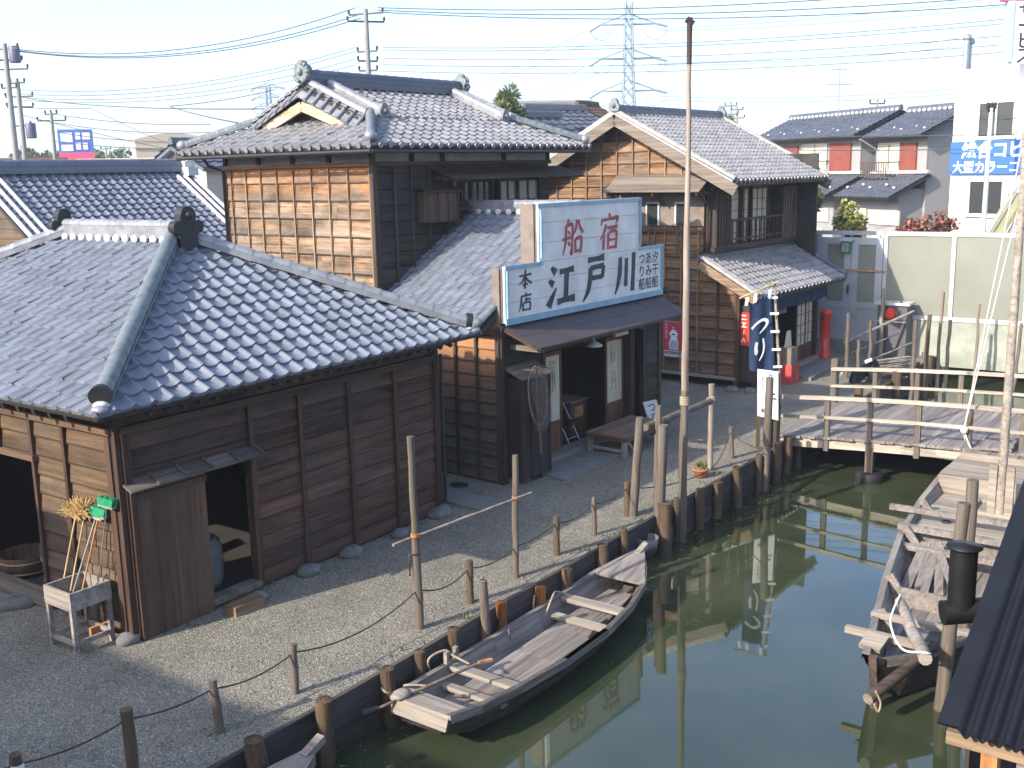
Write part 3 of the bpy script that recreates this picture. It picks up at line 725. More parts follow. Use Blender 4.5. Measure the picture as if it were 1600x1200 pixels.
# broom stand and brooms
bs = thing('broom_stand', G(130, 1003), 'grey weathered box on legs holding the brooms at the shed corner', 'stand', ang=AS)
mb = MB(); hx, hy, zt, zb = .26, .27, .78, .55
for x in (-hx, hx): mb.box((x-.014, -hy+.014, zb), (x+.014, hy-.014, zt))
for y in (-hy, hy): mb.box((-hx-.014, y-.014, zb), (hx+.014, y+.014, zt))
mb.box((-hx+.014, -hy+.014, zb), (hx-.014, hy-.014, zb+.02)); mb.build('box', W_greyy, bs)
for x in (-hx, hx):
    for y in (-hy, hy):
        mb = MB(); mb.bar((x*.93, y*.93, 0), (x*.93, y*.93, zb+.1), .055, .055); mb.build('leg', W_greyy, bs)
mb = MB()
for s in (-1, 1):
    mb.bar((-hx*.9, s*hy*.93, .12), (hx*.9, s*hy*.93, .12), .03, .06); mb.bar((s*hx*.93, -hy*.9, .12), (s*hx*.93, hy*.9, .12), .03, .06)
mb.build('stretcher', W_greyy, bs)
bsO = G(130, 1003)
def broom(px0, py0, px1, py1, head, label, r=.012, mat=W_bamboo, seed=1):
    rs = random.Random(seed)
    base = G(px0, py0, .62); d = ray(px1, py1); # head leans back onto the shed wall plane
    nrm = Vector((sin(AS), cos(AS), 0)); o = SHED_O - nrm * .12
    t = ((o - Vector((0, 0, CH))).dot(nrm)) / d.dot(nrm); top = Vector((0, 0, CH)) + d * t
    b = thing('broom', base, label, 'broom', 'brooms in the stand')
    mb = MB(); mb.tube([(0, 0, 0), top - base], r, 8); mb.build('handle', mat, b)
    hd = MB(); p = top - base; ax = p.normalized(); s1 = F(AS, 0, -1)
    if head == 'straw':
        for i in range(380):
            a_ = rs.uniform(-1.3, 1.3); sp = (s1 * sin(a_) + ax * cos(a_) * .8 + nrm * rs.uniform(-.5, .3)).normalized()
            q = p + sp * rs.uniform(.12, .29); m_ = (p + q)/2 + Vector((0, 0, .02))
            hd.tube([p - ax * .03 + s1 * rs.uniform(-.03, .03), m_, q - Vector((0, 0, rs.uniform(0, .06)))], .004, 3, cap=False)
        hd.build('straw_head', W_straw, b)
    else:
        k = MB(); k.obox(p, s1 * .15, ax * .015, nrm * .03); k.build('head_block', W_cream, b)
        hd.obox(p + ax * .06, s1 * .15, ax * .045, nrm * .04)
        for i in range(60): hd.obox(p + ax * .09 + s1 * rs.uniform(-.14, .14) + nrm * rs.uniform(-.035, .035), s1 * .006, ax * rs.uniform(.015, .035), nrm * .006)
        hd.build('bristles', M_green, b)
broom(97, 920, 118, 808, 'straw', 'straw broom at the left end of the broom box', seed=1)
broom(110, 925, 132, 806, 'straw', 'straw broom second from the left in the broom box', seed=2)
broom(113, 930, 150, 808, 'brush', 'green bristle broom with the grey handle', mat=M_metal, seed=3)
broom(126, 934, 154, 806, 'brush', 'green bristle broom with the yellow bamboo handle', mat=W_raw, seed=4)
broom(152, 925, 167, 791, 'brush', 'green bristle broom with thin steel handle nearest the shed corner', .008, M_metal, 5)
for k, (a_, b_, c_, d_, lab) in enumerate(((134, 932, 168, 895, 'short wooden stick poking out of the broom box'), (148, 926, 158, 915, 'stubby grey stick at the back of the broom box'))):
    mb = MB(); p0 = G(a_, b_, .58); p1 = at(c_, d_, p0.y + .25); mb.tube([p0, p1], .013, 8); tag(mb.build('stick', W_post), lab, 'stick')
mb = MB(); mb.bar((-.3, 0, .07), (.3, 0, .07), .05, .14)
tag(mb.build('timber_offcut', W_raw, None, G(176, 985), .9), 'orange timber offcut lying under the broom box', 'offcut')

# ================================================================== SHOP AND TALL HOUSE
shop = thing('boat_hire_shop', SHOP_O, 'dark board shop with open sliding doors below the big stepped signboard', 'shop', ang=AU)
SX = 5.5; SW = 2.98
# side wall facing the shed, with darker lower boards
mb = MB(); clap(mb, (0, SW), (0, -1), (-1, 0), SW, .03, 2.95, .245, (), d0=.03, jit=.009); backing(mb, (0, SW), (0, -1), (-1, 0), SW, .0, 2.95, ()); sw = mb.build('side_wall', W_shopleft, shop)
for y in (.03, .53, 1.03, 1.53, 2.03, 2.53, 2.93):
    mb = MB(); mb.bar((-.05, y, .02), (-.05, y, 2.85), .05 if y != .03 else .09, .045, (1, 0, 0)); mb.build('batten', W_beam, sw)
mb = MB(); mb.box((SX-.06, .02, 0), (SX, SW, 2.95)); clap(mb, (SX, 0), (0, 1), (1, 0), SW, .03, 2.95, .245); mb.build('side_wall', W_front, shop)
mb = MB(); clap(mb, (4.9, .0), (1, 0), (0, -1), .6, .25, 2.75, .24); backing(mb, (4.9, 0), (1, 0), (0, -1), .6, .0, 2.9); mb.build('front_wall', W_front, shop)
mb = MB(); mb.box((1.0, .27, 2.16), (4.9, .37, 2.95)); mb.box((.05, .27, .0), (1.62, .33, 2.95)); mb.box((.0, .0, 2.42), (SX, .06, 2.95)); mb.build('lintel', W_front, shop)
for x, y, s in ((.02, 0, .12), (1.62, .28, .09), (4.62, .2, .17), (4.88, .02, .1), (SX-.02, 0, .11)):
    mb = MB(); mb.bar((x, y, 0), (x, y, 2.9), s, s); mb.build('post', W_beam, shop)
mb = MB()
for i in range(4): mb.bar((.12, -.33 + .0, .08), (.12, -.33, .08), .01, .01)
mb.box((.12, -.36, .1), (.95, -.05, 1.95)); sc = mb.build('shutter_box', W_darkz, shop)
mb = MB(); mb.poly([(.06, -.44, 1.98), (1.0, -.44, 1.98), (1.0, .0, 2.16), (.06, .0, 2.16)], .03); mb.build('hood', W_bargex, sc)
mb = MB()
for x in (.13, .4, .67, .94): mb.bar((x, -.375, .1), (x, -.375, 1.95), .035, .03, (0, 1, 0))
mb.build('slat', W_beam, sc)
mb = MB(); mb.box((1.55, .10, .0), (4.75, .42, .13)); mb.build('door_sill', W_grey, shop)
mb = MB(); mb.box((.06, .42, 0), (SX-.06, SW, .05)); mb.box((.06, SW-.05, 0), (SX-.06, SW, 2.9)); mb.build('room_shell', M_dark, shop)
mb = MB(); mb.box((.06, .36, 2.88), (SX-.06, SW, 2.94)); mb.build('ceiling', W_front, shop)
def glass_door(x0, x1, y, parent, papers):
    f = MB(); z0, z1 = .14, 2.14
    for a_ in (x0, x1): f.bar((a_, y, z0), (a_, y, z1), .06, .04, (0, 1, 0))
    for z_, h in ((z0+.05, .1), (z1-.04, .08), (.72, .06)): f.bar((x0, y, z_), (x1, y, z_), .035, h)
    f.box((x0, y-.008, z0), (x1, y+.008, .70)); d_ = f.build('sliding_glass_door', W_redbrown, parent)
    p = MB(); p.box((x0+.03, y-.006, .75), (x1-.03, y+.006, z1-.08)); p.build('pane', M_curtain, d_)
    for (a0, a1, b0, b1) in papers:
        q = MB(); q.box((a0, y-.012, b0), (a1, y-.008, b1)); pp = q.build('notice', M_paper, d_)
        t = MB()
        for xx in (a0 + (a1-a0)*.3, a0 + (a1-a0)*.72):
            text(t, 'つ\nり\n船\n受\n付', (b1-b0)*.17, (xx, y-.012, b1-.02), (1, 0, 0), (0, 0, 1), .002, line=.95)
        t.build('notice_writing', M_ink, pp)
W_redbrown = wood('red brown joinery', (.06, .025, .014), (.17, .075, .04), 'z', isl=.2)
glass_door(1.68, 2.22, .30, shop, [(1.83, 2.05, 1.2, 2.0)])
glass_door(3.86, 4.5, .30, shop, [(3.98, 4.25, 1.5, 2.03), (4.0, 4.28, .92, 1.42)])
# tiled lean side roof of the shop
rz = 4.78
mb = MB(); sl = [(-.42, SW, 2.95), (-.42, .09, 2.95), (2.75, .09, rz), (2.75, SW, rz)]
mb.join(slope(sl, .25, .24, False)); mb.join(slope([(SX+.42, -.0, 2.95), (SX+.42, SW, 2.95), (2.75, SW, rz), (2.75, -.0, rz)], .25, .24, False))
rf = mb.build('roof', M_tile, shop)
mb = MB(); mb.poly([Vector(p) - Vector((0, 0, .03)) for p in sl], .05); mb.poly([(SX+.42, 0, 2.92), (SX+.42, SW, 2.92), (2.75, SW, rz-.03), (2.75, 0, rz-.03)], .05)
mb.bar((-.40, .11, 2.86), (0, .11, 3.09), .04, .12); mb.build('eaves', W_front, rf)
mb = MB(); ridge(mb, (2.75, .1, rz+.0), (2.75, SW, rz+.0), .24, .16, 2, .09, .26); mb.build('ridge_cap', M_ridge, rf)
mb = MB()
for k in range(10): mb.sphere((2.62, .2 + k * .27, rz - .0), .07, 8, 5, (.5, 1.25, .9))
mb.build('ridge_plaster', M_plaster, rf)
mb = MB(); ridge(mb, (-.42, .12, 2.985), (0.0, .12, 3.22), .1, .03, 1, .07, .3); mb.sphere((-.47, .12, 3.02), .085, 10, 6); mb.build('verge_tile', M_ridgegr, rf)
mb = MB(); mb.tube([(-.1, SW-.06, 2.85), (-.1, SW-.06, 3.25)], .03); mb.build('rain_pipe', M_gutter, rf)
# gable fill behind the sign, and the sheet metal awning
mb = MB(); mb.prism([(.02, 2.95), (SX-.02, 2.95), (2.75, 4.70)], (0, .10, 0), (1, 0, 0), (0, 0, 1), .05); mb.build('gable', W_front, shop)
mb = MB(); aw = [(.12, -.78, 2.57), (5.42, -.78, 2.57), (5.46, .0, 2.90), (.04, .0, 2.90)]
xs = [.0, .235, .45, .66, .83, 1.0]
for i in range(5):
    for j in range(2):
        t0, t1 = i / 5 + .001, (i + 1) / 5 - .001; s0, s1 = (0, .498) if j == 0 else (.5, 1.0); off = .0 if j == 0 else .004
        A, B, Cc, D = [Vector(p) for p in aw]; sh_ = .1 if j else 0
        def P_(t, s): return A.lerp(B, min(1, max(0, t))).lerp(D.lerp(Cc, min(1, max(0, t))), s) + Vector((0, 0, off))
        mb.poly([P_(t0, s0), P_(t1, s0), P_(t1, s1), P_(t0, s1)], .012)
awn = mb.build('awning', M_awning, shop)
mb = MB(); mb.bar((.12, -.79, 2.545), (5.42, -.79, 2.545), .025, .05); mb.bar((.10, -.76, 2.535), (.04, .0, 2.86), .04, .05); mb.bar((5.42, -.76, 2.535), (5.46, .0, 2.86), .04, .05); mb.build('awning_edge', W_beamx, awn)
for x in (.3, 1.9, 3.6, 5.2):
    mb = MB(); mb.bar((x, 0, 2.50), (x, -.72, 2.50), .07, .09); mb.build('bracket', W_bargey, awn)
# signboard
sg = thing('stepped_signboard', SHOP_O + F(AU, 0, -.06), 'large white stepped signboard with blue border over the shop front', 'signboard', ang=AU)
out = [(.06, 2.95), (5.5, 2.95), (5.5, 3.96), (4.6, 3.98), (4.58, 5.01), (1.08, 5.01), (1.08, 3.94), (.06, 3.94)]
mb = MB()
zs = [2.95, 3.30, 3.63, 3.955, 4.30, 4.66, 5.01]
for z0, z1 in zip(zs[:-1], zs[1:]):
    x0, x1 = (.06, 5.5) if z1 < 3.97 else (1.08, 4.6)
    xc = 2.6 + random.uniform(-.8, .8)
    for a_, b_ in ((x0, xc), (xc, x1)): mb.box((a_+.002, -.02, z0+.003), (b_-.002, .03, z1-.003))
mb.build('panel', M_white, sg)
mb = MB(); bwid = .065
for p, q in (((.06, 2.97), (5.5, 2.97)), ((5.46, 3.05), (5.46, 3.92)), ((4.53, 3.96), (5.5, 3.96)), ((4.56, 4.02), (4.56, 4.93)), ((1.04, 4.97), (4.61, 4.97)), ((1.12, 4.02), (1.12, 4.92)), ((.06, 3.93), (1.165, 3.93)), ((.10, 3.03), (.10, 3.88))):
    hz = abs(p[1] - q[1]) < .01
    mb.bar((p[0], -.035, p[1]), (q[0], -.035, q[1]), .03 if hz else bwid, (.11 if p[1] < 3 else bwid) if hz else .03)
mb.build('border', M_blue, sg)
mb = MB(); mb.box((.04, .03, 2.95), (5.5, .06, 3.93)); mb.box((1.07, .03, 3.93), (4.58, .06, 5.0)); mb.build('backing', M_wedge, sg)
mb = MB(); mb.box((.0, .061, 2.95), (.055, .22, 3.92)); mb.box((1.035, .061, 3.93), (1.085, .36, 5.0)); mb.build('side_return', M_wedge, sg)
for ch, x_, z_, sx_, sz_, mt, ft in (('船', 1.83, 4.02, .62, .66, M_redink, 1.2), ('宿', 3.06, 4.04, .66, .68, M_redink, 1.2), ('江', 1.36, 3.10, .82, .74, M_blackink, 1.55), ('戸', 2.52, 3.14, .78, .78, M_blackink, 1.55),
                              ('川', 3.62, 3.10, .80, .82, M_blackink, 1.5), ('本', .46, 3.53, .36, .32, M_blackink, 1.3), ('店', .46, 3.12, .36, .32, M_blackink, 1.3)):
    mb = MB(); glyph(mb, ch, (x_, -.021, z_), (sx_, 0, 0), (.06*sz_, 0, sz_), .006, ft); mb.build('brushed_character', mt, sg)
mb = MB()
text(mb, 'つ\nり\n船', .265, (4.66, -.021, 3.86), (1, 0, 0), (0, 0, 1), .004, .012, 1.0)
text(mb, 'あ\nみ\n船', .265, (4.93, -.021, 3.86), (1, 0, 0), (0, 0, 1), .004, .012, 1.0)
text(mb, '汐\n干\n船', .265, (5.20, -.021, 3.86), (1, 0, 0), (0, 0, 1), .004, .012, 1.0)
mb.build('small_lettering', M_blackink, sg)

# things in and before the shop
def sl_(x, y, z=0): return SHOP_O + F(AU, x, y, z)
lp = thing('hanging_lamp', sl_(2.6, -.25, 2.2), 'white enamel lamp shade hanging under the awning', 'lamp')
mb = MB(); mb.lathe([(.02, .12), (.05, .1), (.16, .03), (.17, 0), (.155, .0), (.04, .085)], (0, 0, 0), 16); mb.build('shade', M_white, lp)
mb = MB(); mb.tube([(0, 0, .1), (0, 0, .4)], .012); mb.build('stem', M_gutter, lp)
mb = MB(); mb.box((-.24, -.03, 0), (.24, .03, .07))
tag(mb.build('name_plate', M_paper, None, sl_(3.5, -.3, 2.3), pi/2 - AU), 'small cream plate fixed under the awning right of the lamp', 'plate')
mb = MB(); mb.box((3.35, .85, .05), (3.95, 1.35, .78))
ck = thing('low_cabinet', SHOP_O, 'red brown cabinet with pale top inside the shop doorway', 'cabinet', ang=AU); mb.build('carcass', W_redbrown, ck)
mb = MB(); mb.box((3.32, .82, .78), (3.98, 1.38, .81)); mb.build('top', W_grey, ck)
mb = MB(); mb.box((3.5, .835, .45), (3.8, .849, .68)); mb.build('drawer', W_raw, ck)
ch = thing('folding_chair', sl_(2.98, .72, .05), 'black folding chair with chrome legs inside the shop doorway', 'chair', ang=AU)
mb = MB(); mb.obox((0, 0, .43), (.19, 0, 0), (0, .19, 0), (0, 0, .025)); mb.build('seat', M_cushion, ch)
mb = MB(); mb.tube([(.17 * sin(t), .2, .72 + .1 * cos(t)) for t in [i * .5236 for i in range(13)]], .03, 8); mb.obox((0, .2, .72), (.17, 0, 0), (0, .015, 0), (0, 0, .08)); mb.build('backrest', M_cushion, ch)
for s in (-1, 1):
    mb = MB(); mb.tube([(s*.19, -.24, 0), (s*.19, .2, .78)], .012, 6); mb.build('leg', M_metal, ch)
    mb = MB(); mb.tube([(s*.17, .25, 0), (s*.17, -.16, .43)], .012, 6); mb.build('leg', M_metal, ch)
mb = MB(); mb.tube([(-.19, -.18, .12), (.19, -.18, .12)], .01, 6); mb.build('crossbar', M_metal, ch)
# concrete doorstep slab
mb = MB(); pts = [sl_(.78, -.80, .03), sl_(3.1, -.72, .03), sl_(3.4, .10, .03), sl_(.95, .10, .03)]; mb.poly(pts, .06)
tag(mb.build('doorstep_slab', M_conc), 'flat concrete doorstep slab in front of the shop door', 'slab')
# bench
bn = thing('low_bench', sl_(2.72, -.9), 'broad low wooden bench with plank top standing before the shop', 'bench', ang=AU)
mb = MB()
for i in range(6): mb.box((0, .0 + i*.155, .40), (1.68, .15 + i*.155, .43)) if i else mb.box((-.01, .0, .40), (1.69, .15, .43))
mb.build('plank_top', W_bench, bn)
mb = MB(); mb.box((.0, -.02, .32), (1.68, .012, .40)); mb.box((.0, .92, .32), (1.68, .95, .40)); mb.box((-.02, .012, .32), (.012, .92, .415)); mb.box((1.668, .012, .32), (1.70, .92, .40)); mb.build('apron', W_beamy, bn)
for x in (.06, 1.62):
    for y in (.06, .87):
        mb = MB(); mb.bar((x, y, 0), (x, y, .40), .09, .09); mb.build('leg', W_grey, bn)
mb = MB()
for x in (.06, 1.62): mb.bar((x, .06, .12), (x, .87, .12), .05, .06)
mb.bar((.12, .03, .33), (.32, .03, .10), .03, .04); mb.bar((.12, .9, .33), (.32, .9, .1), .03, .04); mb.build('stretcher', W_greyy, bn)
# standing white notice board at the bench end
ab = thing('notice_board', sl_(4.95, -.35, 0), 'small white notice board with black writing leaning beside the bench', 'notice', ang=AU)
bx, by_ = Vector((1, -.25, 0)).normalized(), Vector((-.18, .25, 1)).normalized()
nn = bx.cross(by_)
mb = MB(); mb.obox(by_ * .36, bx * .2, by_ * .36, nn * .015); mb.build('panel', M_white, ab)
mb = MB(); text(mb, 'つ\nり', .24, by_ * .68 + nn * .0155, bx, by_, .002, .012); mb.build('writing', M_ink, ab)
mb = MB(); mb.obox(by_ * .34 - nn * .017 - bx * .17, bx * .02, by_ * .36, nn * .012); mb.build('stake', M_black, ab)
# landing net leaning on the shutter box, and the stick rack below it
nt_ = thing('landing_net', sl_(.40, -.48, .55), 'large tan landing net hung head up against the shop shutter box', 'fishing net', ang=AU)
hoop = []
for i in range(25):
    t = 2*pi*i/24; hoop.append(Vector((.27*sin(t), -.03 + .08*cos(t)*.5, 1.17 + .45*cos(t) if cos(t) > 0 else 1.17 + .62*cos(t))))
mb = MB(); mb.tube(hoop, .016, 6, cap=False); mb.build('hoop', W_pole, nt_)
mb = MB()
for i in range(-9, 10):
    x = i * .028; h = sqrt(max(0, 1 - (x/.27)**2))
    mb.tube([(x, -.03, 1.17 + .45*h), (x*.9, -.14, 1.0), (x*.8, -.2, .72), (x*.55, -.12, .48)], .0035, 4, cap=False)
for i in range(24):
    z = .5 + i * .045; hw = .26 * (1 if z > .95 else .55 + .45*(z-.45)/.5)
    mb.tube([(-hw, -.06, z), (-hw*.5, -.15, z - .02), (0, -.19, z - .03), (hw*.5, -.15, z - .02), (hw, -.06, z)], .0035, 4, cap=False)
mb.build('netting', M_net, nt_)
mb = MB(); mb.tube([(.02, -.03, .56), (.05, -.05, .0)], [.03, .022], 8); mb.tube([(0, -.02, .56), (0, -.02, 1.6)], .014, 6); mb.build('handle', W_post, nt_)
rk = thing('stick_rack', G(848, 743), 'slender rack of grey sticks standing under the landing net', 'rack', ang=AU)
for x in (-.13, .13):
    for y in (-.1, .1):
        mb = MB(); mb.tube([(x, y, 0), (x*.95, y*.95, .62)], .013, 6); mb.build('leg', W_post, rk)
mb = MB()
for z in (.3, .6):
    lp_ = [(-.13, -.1, z), (.13, -.1, z), (.13, .1, z), (-.13, .1, z), (-.13, -.1, z)]
    for a_, b_ in zip(lp_[:-1], lp_[1:]): mb.tube([a_, b_], .014, 6)
mb.build('ring_rail', W_post, rk)
mb = MB(); mb.tube([(0, 0, .0), (.0, .05, .62)], [.05, .035], 8); mb.build('centre_post', W_bark, rk)
# concrete path between shed and shop, drain cover
mb = MB(); a_, b_, c_, d_ = G(683, 762), G(800, 787), G(755, 800), G(683, 782); mb.poly([a_ + Vector((0,0,.03)), d_ + Vector((0,0,.03)), c_ + Vector((0,0,.03)), b_ + Vector((0,0,.03))], .05)
tag(mb.build('path_slab', M_conc), 'narrow concrete path slab between the shed and the shop', 'slab')
mb = MB(); mb.lathe([(0, .012), (.17, .012), (.18, 0)], (0, 0, 0), 16); tag(mb.build('drain_cover', M_gutter, None, G(717, 758)), 'round dark drain cover in gravel beside the shop side wall', 'drain cover')
for (px, py, s, lab) in ((795, 752, .13, 'foundation stone under the near corner of the shop'), (818, 750, .12, 'foundation stone under the shutter box of the shop')):
    mb = MB(); mb.sphere((0, 0, .02), s, 10, 6, (1.2, .9, .6), jit=.12); tag(mb.build('foundation_stone', M_stone, None, G(px, py)), lab, 'stone')

# ------------------------------------------------------------------ tall house
th = thing('two_storey_house', SHOP_O + F(AU, 0, 3.0), 'tall board house with sunlit tan side wall and grey hip and gable roof', 'house', ang=AU)
HX, HY = 5.6, 4.45
ZT = 5.78
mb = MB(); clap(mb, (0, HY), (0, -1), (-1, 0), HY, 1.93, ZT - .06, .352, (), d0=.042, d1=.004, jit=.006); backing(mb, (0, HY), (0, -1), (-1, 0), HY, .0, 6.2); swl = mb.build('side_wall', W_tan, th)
for y in (.04, .64, 1.18, 1.69, 2.23, 2.74, 3.25, 3.73, 4.22, 4.42):
    mb = MB(); mb.bar((-.055, y, 1.9), (-.055, y, ZT - .05), .028, .03, (1, 0, 0)); mb.build('batten', W_battentan, swl)
opw = [(2.19, 5.2, 4.93, 5.42)]
mb = MB(); clap(mb, (0, 0), (1, 0), (0, -1), HX, 2.6, ZT - .04, .3, [(2.15, 5.24, 4.9, 5.46)]); backing(mb, (0, 0), (1, 0), (0, -1), HX, 0, 6.2, opw); fw = mb.build('front_wall', W_frontlap, th)
for x in (.04, .52, 1.0, 1.5, 2.0, 2.5):
    mb = MB(); mb.bar((x, -.045, 2.6), (x, -.045, ZT - .05), .05, .04, (0, 1, 0)); mb.build('batten', W_beam, fw)
mb = MB(); mb.box((HX-.06, .06, 0), (HX, HY, 6.2)); mb.box((0, HY-.06, 0), (HX, HY, 6.2)); clap(mb, (HX, 0), (0, 1), (1, 0), HY, 2.6, ZT, .33); mb.build('rear_wall', W_front, th)
mb = MB(); mb.bar((-.05, -.02, ZT), (-.05, HY, ZT), .1, .075); mb.build('girt', wood('red brown girt', (.14, .06, .03), (.4, .2, .1), 'y', isl=.1), th)
mb = MB(); mb.bar((-.0, -.05, ZT), (HX, -.05, ZT), .1, .08); mb.build('girt', W_beamx, th)
mb = MB(); mb.box((-.012, .05, ZT + .04), (-.001, HY, 6.13)); mb.box((.0, -.012, ZT + .04), (HX, -.001, 6.13)); mb.build('plaster_frieze', M_frieze, th)
for y in (1.17, 2.23, 3.3, 4.4): mb = MB(); mb.bar((-.035, y, ZT), (-.035, y, 6.15), .1, .05, (1, 0, 0)); mb.build('frieze_post', W_beam, th)
for x in (1.05, 1.95, 3.95, 5.55): mb = MB(); mb.bar((x, -.035, ZT), (x, -.035, 6.15), .1, .05, (0, 1, 0)); mb.build('frieze_post', W_beam, th)
mb = MB(); mb.bar((-.03, -.03, 2.0), (-.03, -.03, 6.15), .09, .09); mb.build('corner_post', W_beam, th)
wn_ = MB()
for z_ in (4.95, 5.41): wn_.bar((2.17, -.06, z_), (5.22, -.06, z_), .05, .06)
for x in (2.19, 2.82, 3.5, 3.75, 4.4, 5.2): wn_.bar((x, -.05, 4.95), (x, -.05, 5.41), .06, .05, (0, 1, 0))
for x in (2.4, 2.6, 3.05, 3.27, 4.07, 4.8): wn_.bar((x, -.035, 4.98), (x, -.035, 5.39), .022, .02, (0, 1, 0))
for a_, b_ in ((2.2, 3.5),): wn_.bar((a_, -.035, 5.18), (b_, -.035, 5.18), .02, .02)
wf_ = wn_.build('window_frame', W_beam, th)
mb = MB(); mb.box((2.2, -.02, 4.96), (3.5, -.012, 5.4)); mb.build('pane', M_glass, wf_)
mb = MB(); mb.box((3.75, -.02, 4.96), (5.2, -.012, 5.4)); mb.build('pane', glass_mat('hazy window glass', (.13, .13, .12), .2), wf_)
mb = MB(); mb.box((1.18, -.28, 4.62), (2.1, -.03, 5.22)); bxx = mb.build('shutter_box', W_brownz, th)
mb = MB(); mb.poly([(1.1, -.36, 5.24), (2.18, -.36, 5.24), (2.18, -.02, 5.36), (1.1, -.02, 5.36)], .03); mb.build('hood', W_beamx, bxx)
mb = MB()
for x in (1.19, 1.5, 1.8, 2.09): mb.bar((x, -.29, 4.62), (x, -.29, 5.22), .03, .025, (0, 1, 0))
mb.build('slat', W_beam, bxx)
mb = MB(); mb.bar((2.1, -.12, 4.86), (5.25, -.12, 4.86), .2, .06); mb.build('window_ledge', W_beamx, th)
mb = MB()
for j in range(3):
    y0, y1 = -.72 + j*.23, -.72 + (j+1)*.23 + .03; z0, z1 = 5.47 + j*.07, 5.47 + (j+1)*.07 + .012
    mb.poly([(1.6, y0, z0), (6.05, y0, z0), (6.05, y1, z1), (1.6, y1, z1)], .025)
for x in (1.7, 3.0, 4.4, 5.6): mb.bar((x, -.02, 5.5), (x, -.66, 5.42), .05, .07)
mb.build('window_canopy', W_beamx, th)
# hip and gable roof
ez = 6.13; sl1 = .42; ov = .7
g0 = ez + sl1 * 1.3
mb = MB(); ym = HY / 2 + .0
def z_at(d): return ez + sl1 * d
lo_f = [(-ov, -ov, ez), (HX+ov, -ov, ez), (HX+ov-1.3, -ov+1.3, g0), (-ov+1.3, -ov+1.3, g0)]
zr = z_at(ym + ov); gx0, gx1 = .32, HX - .32
up_f = [(gx0, -ov+1.3, g0), (gx1, -ov+1.3, g0), (gx1, ym, zr), (gx0, ym, zr)]
lo_b = [(HX+ov, HY+ov, ez), (-ov, HY+ov, ez), (-ov+1.3, HY+ov-1.3, g0), (HX+ov-1.3, HY+ov-1.3, g0)]
up_b = [(gx1, HY+ov-1.3, g0), (gx0, HY+ov-1.3, g0), (gx0, ym, zr), (gx1, ym, zr)]
lo_l = [(-ov, HY+ov, ez), (-ov, -ov, ez), (-ov+1.3, -ov+1.3, g0), (-ov+1.3, HY+ov-1.3, g0)]
lo_r = [(HX+ov, -ov, ez), (HX+ov, HY+ov, ez), (HX+ov-1.3, HY+ov-1.3, g0), (HX+ov-1.3, -ov+1.3, g0)]
for p, d_ in ((lo_f, True), (up_f, False), (lo_b, True), (up_b, False), (lo_l, True), (lo_r, True)): mb.join(slope(p, .27, .235, d_))
rf = mb.build('roof', M_tile2, th)
mb = MB()
for p in (lo_f, up_f, lo_b, up_b, lo_l, lo_r): mb.poly([Vector(q) - Vector((0, 0, .035)) for q in p], .05)
mb.box((-ov+.08, -ov+.08, ez-.10), (HX+ov-.08, HY+ov-.08, ez-.06))
for i in range(20):
    x = -ov + .1 + i * (HX + 2*ov - .2) / 19; mb.bar((x, -ov+.03, ez-.12), (x, 0, ez-.12), .05, .06)
    y = -ov + .1 + i * (HY + 2*ov - .2) / 19; mb.bar((-ov+.03, y, ez-.12), (0, y, ez-.12), .05, .06)
mb.build('eaves', W_front, rf)
for gx, s in ((gx0, -1), (gx1, 1)):
    xi = gx - s * .26; yl, yr = -ov+1.3, HY+ov-1.3
    mb = MB(); mb.prism([(yl, g0-.03), (yr, g0-.03), (ym, zr-.05)], (xi, 0, 0), (0, 1, 0), (0, 0, 1), .04); gb = mb.build('gable', W_front, rf)
    for y0 in (yl, yr):
        sy = 1 if y0 < ym else -1
        p0, p1 = Vector((gx + s*.03, y0 + sy*.42, g0 - .13)), Vector((gx + s*.03, ym, zr - .40))
        mb = MB(); mb.bar(p0, p1, .05, .19); mb.build('barge_board', wood('pale orange barge board', (.3, .16, .08), (.68, .48, .34), 'y', isl=.2), gb)
        m = 7; t0, t1 = Vector((0, y0, g0)), Vector((0, ym, zr)); d_ = (t1 - t0) / m
        mb = MB()
        for k in range(m):
            a_ = t0 + d_*k
            inn_, outt = Vector((gx - s*.16, 0, .05)), Vector((gx + s*.14, 0, -.20))
            q = [a_ + outt, a_ + d_*.97 + outt, a_ + d_*.97 + inn_, a_ + inn_]
            nrm = (q[1]-q[0]).cross(q[3]-q[0])
            if nrm.z < 0: q = q[::-1]
            mb.poly(q, .03)
            mb.tube([a_ + Vector((gx + s*.17, 0, -.20)), a_ + Vector((gx - s*.16, 0, .075))], .042, 8)
        mb.build('verge_tile', M_ridge, gb)
        mb = MB(); ridge(mb, (gx - s*.14, y0 - sy*.05, g0+.05), (gx - s*.14, ym, zr+.06), .13, .05, 1, .075, .3); mb.build('verge_ridge', M_ridge, gb)
mb = MB(); ridge(mb, (gx0 + .12, ym, zr), (gx1 - .12, ym, zr), .26, .26, 5, .085, .28, .012); mb.build('ridge_cap', M_tiledk, rf)
for x, f in ((gx0 + .05, -1), (gx1 - .05, 1)):
    mb = MB(); fancy_ornament(mb, (x, ym, zr + .27), (f, 0, 0), .23); mb.build('ridge_end_tile', M_ridgegr, rf)
for y0, y1 in ((.62, ym - .12), (HY - .62, ym + .12)):
    for x in (gx0 + .62, gx1 - .5):
        zz = lambda y: ez + sl1 * ((y + ov) if y < ym else (HY + ov - y)) + .02
        mb = MB(); ridge(mb, (x, y0, zz(y0)), (x, y1, zz(y1)), .2, .12, 2, .085, .3); dm = mb.build('descending_ridge', M_ridge, rf)
        mb = MB(); ornament(mb, (x, y0 + (-.05 if y0 < ym else .05), zz(y0) + .1), (0, -1 if y0 < ym else 1, 0), .16, 3, .08); mb.build('ridge_end_tile', M_ridgegr, dm)
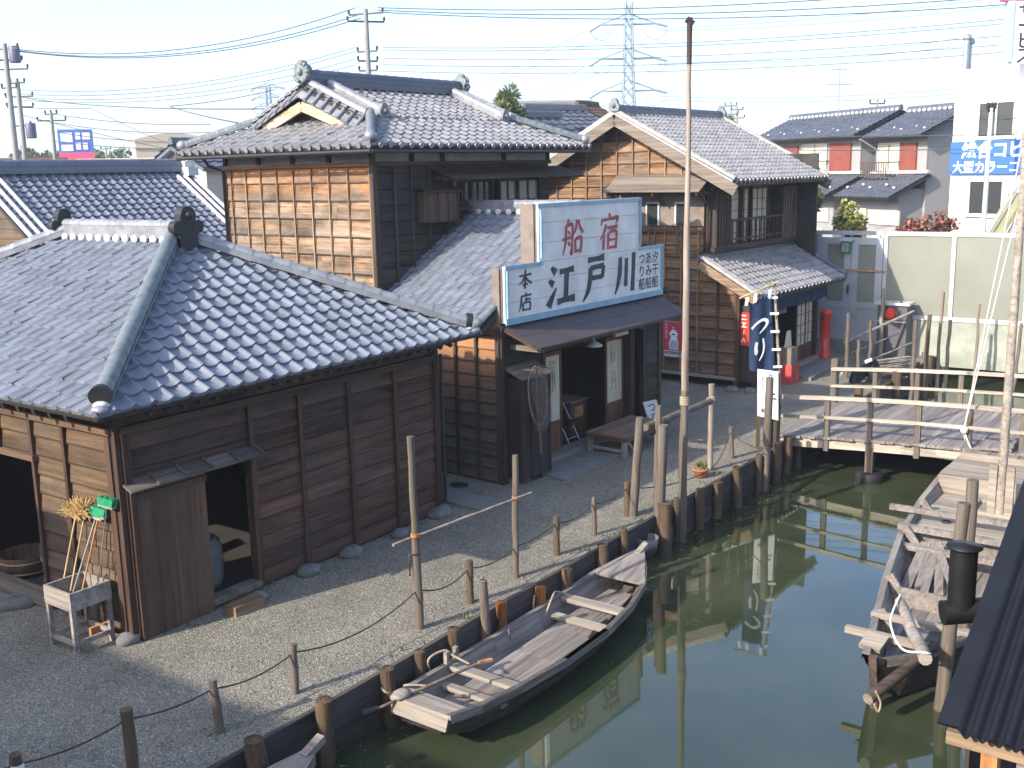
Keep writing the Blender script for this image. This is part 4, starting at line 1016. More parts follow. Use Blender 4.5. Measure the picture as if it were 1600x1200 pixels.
for cx, cy, tx, ty in ((-ov, -ov, -ov+1.3, -ov+1.3), (HX+ov, -ov, HX+ov-1.3, -ov+1.3), (-ov, HY+ov, -ov+1.3, HY+ov-1.3), (HX+ov, HY+ov, HX+ov-1.3, HY+ov-1.3)):
    c_, t_ = Vector((cx, cy, ez)), Vector((tx, ty, g0)); st_ = c_.lerp(t_, .07)
    mb = MB(); ridge(mb, st_ + Vector((0, 0, .03)), t_ + Vector((0, 0, .05)), .18, .07, 1, .085, .2); hp = mb.build('hip_ridge', M_ridgegr, rf)
    mb = MB(); mb.sphere(st_ + Vector((0, 0, .1)), .12, 10, 6, (1, 1, .9)); mb.build('hip_end_tile', M_ridge, hp)
mb = MB(); mb.tube([(-.62, HY-.1, ez-.16), (-.5, HY-.1, ez-.3), (-.08, HY-.02, ez-.42), (-.08, HY-.02, 2)], .035, 8); mb.build('rain_pipe', M_gutter, th)
mb = MB(); mb.tube([(-.1, -.1, 2.9), (-.1, -.1, 5.7)], .018, 6); mb.build('rain_pipe', M_gutter, th)
mb = MB(); mb.tube([(-ov-.0, -ov-.0, ez-.13), (-ov-.0, HY+ov, ez-.13)], .04, 8); mb.build('gutter', M_gutter, rf)
mb = MB(); mb.tube([(-ov, -ov-.0, ez-.13), (HX+ov, -ov-.0, ez-.13)], .04, 8); mb.build('gutter', M_gutter, rf)

M_verge = plain('pale worn verge tile', (.30, .285, .26), .6, 0, .3, 5)
# ================================================================== GABLED INN (third house)
inn = thing('gabled_house', B3_O, 'two storey gabled board house with tiled lean to over its shopfront', 'house', ang=AU)
KX, KY = 5.1, 6.6; kr = 3.25; kz = 7.02; ke = 5.27; kov = .12
rake = (kz - ke) / (kr + kov)
mb = MB(); clap(mb, (0, KY), (0, -1), (-1, 0), KY - 1.0, .32, 7.0, .30, [], d0=.04, jit=.009)
# lower part of the gable wall reaches to the front post
m2 = MB(); clap(m2, (0, 1.0), (0, -1), (-1, 0), 1.0, .32, 3.3, .30, [], d0=.04, jit=.009); backing(m2, (0, 1.0), (0, -1), (-1, 0), 1.0, .28, 3.3)
m2.cut([((0, 0, 2.82), Vector((0, -.551, 1)).normalized())]); mb.join(m2)
backing(mb, (0, KY), (0, -1), (-1, 0), KY - 1.0, .28, 7.0)
mb.cut([((0, kr, kz - .12), Vector((0, -rake, 1)).normalized()), ((0, kr, kz - .12), Vector((0, rake, 1)).normalized())])
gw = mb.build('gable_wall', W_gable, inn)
for k in range(12):
    y = 1.12 + k * .49; top = min(7.0, kz - .2 - abs(y - kr) * rake)
    mb = MB(); mb.bar((-.055, y, .3), (-.055, y, top), .036, .036, (1, 0, 0)); mb.build('batten', W_battentan, gw)
for y in (.03, .55):
    mb = MB(); mb.bar((-.055, y, .3), (-.055, y, 2.75), .06, .04, (1, 0, 0)); mb.build('batten', W_batten, gw)
mb = MB(); mb.bar((-.03, -.0, .26), (-.03, KY, .26), .12, .08); mb.build('sill_beam', W_greyy, gw)
mb = MB(); mb.bar((0, 0, .0), (0, 0, 2.78), .12, .12); mb.build('corner_post', W_batten, inn)
mb = MB(); mb.box((KX-.06, .1, 0), (KX, KY, 5.9)); mb.box((0, KY-.06, .1), (KX, KY, 5.4)); mb.prism([(1.0, 2.9), (KY, 2.9), (KY, 5.4), (kr, kz-.15), (1.0, 5.6)], (KX-.06, 0, 0), (0, 1, 0), (0, 0, 1), .06); mb.build('rear_wall', W_front, inn)
# ground floor front
mb = MB(); mb.box((.06, -.02, 2.05), (KX, .08, 2.78)); mb.box((4.95, -.02, 0), (KX, .08, 2.05)); mb.box((.06, .1, .0), (1.2, .16, 2.75)); mb.build('front_lintel', W_front, inn)
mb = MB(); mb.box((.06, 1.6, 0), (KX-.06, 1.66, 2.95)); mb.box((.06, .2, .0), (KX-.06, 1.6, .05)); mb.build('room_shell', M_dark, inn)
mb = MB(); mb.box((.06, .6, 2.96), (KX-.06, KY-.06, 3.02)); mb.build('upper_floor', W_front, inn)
mb = MB(); mb.box((.08, -.46, .18), (.95, -.02, 2.15)); sb = mb.build('shutter_box', W_darkz, inn)
mb = MB()
for x in (.1, .38, .66, .93): mb.bar((x, -.475, .18), (x, -.475, 2.15), .035, .03, (0, 1, 0))
mb.bar((.05, -.46, .14), (.98, -.46, .14), .07, .08); mb.build('slat', W_beamx, sb)
mb = MB(); mb.box((1.0, -.16, .02), (KX-.1, .0, .14)); mb.build('door_sill', W_grey, inn)
def lattice_door(x0, x1, y, z0, z1, nx, nz, parent, name, zlow=None, matp=None):
    f = MB()
    for a_ in (x0, x1): f.bar((a_, y, z0), (a_, y, z1), .05, .04, (0, 1, 0))
    for z_ in (z0, z1): f.bar((x0, y, z_), (x1, y, z_), .04, .06)
    zl = zlow or z0
    for i in range(1, nx): xx = x0 + (x1-x0)*i/nx; f.bar((xx, y-.004, zl), (xx, y-.004, z1), .016, .018, (0, 1, 0))
    for i in range(0 if zlow else 1, nz): zz = zl + (z1-zl)*i/nz; f.bar((x0, y-.004, zz), (x1, y-.004, zz), .018, .016)
    if zlow: f.box((x0, y-.01, z0), (x1, y+.01, zlow))
    d_ = f.build(name, W_redbrown, parent); p = MB(); p.box((x0+.02, y+.004, zl), (x1-.02, y+.012, z1)); p.build('pane', matp or M_shoji, d_); return d_
lattice_door(3.75, 4.35, .04, .12, 2.02, 2, 5, inn, 'sliding_door', .55)
lattice_door(4.4, 4.95, .08, .12, 2.02, 2, 5, inn, 'sliding_door', .55)
lattice_door(1.35, 2.0, .06, .12, 2.02, 2, 5, inn, 'sliding_door', .55, M_glass)
mb = MB(); mb.box((2.3, .02, 1.62), (3.0, .05, 2.0)); pb = mb.build('transom_board', M_wedge, inn)
mb = MB(); text(mb, 'つり具', .2, (2.65, .018, 1.93), (1, 0, 0), (0, 0, 1), .002, .01); mb.build('writing', M_cloth, pb)
# tiled lean-to
pe = [(-.62, -.78, 2.46), (KX+.15, -.78, 2.46), (KX+.15, .78, 3.32), (-.62, .78, 3.32)]
mb = MB(); mb.join(slope(pe, .25, .23, True)); lt = mb.build('lean_to_roof', M_tile2, inn)
mb = MB(); mb.poly([Vector(p) - Vector((0, 0, .03)) for p in pe], .04)
mb.bar((-.6, -.74, 2.36), (KX+.13, -.74, 2.36), .05, .09)
for i in range(18): x = -.5 + i * (KX + .55) / 17; mb.bar((x, -.76, 2.38), (x, .7, 3.18), .05, .06)
mb.build('eaves', W_front, lt)
mb = MB(); mb.bar((-.62, -.8, 2.35), (-.62, .78, 3.20), .05, .2); mb.build('barge_board', W_tanbarge, lt)
mb = MB(); ridge(mb, (-.56, -.78, 2.48), (-.56, .76, 3.34), .12, .03, 1, .07, .25); ridge(mb, (-.36, -.78, 2.48), (-.36, .76, 3.34), .12, .02, 1, .055, .25); mb.build('verge_tile', M_verge, lt)
mb = MB(); ridge(mb, (KX+.08, -.78, 2.48), (KX+.08, .76, 3.34), .12, .04, 1, .07, .25); mb.build('verge_tile', M_tiledk, lt)
mb = MB(); ridge(mb, (-.62, .78, 3.30), (KX+.15, .78, 3.30), .14, .08, 2, .07, .25); mb.build('head_tile', M_tiledk, lt)
# upper front with shutter boxes, paper screens and balustrade
yw = 1.05
opu = [(1.0, 3.9, 3.5, 5.05)]
mb = MB(); backing(mb, (0, yw), (1, 0), (0, -1), KX, 3.0, 5.6, opu); mb.build('upper_wall', W_front, inn)
lattice_door(1.15, 2.05, yw + .0, 3.55, 5.0, 2, 5, inn, 'paper_screen')
lattice_door(2.2, 2.75, yw + .06, 3.55, 5.0, 2, 5, inn, 'paper_screen')
lattice_door(2.85, 3.8, yw + .0, 3.55, 5.0, 3, 5, inn, 'paper_screen')
mb = MB(); mb.bar((2.12, yw-.06, 3.4), (2.12, yw-.06, 5.1), .12, .1, (0, 1, 0)); mb.build('post', W_redbrown, inn)
mb = MB(); mb.bar((-.05, .72, 3.5), (5.1, .72, 3.5), .14, .16); mb.bar((-.05, .9, 3.45), (5.1, .9, 3.45), .5, .04); mb.bar((0, .78, 5.12), (5.1, .78, 5.12), .12, .14); mb.build('balcony_beam', W_beamx, inn)
for x0, x1 in ((.05, .85), (4.1, 5.0)):
    mb = MB(); mb.box((x0, .70, 3.56), (x1, yw - .05, 5.02)); sb = mb.build('shutter_box', W_darkz, inn)
    mb = MB(); n_ = 6
    for i in range(n_): xx = x0 + .03 + (x1 - x0 - .06) * i / (n_-1); mb.bar((xx, .685, 3.56), (xx, .685, 5.02), .035, .03, (0, 1, 0))
    mb.build('slat', W_bargey if x0 > 2 else W_beam, sb)
mb = MB(); mb.bar((.9, .70, 4.22), (4.1, .70, 4.22), .05, .05); mb.bar((.9, .70, 3.72), (4.1, .70, 3.72), .04, .04)
for i in range(12): xx = 1.0 + i * 3.0 / 11; mb.bar((xx, .70, 3.56), (xx, .70, 4.2), .04, .03, (0, 1, 0))
mb.build('balustrade', W_beamx, inn)
mb = MB(); mb.tube([(-.08, .55, 5.2), (-.08, .85, 4.95), (-.08, .86, 3.4)], .035, 8); mb.build('rain_pipe', W_batten, inn)
# gable canopy and the two small windows
mb = MB(); n_ = 5
for i in range(n_):
    t0, t1 = i / n_, (i + 1) / n_
    mb.poly([(-.75 + .73*t0, 3.55, 4.98 + .42*t0 + .012*i*0), (-.75 + .73*t0, .75, 4.98 + .42*t0), (-.75 + .73*t1 + .02, .75, 4.98 + .42*t1 + .016), (-.75 + .73*t1 + .02, 3.55, 4.98 + .42*t1 + .016)][::-1], .02)
cn = mb.build('board_canopy', W_bargey, inn)
mb = MB()
for y in (.85, 2.1, 3.45): mb.bar((0, y, 4.95), (-.7, y, 4.93), .05, .07); mb.bar((-.02, y, 4.6), (-.5, y, 4.92), .04, .05)
mb.build('bracket', W_beam, cn)
mb = MB(); mb.box((-.085, .95, 4.12), (-.045, 2.95, 4.92)); gp = mb.build('render_panel', M_wedge, inn)
for y0 in (2.28, 1.42):
    mb = MB(); mb.box((-.10, y0, 4.14), (-.086, y0 + .30, 4.66)); fr_ = mb.build('small_window', M_glass, gp)
    mb = MB()
    for p, q in (((y0-.03, 4.12), (y0-.03, 4.69)), ((y0+.33, 4.12), (y0+.33, 4.69)), ((y0-.05, 4.70), (y0+.35, 4.70))): mb.bar((-.11, p[0], p[1]), (-.11, q[0], q[1]), .04, .03 if p[0] != q[0] else .05, (1, 0, 0))
    mb.build('window_frame', M_white, fr_)
mb = MB(); mb.bar((-.2, .95, 4.06), (-.2, 2.95, 4.06), .05, .05)
for y in (1.0, 1.65, 2.3, 2.9): mb.bar((-.2, y, 3.45), (-.2, y, 4.05), .035, .035, (0, 1, 0))
mb.bar((-.2, .95, 3.5), (-.2, 2.95, 3.5), .04, .04); mb.build('window_rail', W_beamy, inn)
# main roof
vx0, vx1 = -.66, 5.22
fs = [(vx0, -kov, ke), (vx1, -kov, ke), (vx1, kr, kz), (vx0, kr, kz)]
bs_ = [(vx1, 2*kr + kov, ke), (vx0, 2*kr + kov, ke), (vx0, kr, kz), (vx1, kr, kz)]
mb = MB(); mb.join(slope(fs, .235, .21, True)); mb.join(slope(bs_, .27, .235, False)); rf = mb.build('roof', M_tile2, inn)
mb = MB()
for p in (fs, bs_): mb.poly([Vector(q) - Vector((0, 0, .035)) for q in p], .05)
mb.bar((vx0, -kov + .03, ke - .1), (vx1, -kov + .03, ke - .1), .04, .1)
mb.build('eaves', W_front, rf)
mb = MB()
for i in range(22): x = vx0 + .1 + i * (vx1 - vx0 - .2) / 21; mb.bar((x, -kov - .02, ke - .11), (x, .95, ke + .43), .05, .065)
mb.build('rafter', W_bargey, rf)
for vx, s in ((vx0, -1), (vx1, 1)):
    for y0 in (-kov, 2*kr + kov):
        sg_ = 1 if y0 < kr else -1
        mb = MB(); mb.bar((vx - s*.0, y0 - sg_*.08, ke - .26), (vx, kr - sg_*.0, kz - .20), .05, .27); bb = mb.build('barge_board', W_bargey, rf)
        mb = MB(); ridge(mb, (vx + s*-.05, y0 - sg_*.02, ke + .0), (vx - s*.05, kr, kz + .0), .12, .04, 1, .062, .26); mb.build('verge_tile', M_verge, bb)
        mb = MB(); mb.bar((vx + s*.012, y0, ke - .03), (vx + s*.012, kr, kz - .03), .035, .045); mb.build('verge_mortar', M_frieze, bb)
mb = MB(); ridge(mb, (vx0 + .05, kr, kz - .02), (vx1 - .05, kr, kz - .02), .22, .14, 3, .085, .26); mb.build('ridge_cap', M_tiledk, rf)
for x, f in ((vx0 + .0, -1), (vx1, 1)):
    mb = MB(); ornament(mb, (x, kr, kz + .16), (f, 0, 0), .19, 3, .1); mb.build('ridge_end_tile', M_ridgegr, rf)
for (px, py, s, l_) in ((1144, 611, .17, 'foundation stone under the front corner of the gabled house'), (1172, 613, .15, 'foundation stone under the shutter box of the gabled house')):
    mb = MB(); mb.sphere((0, 0, .02), s, 10, 6, (1.1, .9, .7), jit=.12); tag(mb.build('foundation_stone', M_stone, None, G(px, py)), l_, 'stone')
def bl(x, y, z=0): return B3_O + F(AU, x, y, z)
# navy shop curtain under the lean-to
mb = MB(); nseg = 44
top, bot = [], []
for i in range(nseg + 1):
    x = 1.05 + 3.9 * i / nseg; wv = .02 * sin(i * 1.1)
    top.append(Vector((x, -.30 + wv * .4, 2.32))); bot.append(Vector((x + .01, -.34 + wv, 1.86 + .02 * sin(i * .5))))
mb.add(top + bot, [(i, i+1, nseg+2+i, nseg+1+i) for i in range(nseg)], True)
cu = thing('shop_curtain', B3_O, 'navy cloth curtain hung under the tiled lean to roof', 'curtain', ang=AU); mb.build('cloth', M_navy, cu)
mb = MB(); mb.tube([(1.0, -.30, 2.33), (5.0, -.30, 2.33)], .018, 8); mb.build('rod', W_bamboo, cu)
# poster on the gable wall
po = thing('red_poster', B3_O, 'red poster of a standing woman with white caption strip on board wall', 'poster', ang=AU)
y0, y1, z0, z1 = 1.52, 2.12, .68, 1.62
xw = -.072
def pq(y, z, o=0.0): return (xw - .006 - o, y, z)
mb = MB(); mb.box((xw, y0, z0), (xw + .02, y1, z1)); mb.build('board', M_white, po)
mb = MB(); mb.box((xw - .004, y0 + .01, z0 + .17), (xw, y1 - .01, z1 - .01)); mb.build('picture', M_posterred, po)
ey_, ez_ = Vector((0, -1, 0)), Vector((0, 0, 1))
def disc(cy, cz, ry, rz, n=18): return [(cy + ry*cos(2*pi*i/n), cz + rz*sin(2*pi*i/n)) for i in range(n)]
def flat(outl, o, m, name='figure'):
    mb = MB(); mb.add([(xw - .005 - o, y1 - a_, z0 + b_) for a_, b_ in outl], [list(range(len(outl)))]); return mb.build(name, m, po)
flat([(.2,.2), (.46,.2), (.47,.36), (.42,.52), (.45,.62), (.36,.72), (.27,.72), (.19,.62), (.24,.52), (.18,.36)], .0, M_cloth, 'printed_dress')
flat([(.22,.22), (.44,.22), (.45,.35), (.40,.44), (.26,.44), (.20,.35)], .001, M_posterblue, 'printed_skirt')
flat(disc(.315, .785, .05, .06), .002, M_hair, 'printed_hair'); flat(disc(.315, .775, .034, .045), .003, M_skin, 'printed_face'); flat(disc(.315, .60, .05, .02), .003, M_hair, 'printed_ribbon')
mb = MB(); text(mb, 'ミ\nニ\nク\nリ', .11, (xw - .005, y1 - .10, z1 - .05), ey_, ez_, .001, .01); mb.build('red_caption', M_cloth, po)
mb = MB(); text(mb, '東京精肉店', .10, (xw - .001, (y0 + y1)/2, z0 + .145), ey_, ez_, .002, .012); mb.build('caption', M_ink, po)
# red enamel plate
ep = thing('enamel_sign', bl(.062, -.30, 1.55), 'narrow red enamel sign with white marks beside the navy banner', 'sign', ang=AU)
mb = MB(); mb.box((-.02, 0, -.42), (.0, .3, .42)); mb.build('plate', M_red, ep)
mb = MB(); text(mb, 'ニ\nエ\nl\nA', .19, (-.0205, .15, .38), ey_, ez_, .002, .014); mb.build('marks', M_cloth, ep)
# post box, red crate with goods
pbx = thing('post_box', bl(5.45, -.12), 'red cylindrical post box at the far corner of the gabled house', 'post box')
mb = MB(); mb.lathe([(.19, 0), (.19, .12), (.15, .14), (.15, .95), (.165, .97), (.165, 1.3), (.185, 1.32), (.185, 1.36), (.13, 1.43), (.0, 1.47)], (0, 0, 0), 20); mb.build('body', M_red, pbx)
mb = MB(); mb.obox((-.12, -.10, 1.18), (.05, -.06, 0), (.02, .03, 0), (0, 0, .02)); mb.build('slot', M_black, pbx)
cr = thing('display_stand', bl(1.45, -.75), 'red display box carrying pale goods beside the navy banner', 'display', ang=AU)
mb = MB(); mb.box((-.25, -.2, 0), (.25, .2, .5)); mb.build('box', M_redmatt, cr)
mb = MB(); mb.box((-.2, -.16, .5), (.2, .16, .95)); mb.build('goods_tin', M_wedge, cr)
mb = MB(); mb.prism([(-.22, 0), (.18, 0), (.1, .42), (-.1, .42)], (0, .0, .95), (1, 0, 0), (0, 0, 1), -.03); mb.build('paper_flag', M_paper, cr)
mb = MB(); mb.poly([bl(1.9, -1.2, .10), bl(5.0, -.95, .10), bl(5.0, -.5, .10), bl(1.9, -.5, .10)], .10); tag(mb.build('doorstep_slab', M_conc), 'long stone doorstep before the gabled house entrance', 'slab')
mb = MB(); mb.box((-.11, -.11, .0), (.11, .11, .09)); cb = thing('wall_lamp', bl(-.1, -.5, 2.45), 'small white lamp under the lower end of the lean to barge board', 'lamp', ang=AU); mb.build('case', M_white, cb)
mb = MB(); mb.bar((0, 0, .05), (.1, .2, .15), .03, .03); mb.build('bracket', M_gutter, cb)

# ================================================================== BANNER, POLES, POSTS
def pole(name, pb, zb, pt, r0, r1, label, cat, mat, group=None, dy=0.0, seed=1, n=10, below=.0, seg=7, wob=.006):
    b = G(*pb, zb); t = at(*pt, b.y + dy); d = (b - t).normalized()
    o = natural_post((d * below), t - b, r0, r1, n, seg, wob, .06, seed).build(name, mat, None, b)
    return tag(o, label, cat, group), b, t
mast, mb_, mt_ = pole('bamboo_mast', (1065, 846), WZ, (1070, 610), .075, .066, 'tallest bare bamboo mast rising from the canal edge to the sky', 'mast', W_post, below=.6, seed=11)
t2 = at(1077.5, 40, mb_.y + .15)
o = natural_post(mt_ - mb_ - Vector((0, 0, .5)), t2 - mb_, .061, .034, 10, 14, .007, .04, 5).build('upper_spar', W_pole, mast)
o = natural_post((t2 - mb_).lerp(mt_ - mb_, .1), t2 - mb_ + Vector((.0, 0, .12)), .041, .044, 10, 4, .0, .03, 6).build('dark_tip', W_beam, mast)
m_ = MB(); m_.tube([t2 - mb_ + Vector((-.05, 0, .1)), t2 - mb_ + Vector((.06, 0, .02))], .05, 8); m_.build('top_block', M_gutter, mast)
m_ = MB(); mid = mt_ - mb_
for k in range(5): m_.lathe([(.080, 0), (.086, .012), (.080, .024)], mid - Vector((0, 0, .12 + .03*k)), 12)
m_.build('lashing', M_rope, mast)
pole('mooring_pole', (985, 860), WZ, (1000, 652), .088, .066, 'tall leaning grey pole at the bow of the moored boat', 'pole', W_post, below=.6, seed=21)
pole('mooring_pole', (1027, 862), WZ, (1036, 664), .10, .092, 'thick squared brown pole beside the boat bow with a bucket against it', 'pole', W_bark if False else W_post, below=.6, seed=22, n=6)
pole('mooring_pole', (1195, 766), WZ, (1203, 590), .075, .07, 'grey pole in the water standing before the white notice board', 'pole', W_post, below=.6, seed=23)
# log frame on the path: two uprights and a lashed log
pole('upright_post', (1109, 735), 0, (1112, 600), .055, .055, 'pale upright post carrying the far end of the lashed log', 'post', W_pole, seed=31)
pole('upright_post', (1026, 790), 0, (1029, 634), .06, .055, 'upright post behind the squared pole carrying the near end of the lashed log', 'post', W_post, seed=32)
p0 = at(1008, 668, G(1026, 790).y - .12); p1 = at(1116, 624, G(1109, 735).y - .12)
lg = natural_post(Vector(), p1 - p0, .06, .055, 10, 8, .01, .05, 33).build('lashed_log', W_post, None, p0); tag(lg, 'round log lashed level between two upright posts before the bench', 'log')
mm = MB()
for q in (.16, .93):
    for k in range(4): mm.tube([(p1-p0)*(q + .01*k) + Vector((.07*cos(t), 0, .07*sin(t))) for t in [i*pi/4 for i in range(9)]], .012, 5, cap=False)
mm.build('lashing', M_rope, lg)
tall1, a1, b1 = pole('tall_post', (656, 982), 0, (641, 682), .058, .042, 'tall grey pole carrying the near end of the bamboo cross pole', 'pole', W_post, seed=41)
tall2, a2, b2 = pole('tall_post', (806, 902), 0, (805, 711), .05, .045, 'tall pale pole carrying the far end of the bamboo cross pole', 'pole', W_post, seed=42)
mm = MB(); mm.tube([Vector((-.09, -.05, .72)), Vector((-.09, -.05, 1.0)), Vector((0, -.06, 1.0)), Vector((.06, -.03, .99))], .011, 6); mm.build('iron_hook', M_gutter, tall1)
p0 = at(614, 852, a1.y - .07); p1 = at(830, 770, a2.y - .07)
cp = natural_post(Vector(), p1 - p0, .022, .017, 8, 10, .012, .05, 43).build('bamboo_cross_pole', W_pole, None, p0); tag(cp, 'thin brown bamboo pole lashed across two tall posts', 'bamboo pole')
mm = MB()
for P0 in (at(648, 838, a1.y - .07), at(806, 779, a2.y - .07)):
    for k in range(3): mm.tube([P0 - p0 + Vector((.05*cos(t), .05*sin(t)+.05, -.02+.018*k)) for t in [i*pi/4 for i in range(9)]], .009, 5, cap=False)
mm.build('lashing', M_orrope, cp)
# chain posts on the path and the rope strung along them
CP = [((30, 1290), (24, 1178), .055, 'short rope post with a white band at the bottom left corner of the gravel'),
      ((210, 1225), (197, 1108), .058, 'thick rope post standing second from the bottom left of the gravel'),
      ((344, 1143), (331, 1062), .05, 'rope post on the gravel level with the broom stand'),
      ((462, 1083), (458, 1006), .042, 'thin rope post standing nearest the stern of the moored boat'),
      ((735, 942), (733, 876), .052, 'brown rope post on gravel between the two tall poles'),
      ((870, 867), (869, 807), .05, 'dark rope post just right of the farther tall pole'),
      ((929, 836), (928, 777), .04, 'thin pale rope post in front of the doorstep slab'),
      ((980, 806), (980, 753), .052, 'dark rope post left of the leaning mooring pole'),
      ((1143, 716), (1142, 667), .05, 'short grey rope post near the white notice board'),]
tops = []
for i, (pb, pt, r, lab) in enumerate(CP):
    o, b, t = pole('rope_post', pb, 0, pt, r, r * .95, lab, 'post', W_bark if i in (0, 1, 4, 5, 7) else W_post, 'rope posts along the gravel', seed=50 + i, seg=4, wob=.006)
    tops.append(t - Vector((0, 0, .1)))
    if i == 0:
        mm = MB(); mm.lathe([(r*1.07, -.16), (r*1.07, -.09)], t - b, 12); mm.build('white_band', M_cloth, o)
sq = thing('square_post', G(1200, 700), 'old rough square post at the end of the rope by the notice board', 'post', ang=AS)
mm = MB(); mm.bar((0, 0, 0), (0, 0, .62), .16, .14); mm.bar((.02, .03, .5), (-.02, .01, .68), .11, .1); mm.build('shaft', W_bark, sq)
chain = tops[:4] + [a1 + Vector((0, 0, .52))] + [tops[4]] + [a2 + Vector((0, 0, .45))] + tops[5:8] + [G(1109, 735, .5)] + [tops[8]] + [G(1200, 700, .55)]
mm = MB(); sg_ = [.06, .05, .08, .16, .12, .08, .04, .08, .06, .1, .12, .1]
for p, q, s in zip(chain[:-1], chain[1:], sg_): mm.tube(sag(p, q, s), .010, 5, cap=False)
mm.tube([chain[0], chain[0] + Vector((-1.2, -.9, -.15))], .010, 5)
tag(mm.build('rope_line', M_ropedk), 'thin dark rope strung along the gravel from post to post', 'rope')
# piles against the bank boards
def onv(px, py, v):
    n_ = C(0, 1); d = ray(px, py); t = v / d.dot(n_); return Vector((d.x*t, d.y*t, CH + d.z*t))
PILES = [(396, 1155, .10, 'b', 'bark pile at the bottom left end of the plank bank', 'nearest'), (507, 1093, .095, 'b', 'bark pile standing left of the moored boat stern', ''),
 (605, 1044, .085, 'b', 'brown pile with a tan mooring rope looped round it', ''), (656, 1017, .07, 'b', 'bark pile beside the oar at the boat stern', ''), (709, 982, .075, 'b', 'bark pile beside the forked rope knot of the boat', ''),
 (755, 907, .055, 'p', 'taller pale pole rising from the bank beside the boat', ''), (783, 941, .07, 'r', 'bright rust orange pile in the plank bank', ''), (845, 917, .085, 'r', 'amber pile with a white rope loop beside the middle of the boat', ''),
 (886, 888, .085, 'b', 'dark pile just past the amber pile with the rope loop', ''), (941, 851, .085, 'b', 'bark pile beside the fore thwart of the boat', ''), (975, 827, .055, 'b', 'thin brown pile left of the leaning mooring pole', ''),
 (1038, 786, .13, 'b', 'broad dark pile right behind the squared mooring pole', ''), (1058, 778, .05, 'b', 'thin pile hidden half behind the tallest mast', ''), (1094, 764, .085, 'b', 'brown pile in front of the potted plant', ''),
 (1122, 754, .09, 'b', 'reddish pile just past the potted plant', ''), (1151, 729, .08, 'b', 'pile in front of the last rope post', ''), (1186, 712, .07, 'b', 'pile just left of the grey pole before the notice board', ''),
 (1214, 693, .09, 'b', 'pile at the foot of the banner pole', ''), (1232, 683, .09, 'b', 'pile at the near left corner of the bridge', ''), (1247, 677, .075, 'b', 'short leaning pile tucked under the bridge edge', '')]
for i, (px, py, r, k, lab, _) in enumerate(PILES):
    t = onv(px, py, EDGE - .03 - r * .9); rs = random.Random(i)
    b = Vector((t.x + rs.uniform(-.04, .04), t.y + rs.uniform(-.04, .04), -1.3))
    mm = natural_post(Vector((0, 0, 0)), t - b, r * 1.12, r * .98, 11, 9, .016, .13, 100 + i)
    mm.lathe([(r*.55, 0), (r*1.0, -.015)], t - b + Vector((0, 0, .012)), 10)
    tag(mm.build('bank_pile', {'b': W_bark, 'p': W_post, 'r': W_rust}[k], None, b), lab, 'pile', 'piles along the plank bank')
# stakes beyond the bridge on the same bank
for i, (px, py, r, lab) in enumerate(((1342, 600, .1, 'bank stake right behind the bridge rail, nearest the gravel'), (1372, 594, .09, 'bank stake second behind the bridge rail'), (1402, 582, .12, 'fat bank stake behind the middle rail post'), (1432, 566, .1, 'bank stake behind the bridge near the pale fence foot'), (1453, 556, .1, 'farthest dark bank stake close to the culvert'))):
    t = onv(px, py, EDGE - .1); b = Vector((t.x, t.y, -1.3)); mm = natural_post(Vector(), t - b, r, r, 10, 6, .01, .08, 140 + i)
    tag(mm.build('bank_stake', W_bark, None, b), lab, 'stake', 'stakes on the bank behind the bridge')
# bucket at the squared pole
M_basin = plain('dull grey enamel', (.13, .14, .14), .6, .1, .25, 6)
bk = thing('grey_bucket', G(1010, 850, -.3), 'grey metal basin leaning behind the squared mooring pole', 'basin'); mm = MB(); mm.lathe([(0, -.12), (.16, -.12), (.2, .12), (.188, .12), (.15, -.1), (0, -.1)], (0, 0, 0), 20); mm.build('bowl', M_basin, bk)
# flower pot
fp = thing('flower_pot', G(1095, 746), 'small terracotta pot with a green plant on the bank gravel', 'potted plant')
mm = MB(); mm.lathe([(0, 0), (.09, 0), (.13, .14), (.145, .15), (.145, .17), (.12, .17), (.1, .13), (0, .13)], (0, 0, 0), 16); mm.build('pot', M_terra, fp)
def foliage(c, rad, n, size, seed=0, clump=6, flat_=1.0, needle=False):
    """leaf faces gathered in uneven clumps through an ellipsoid"""
    rs = random.Random(seed); mb = MB(); c = Vector(c); rad = Vector(rad); cl = []
    while len(cl) < clump:
        v = Vector((rs.uniform(-1, 1), rs.uniform(-1, 1), rs.uniform(-1, 1)))
        if v.length < 1: cl.append((v * .8, rs.uniform(.28, .5)))
    for i in range(n):
        k, cr_ = rs.choice(cl); v = Vector((rs.gauss(0, 1), rs.gauss(0, 1), rs.gauss(0, 1)))
        p = k + v.normalized() * cr_ * rs.uniform(.5, 1.05); p = Vector((p.x * rad.x, p.y * rad.y, p.z * rad.z)) + c
        d = (v + Vector((0, 0, .4))).normalized() if needle else Vector((rs.uniform(-1, 1), rs.uniform(-1, 1), rs.uniform(-.5, 1))).normalized()
        s = d.cross(Vector((rs.uniform(-1, 1), rs.uniform(-1, 1), rs.uniform(-1, 1)))).normalized()
        L = size * rs.uniform(.6, 1.3); wd = L * (.10 if needle else .42)
        mb.add([p, p + d*L*.5 + s*wd, p + d*L, p + d*L*.5 - s*wd], [(0, 1, 2, 3)])
    return mb
foliage((0, 0, .23), (.11, .11, .09), 110, .05, 3).build('leaves', M_leaf, fp)

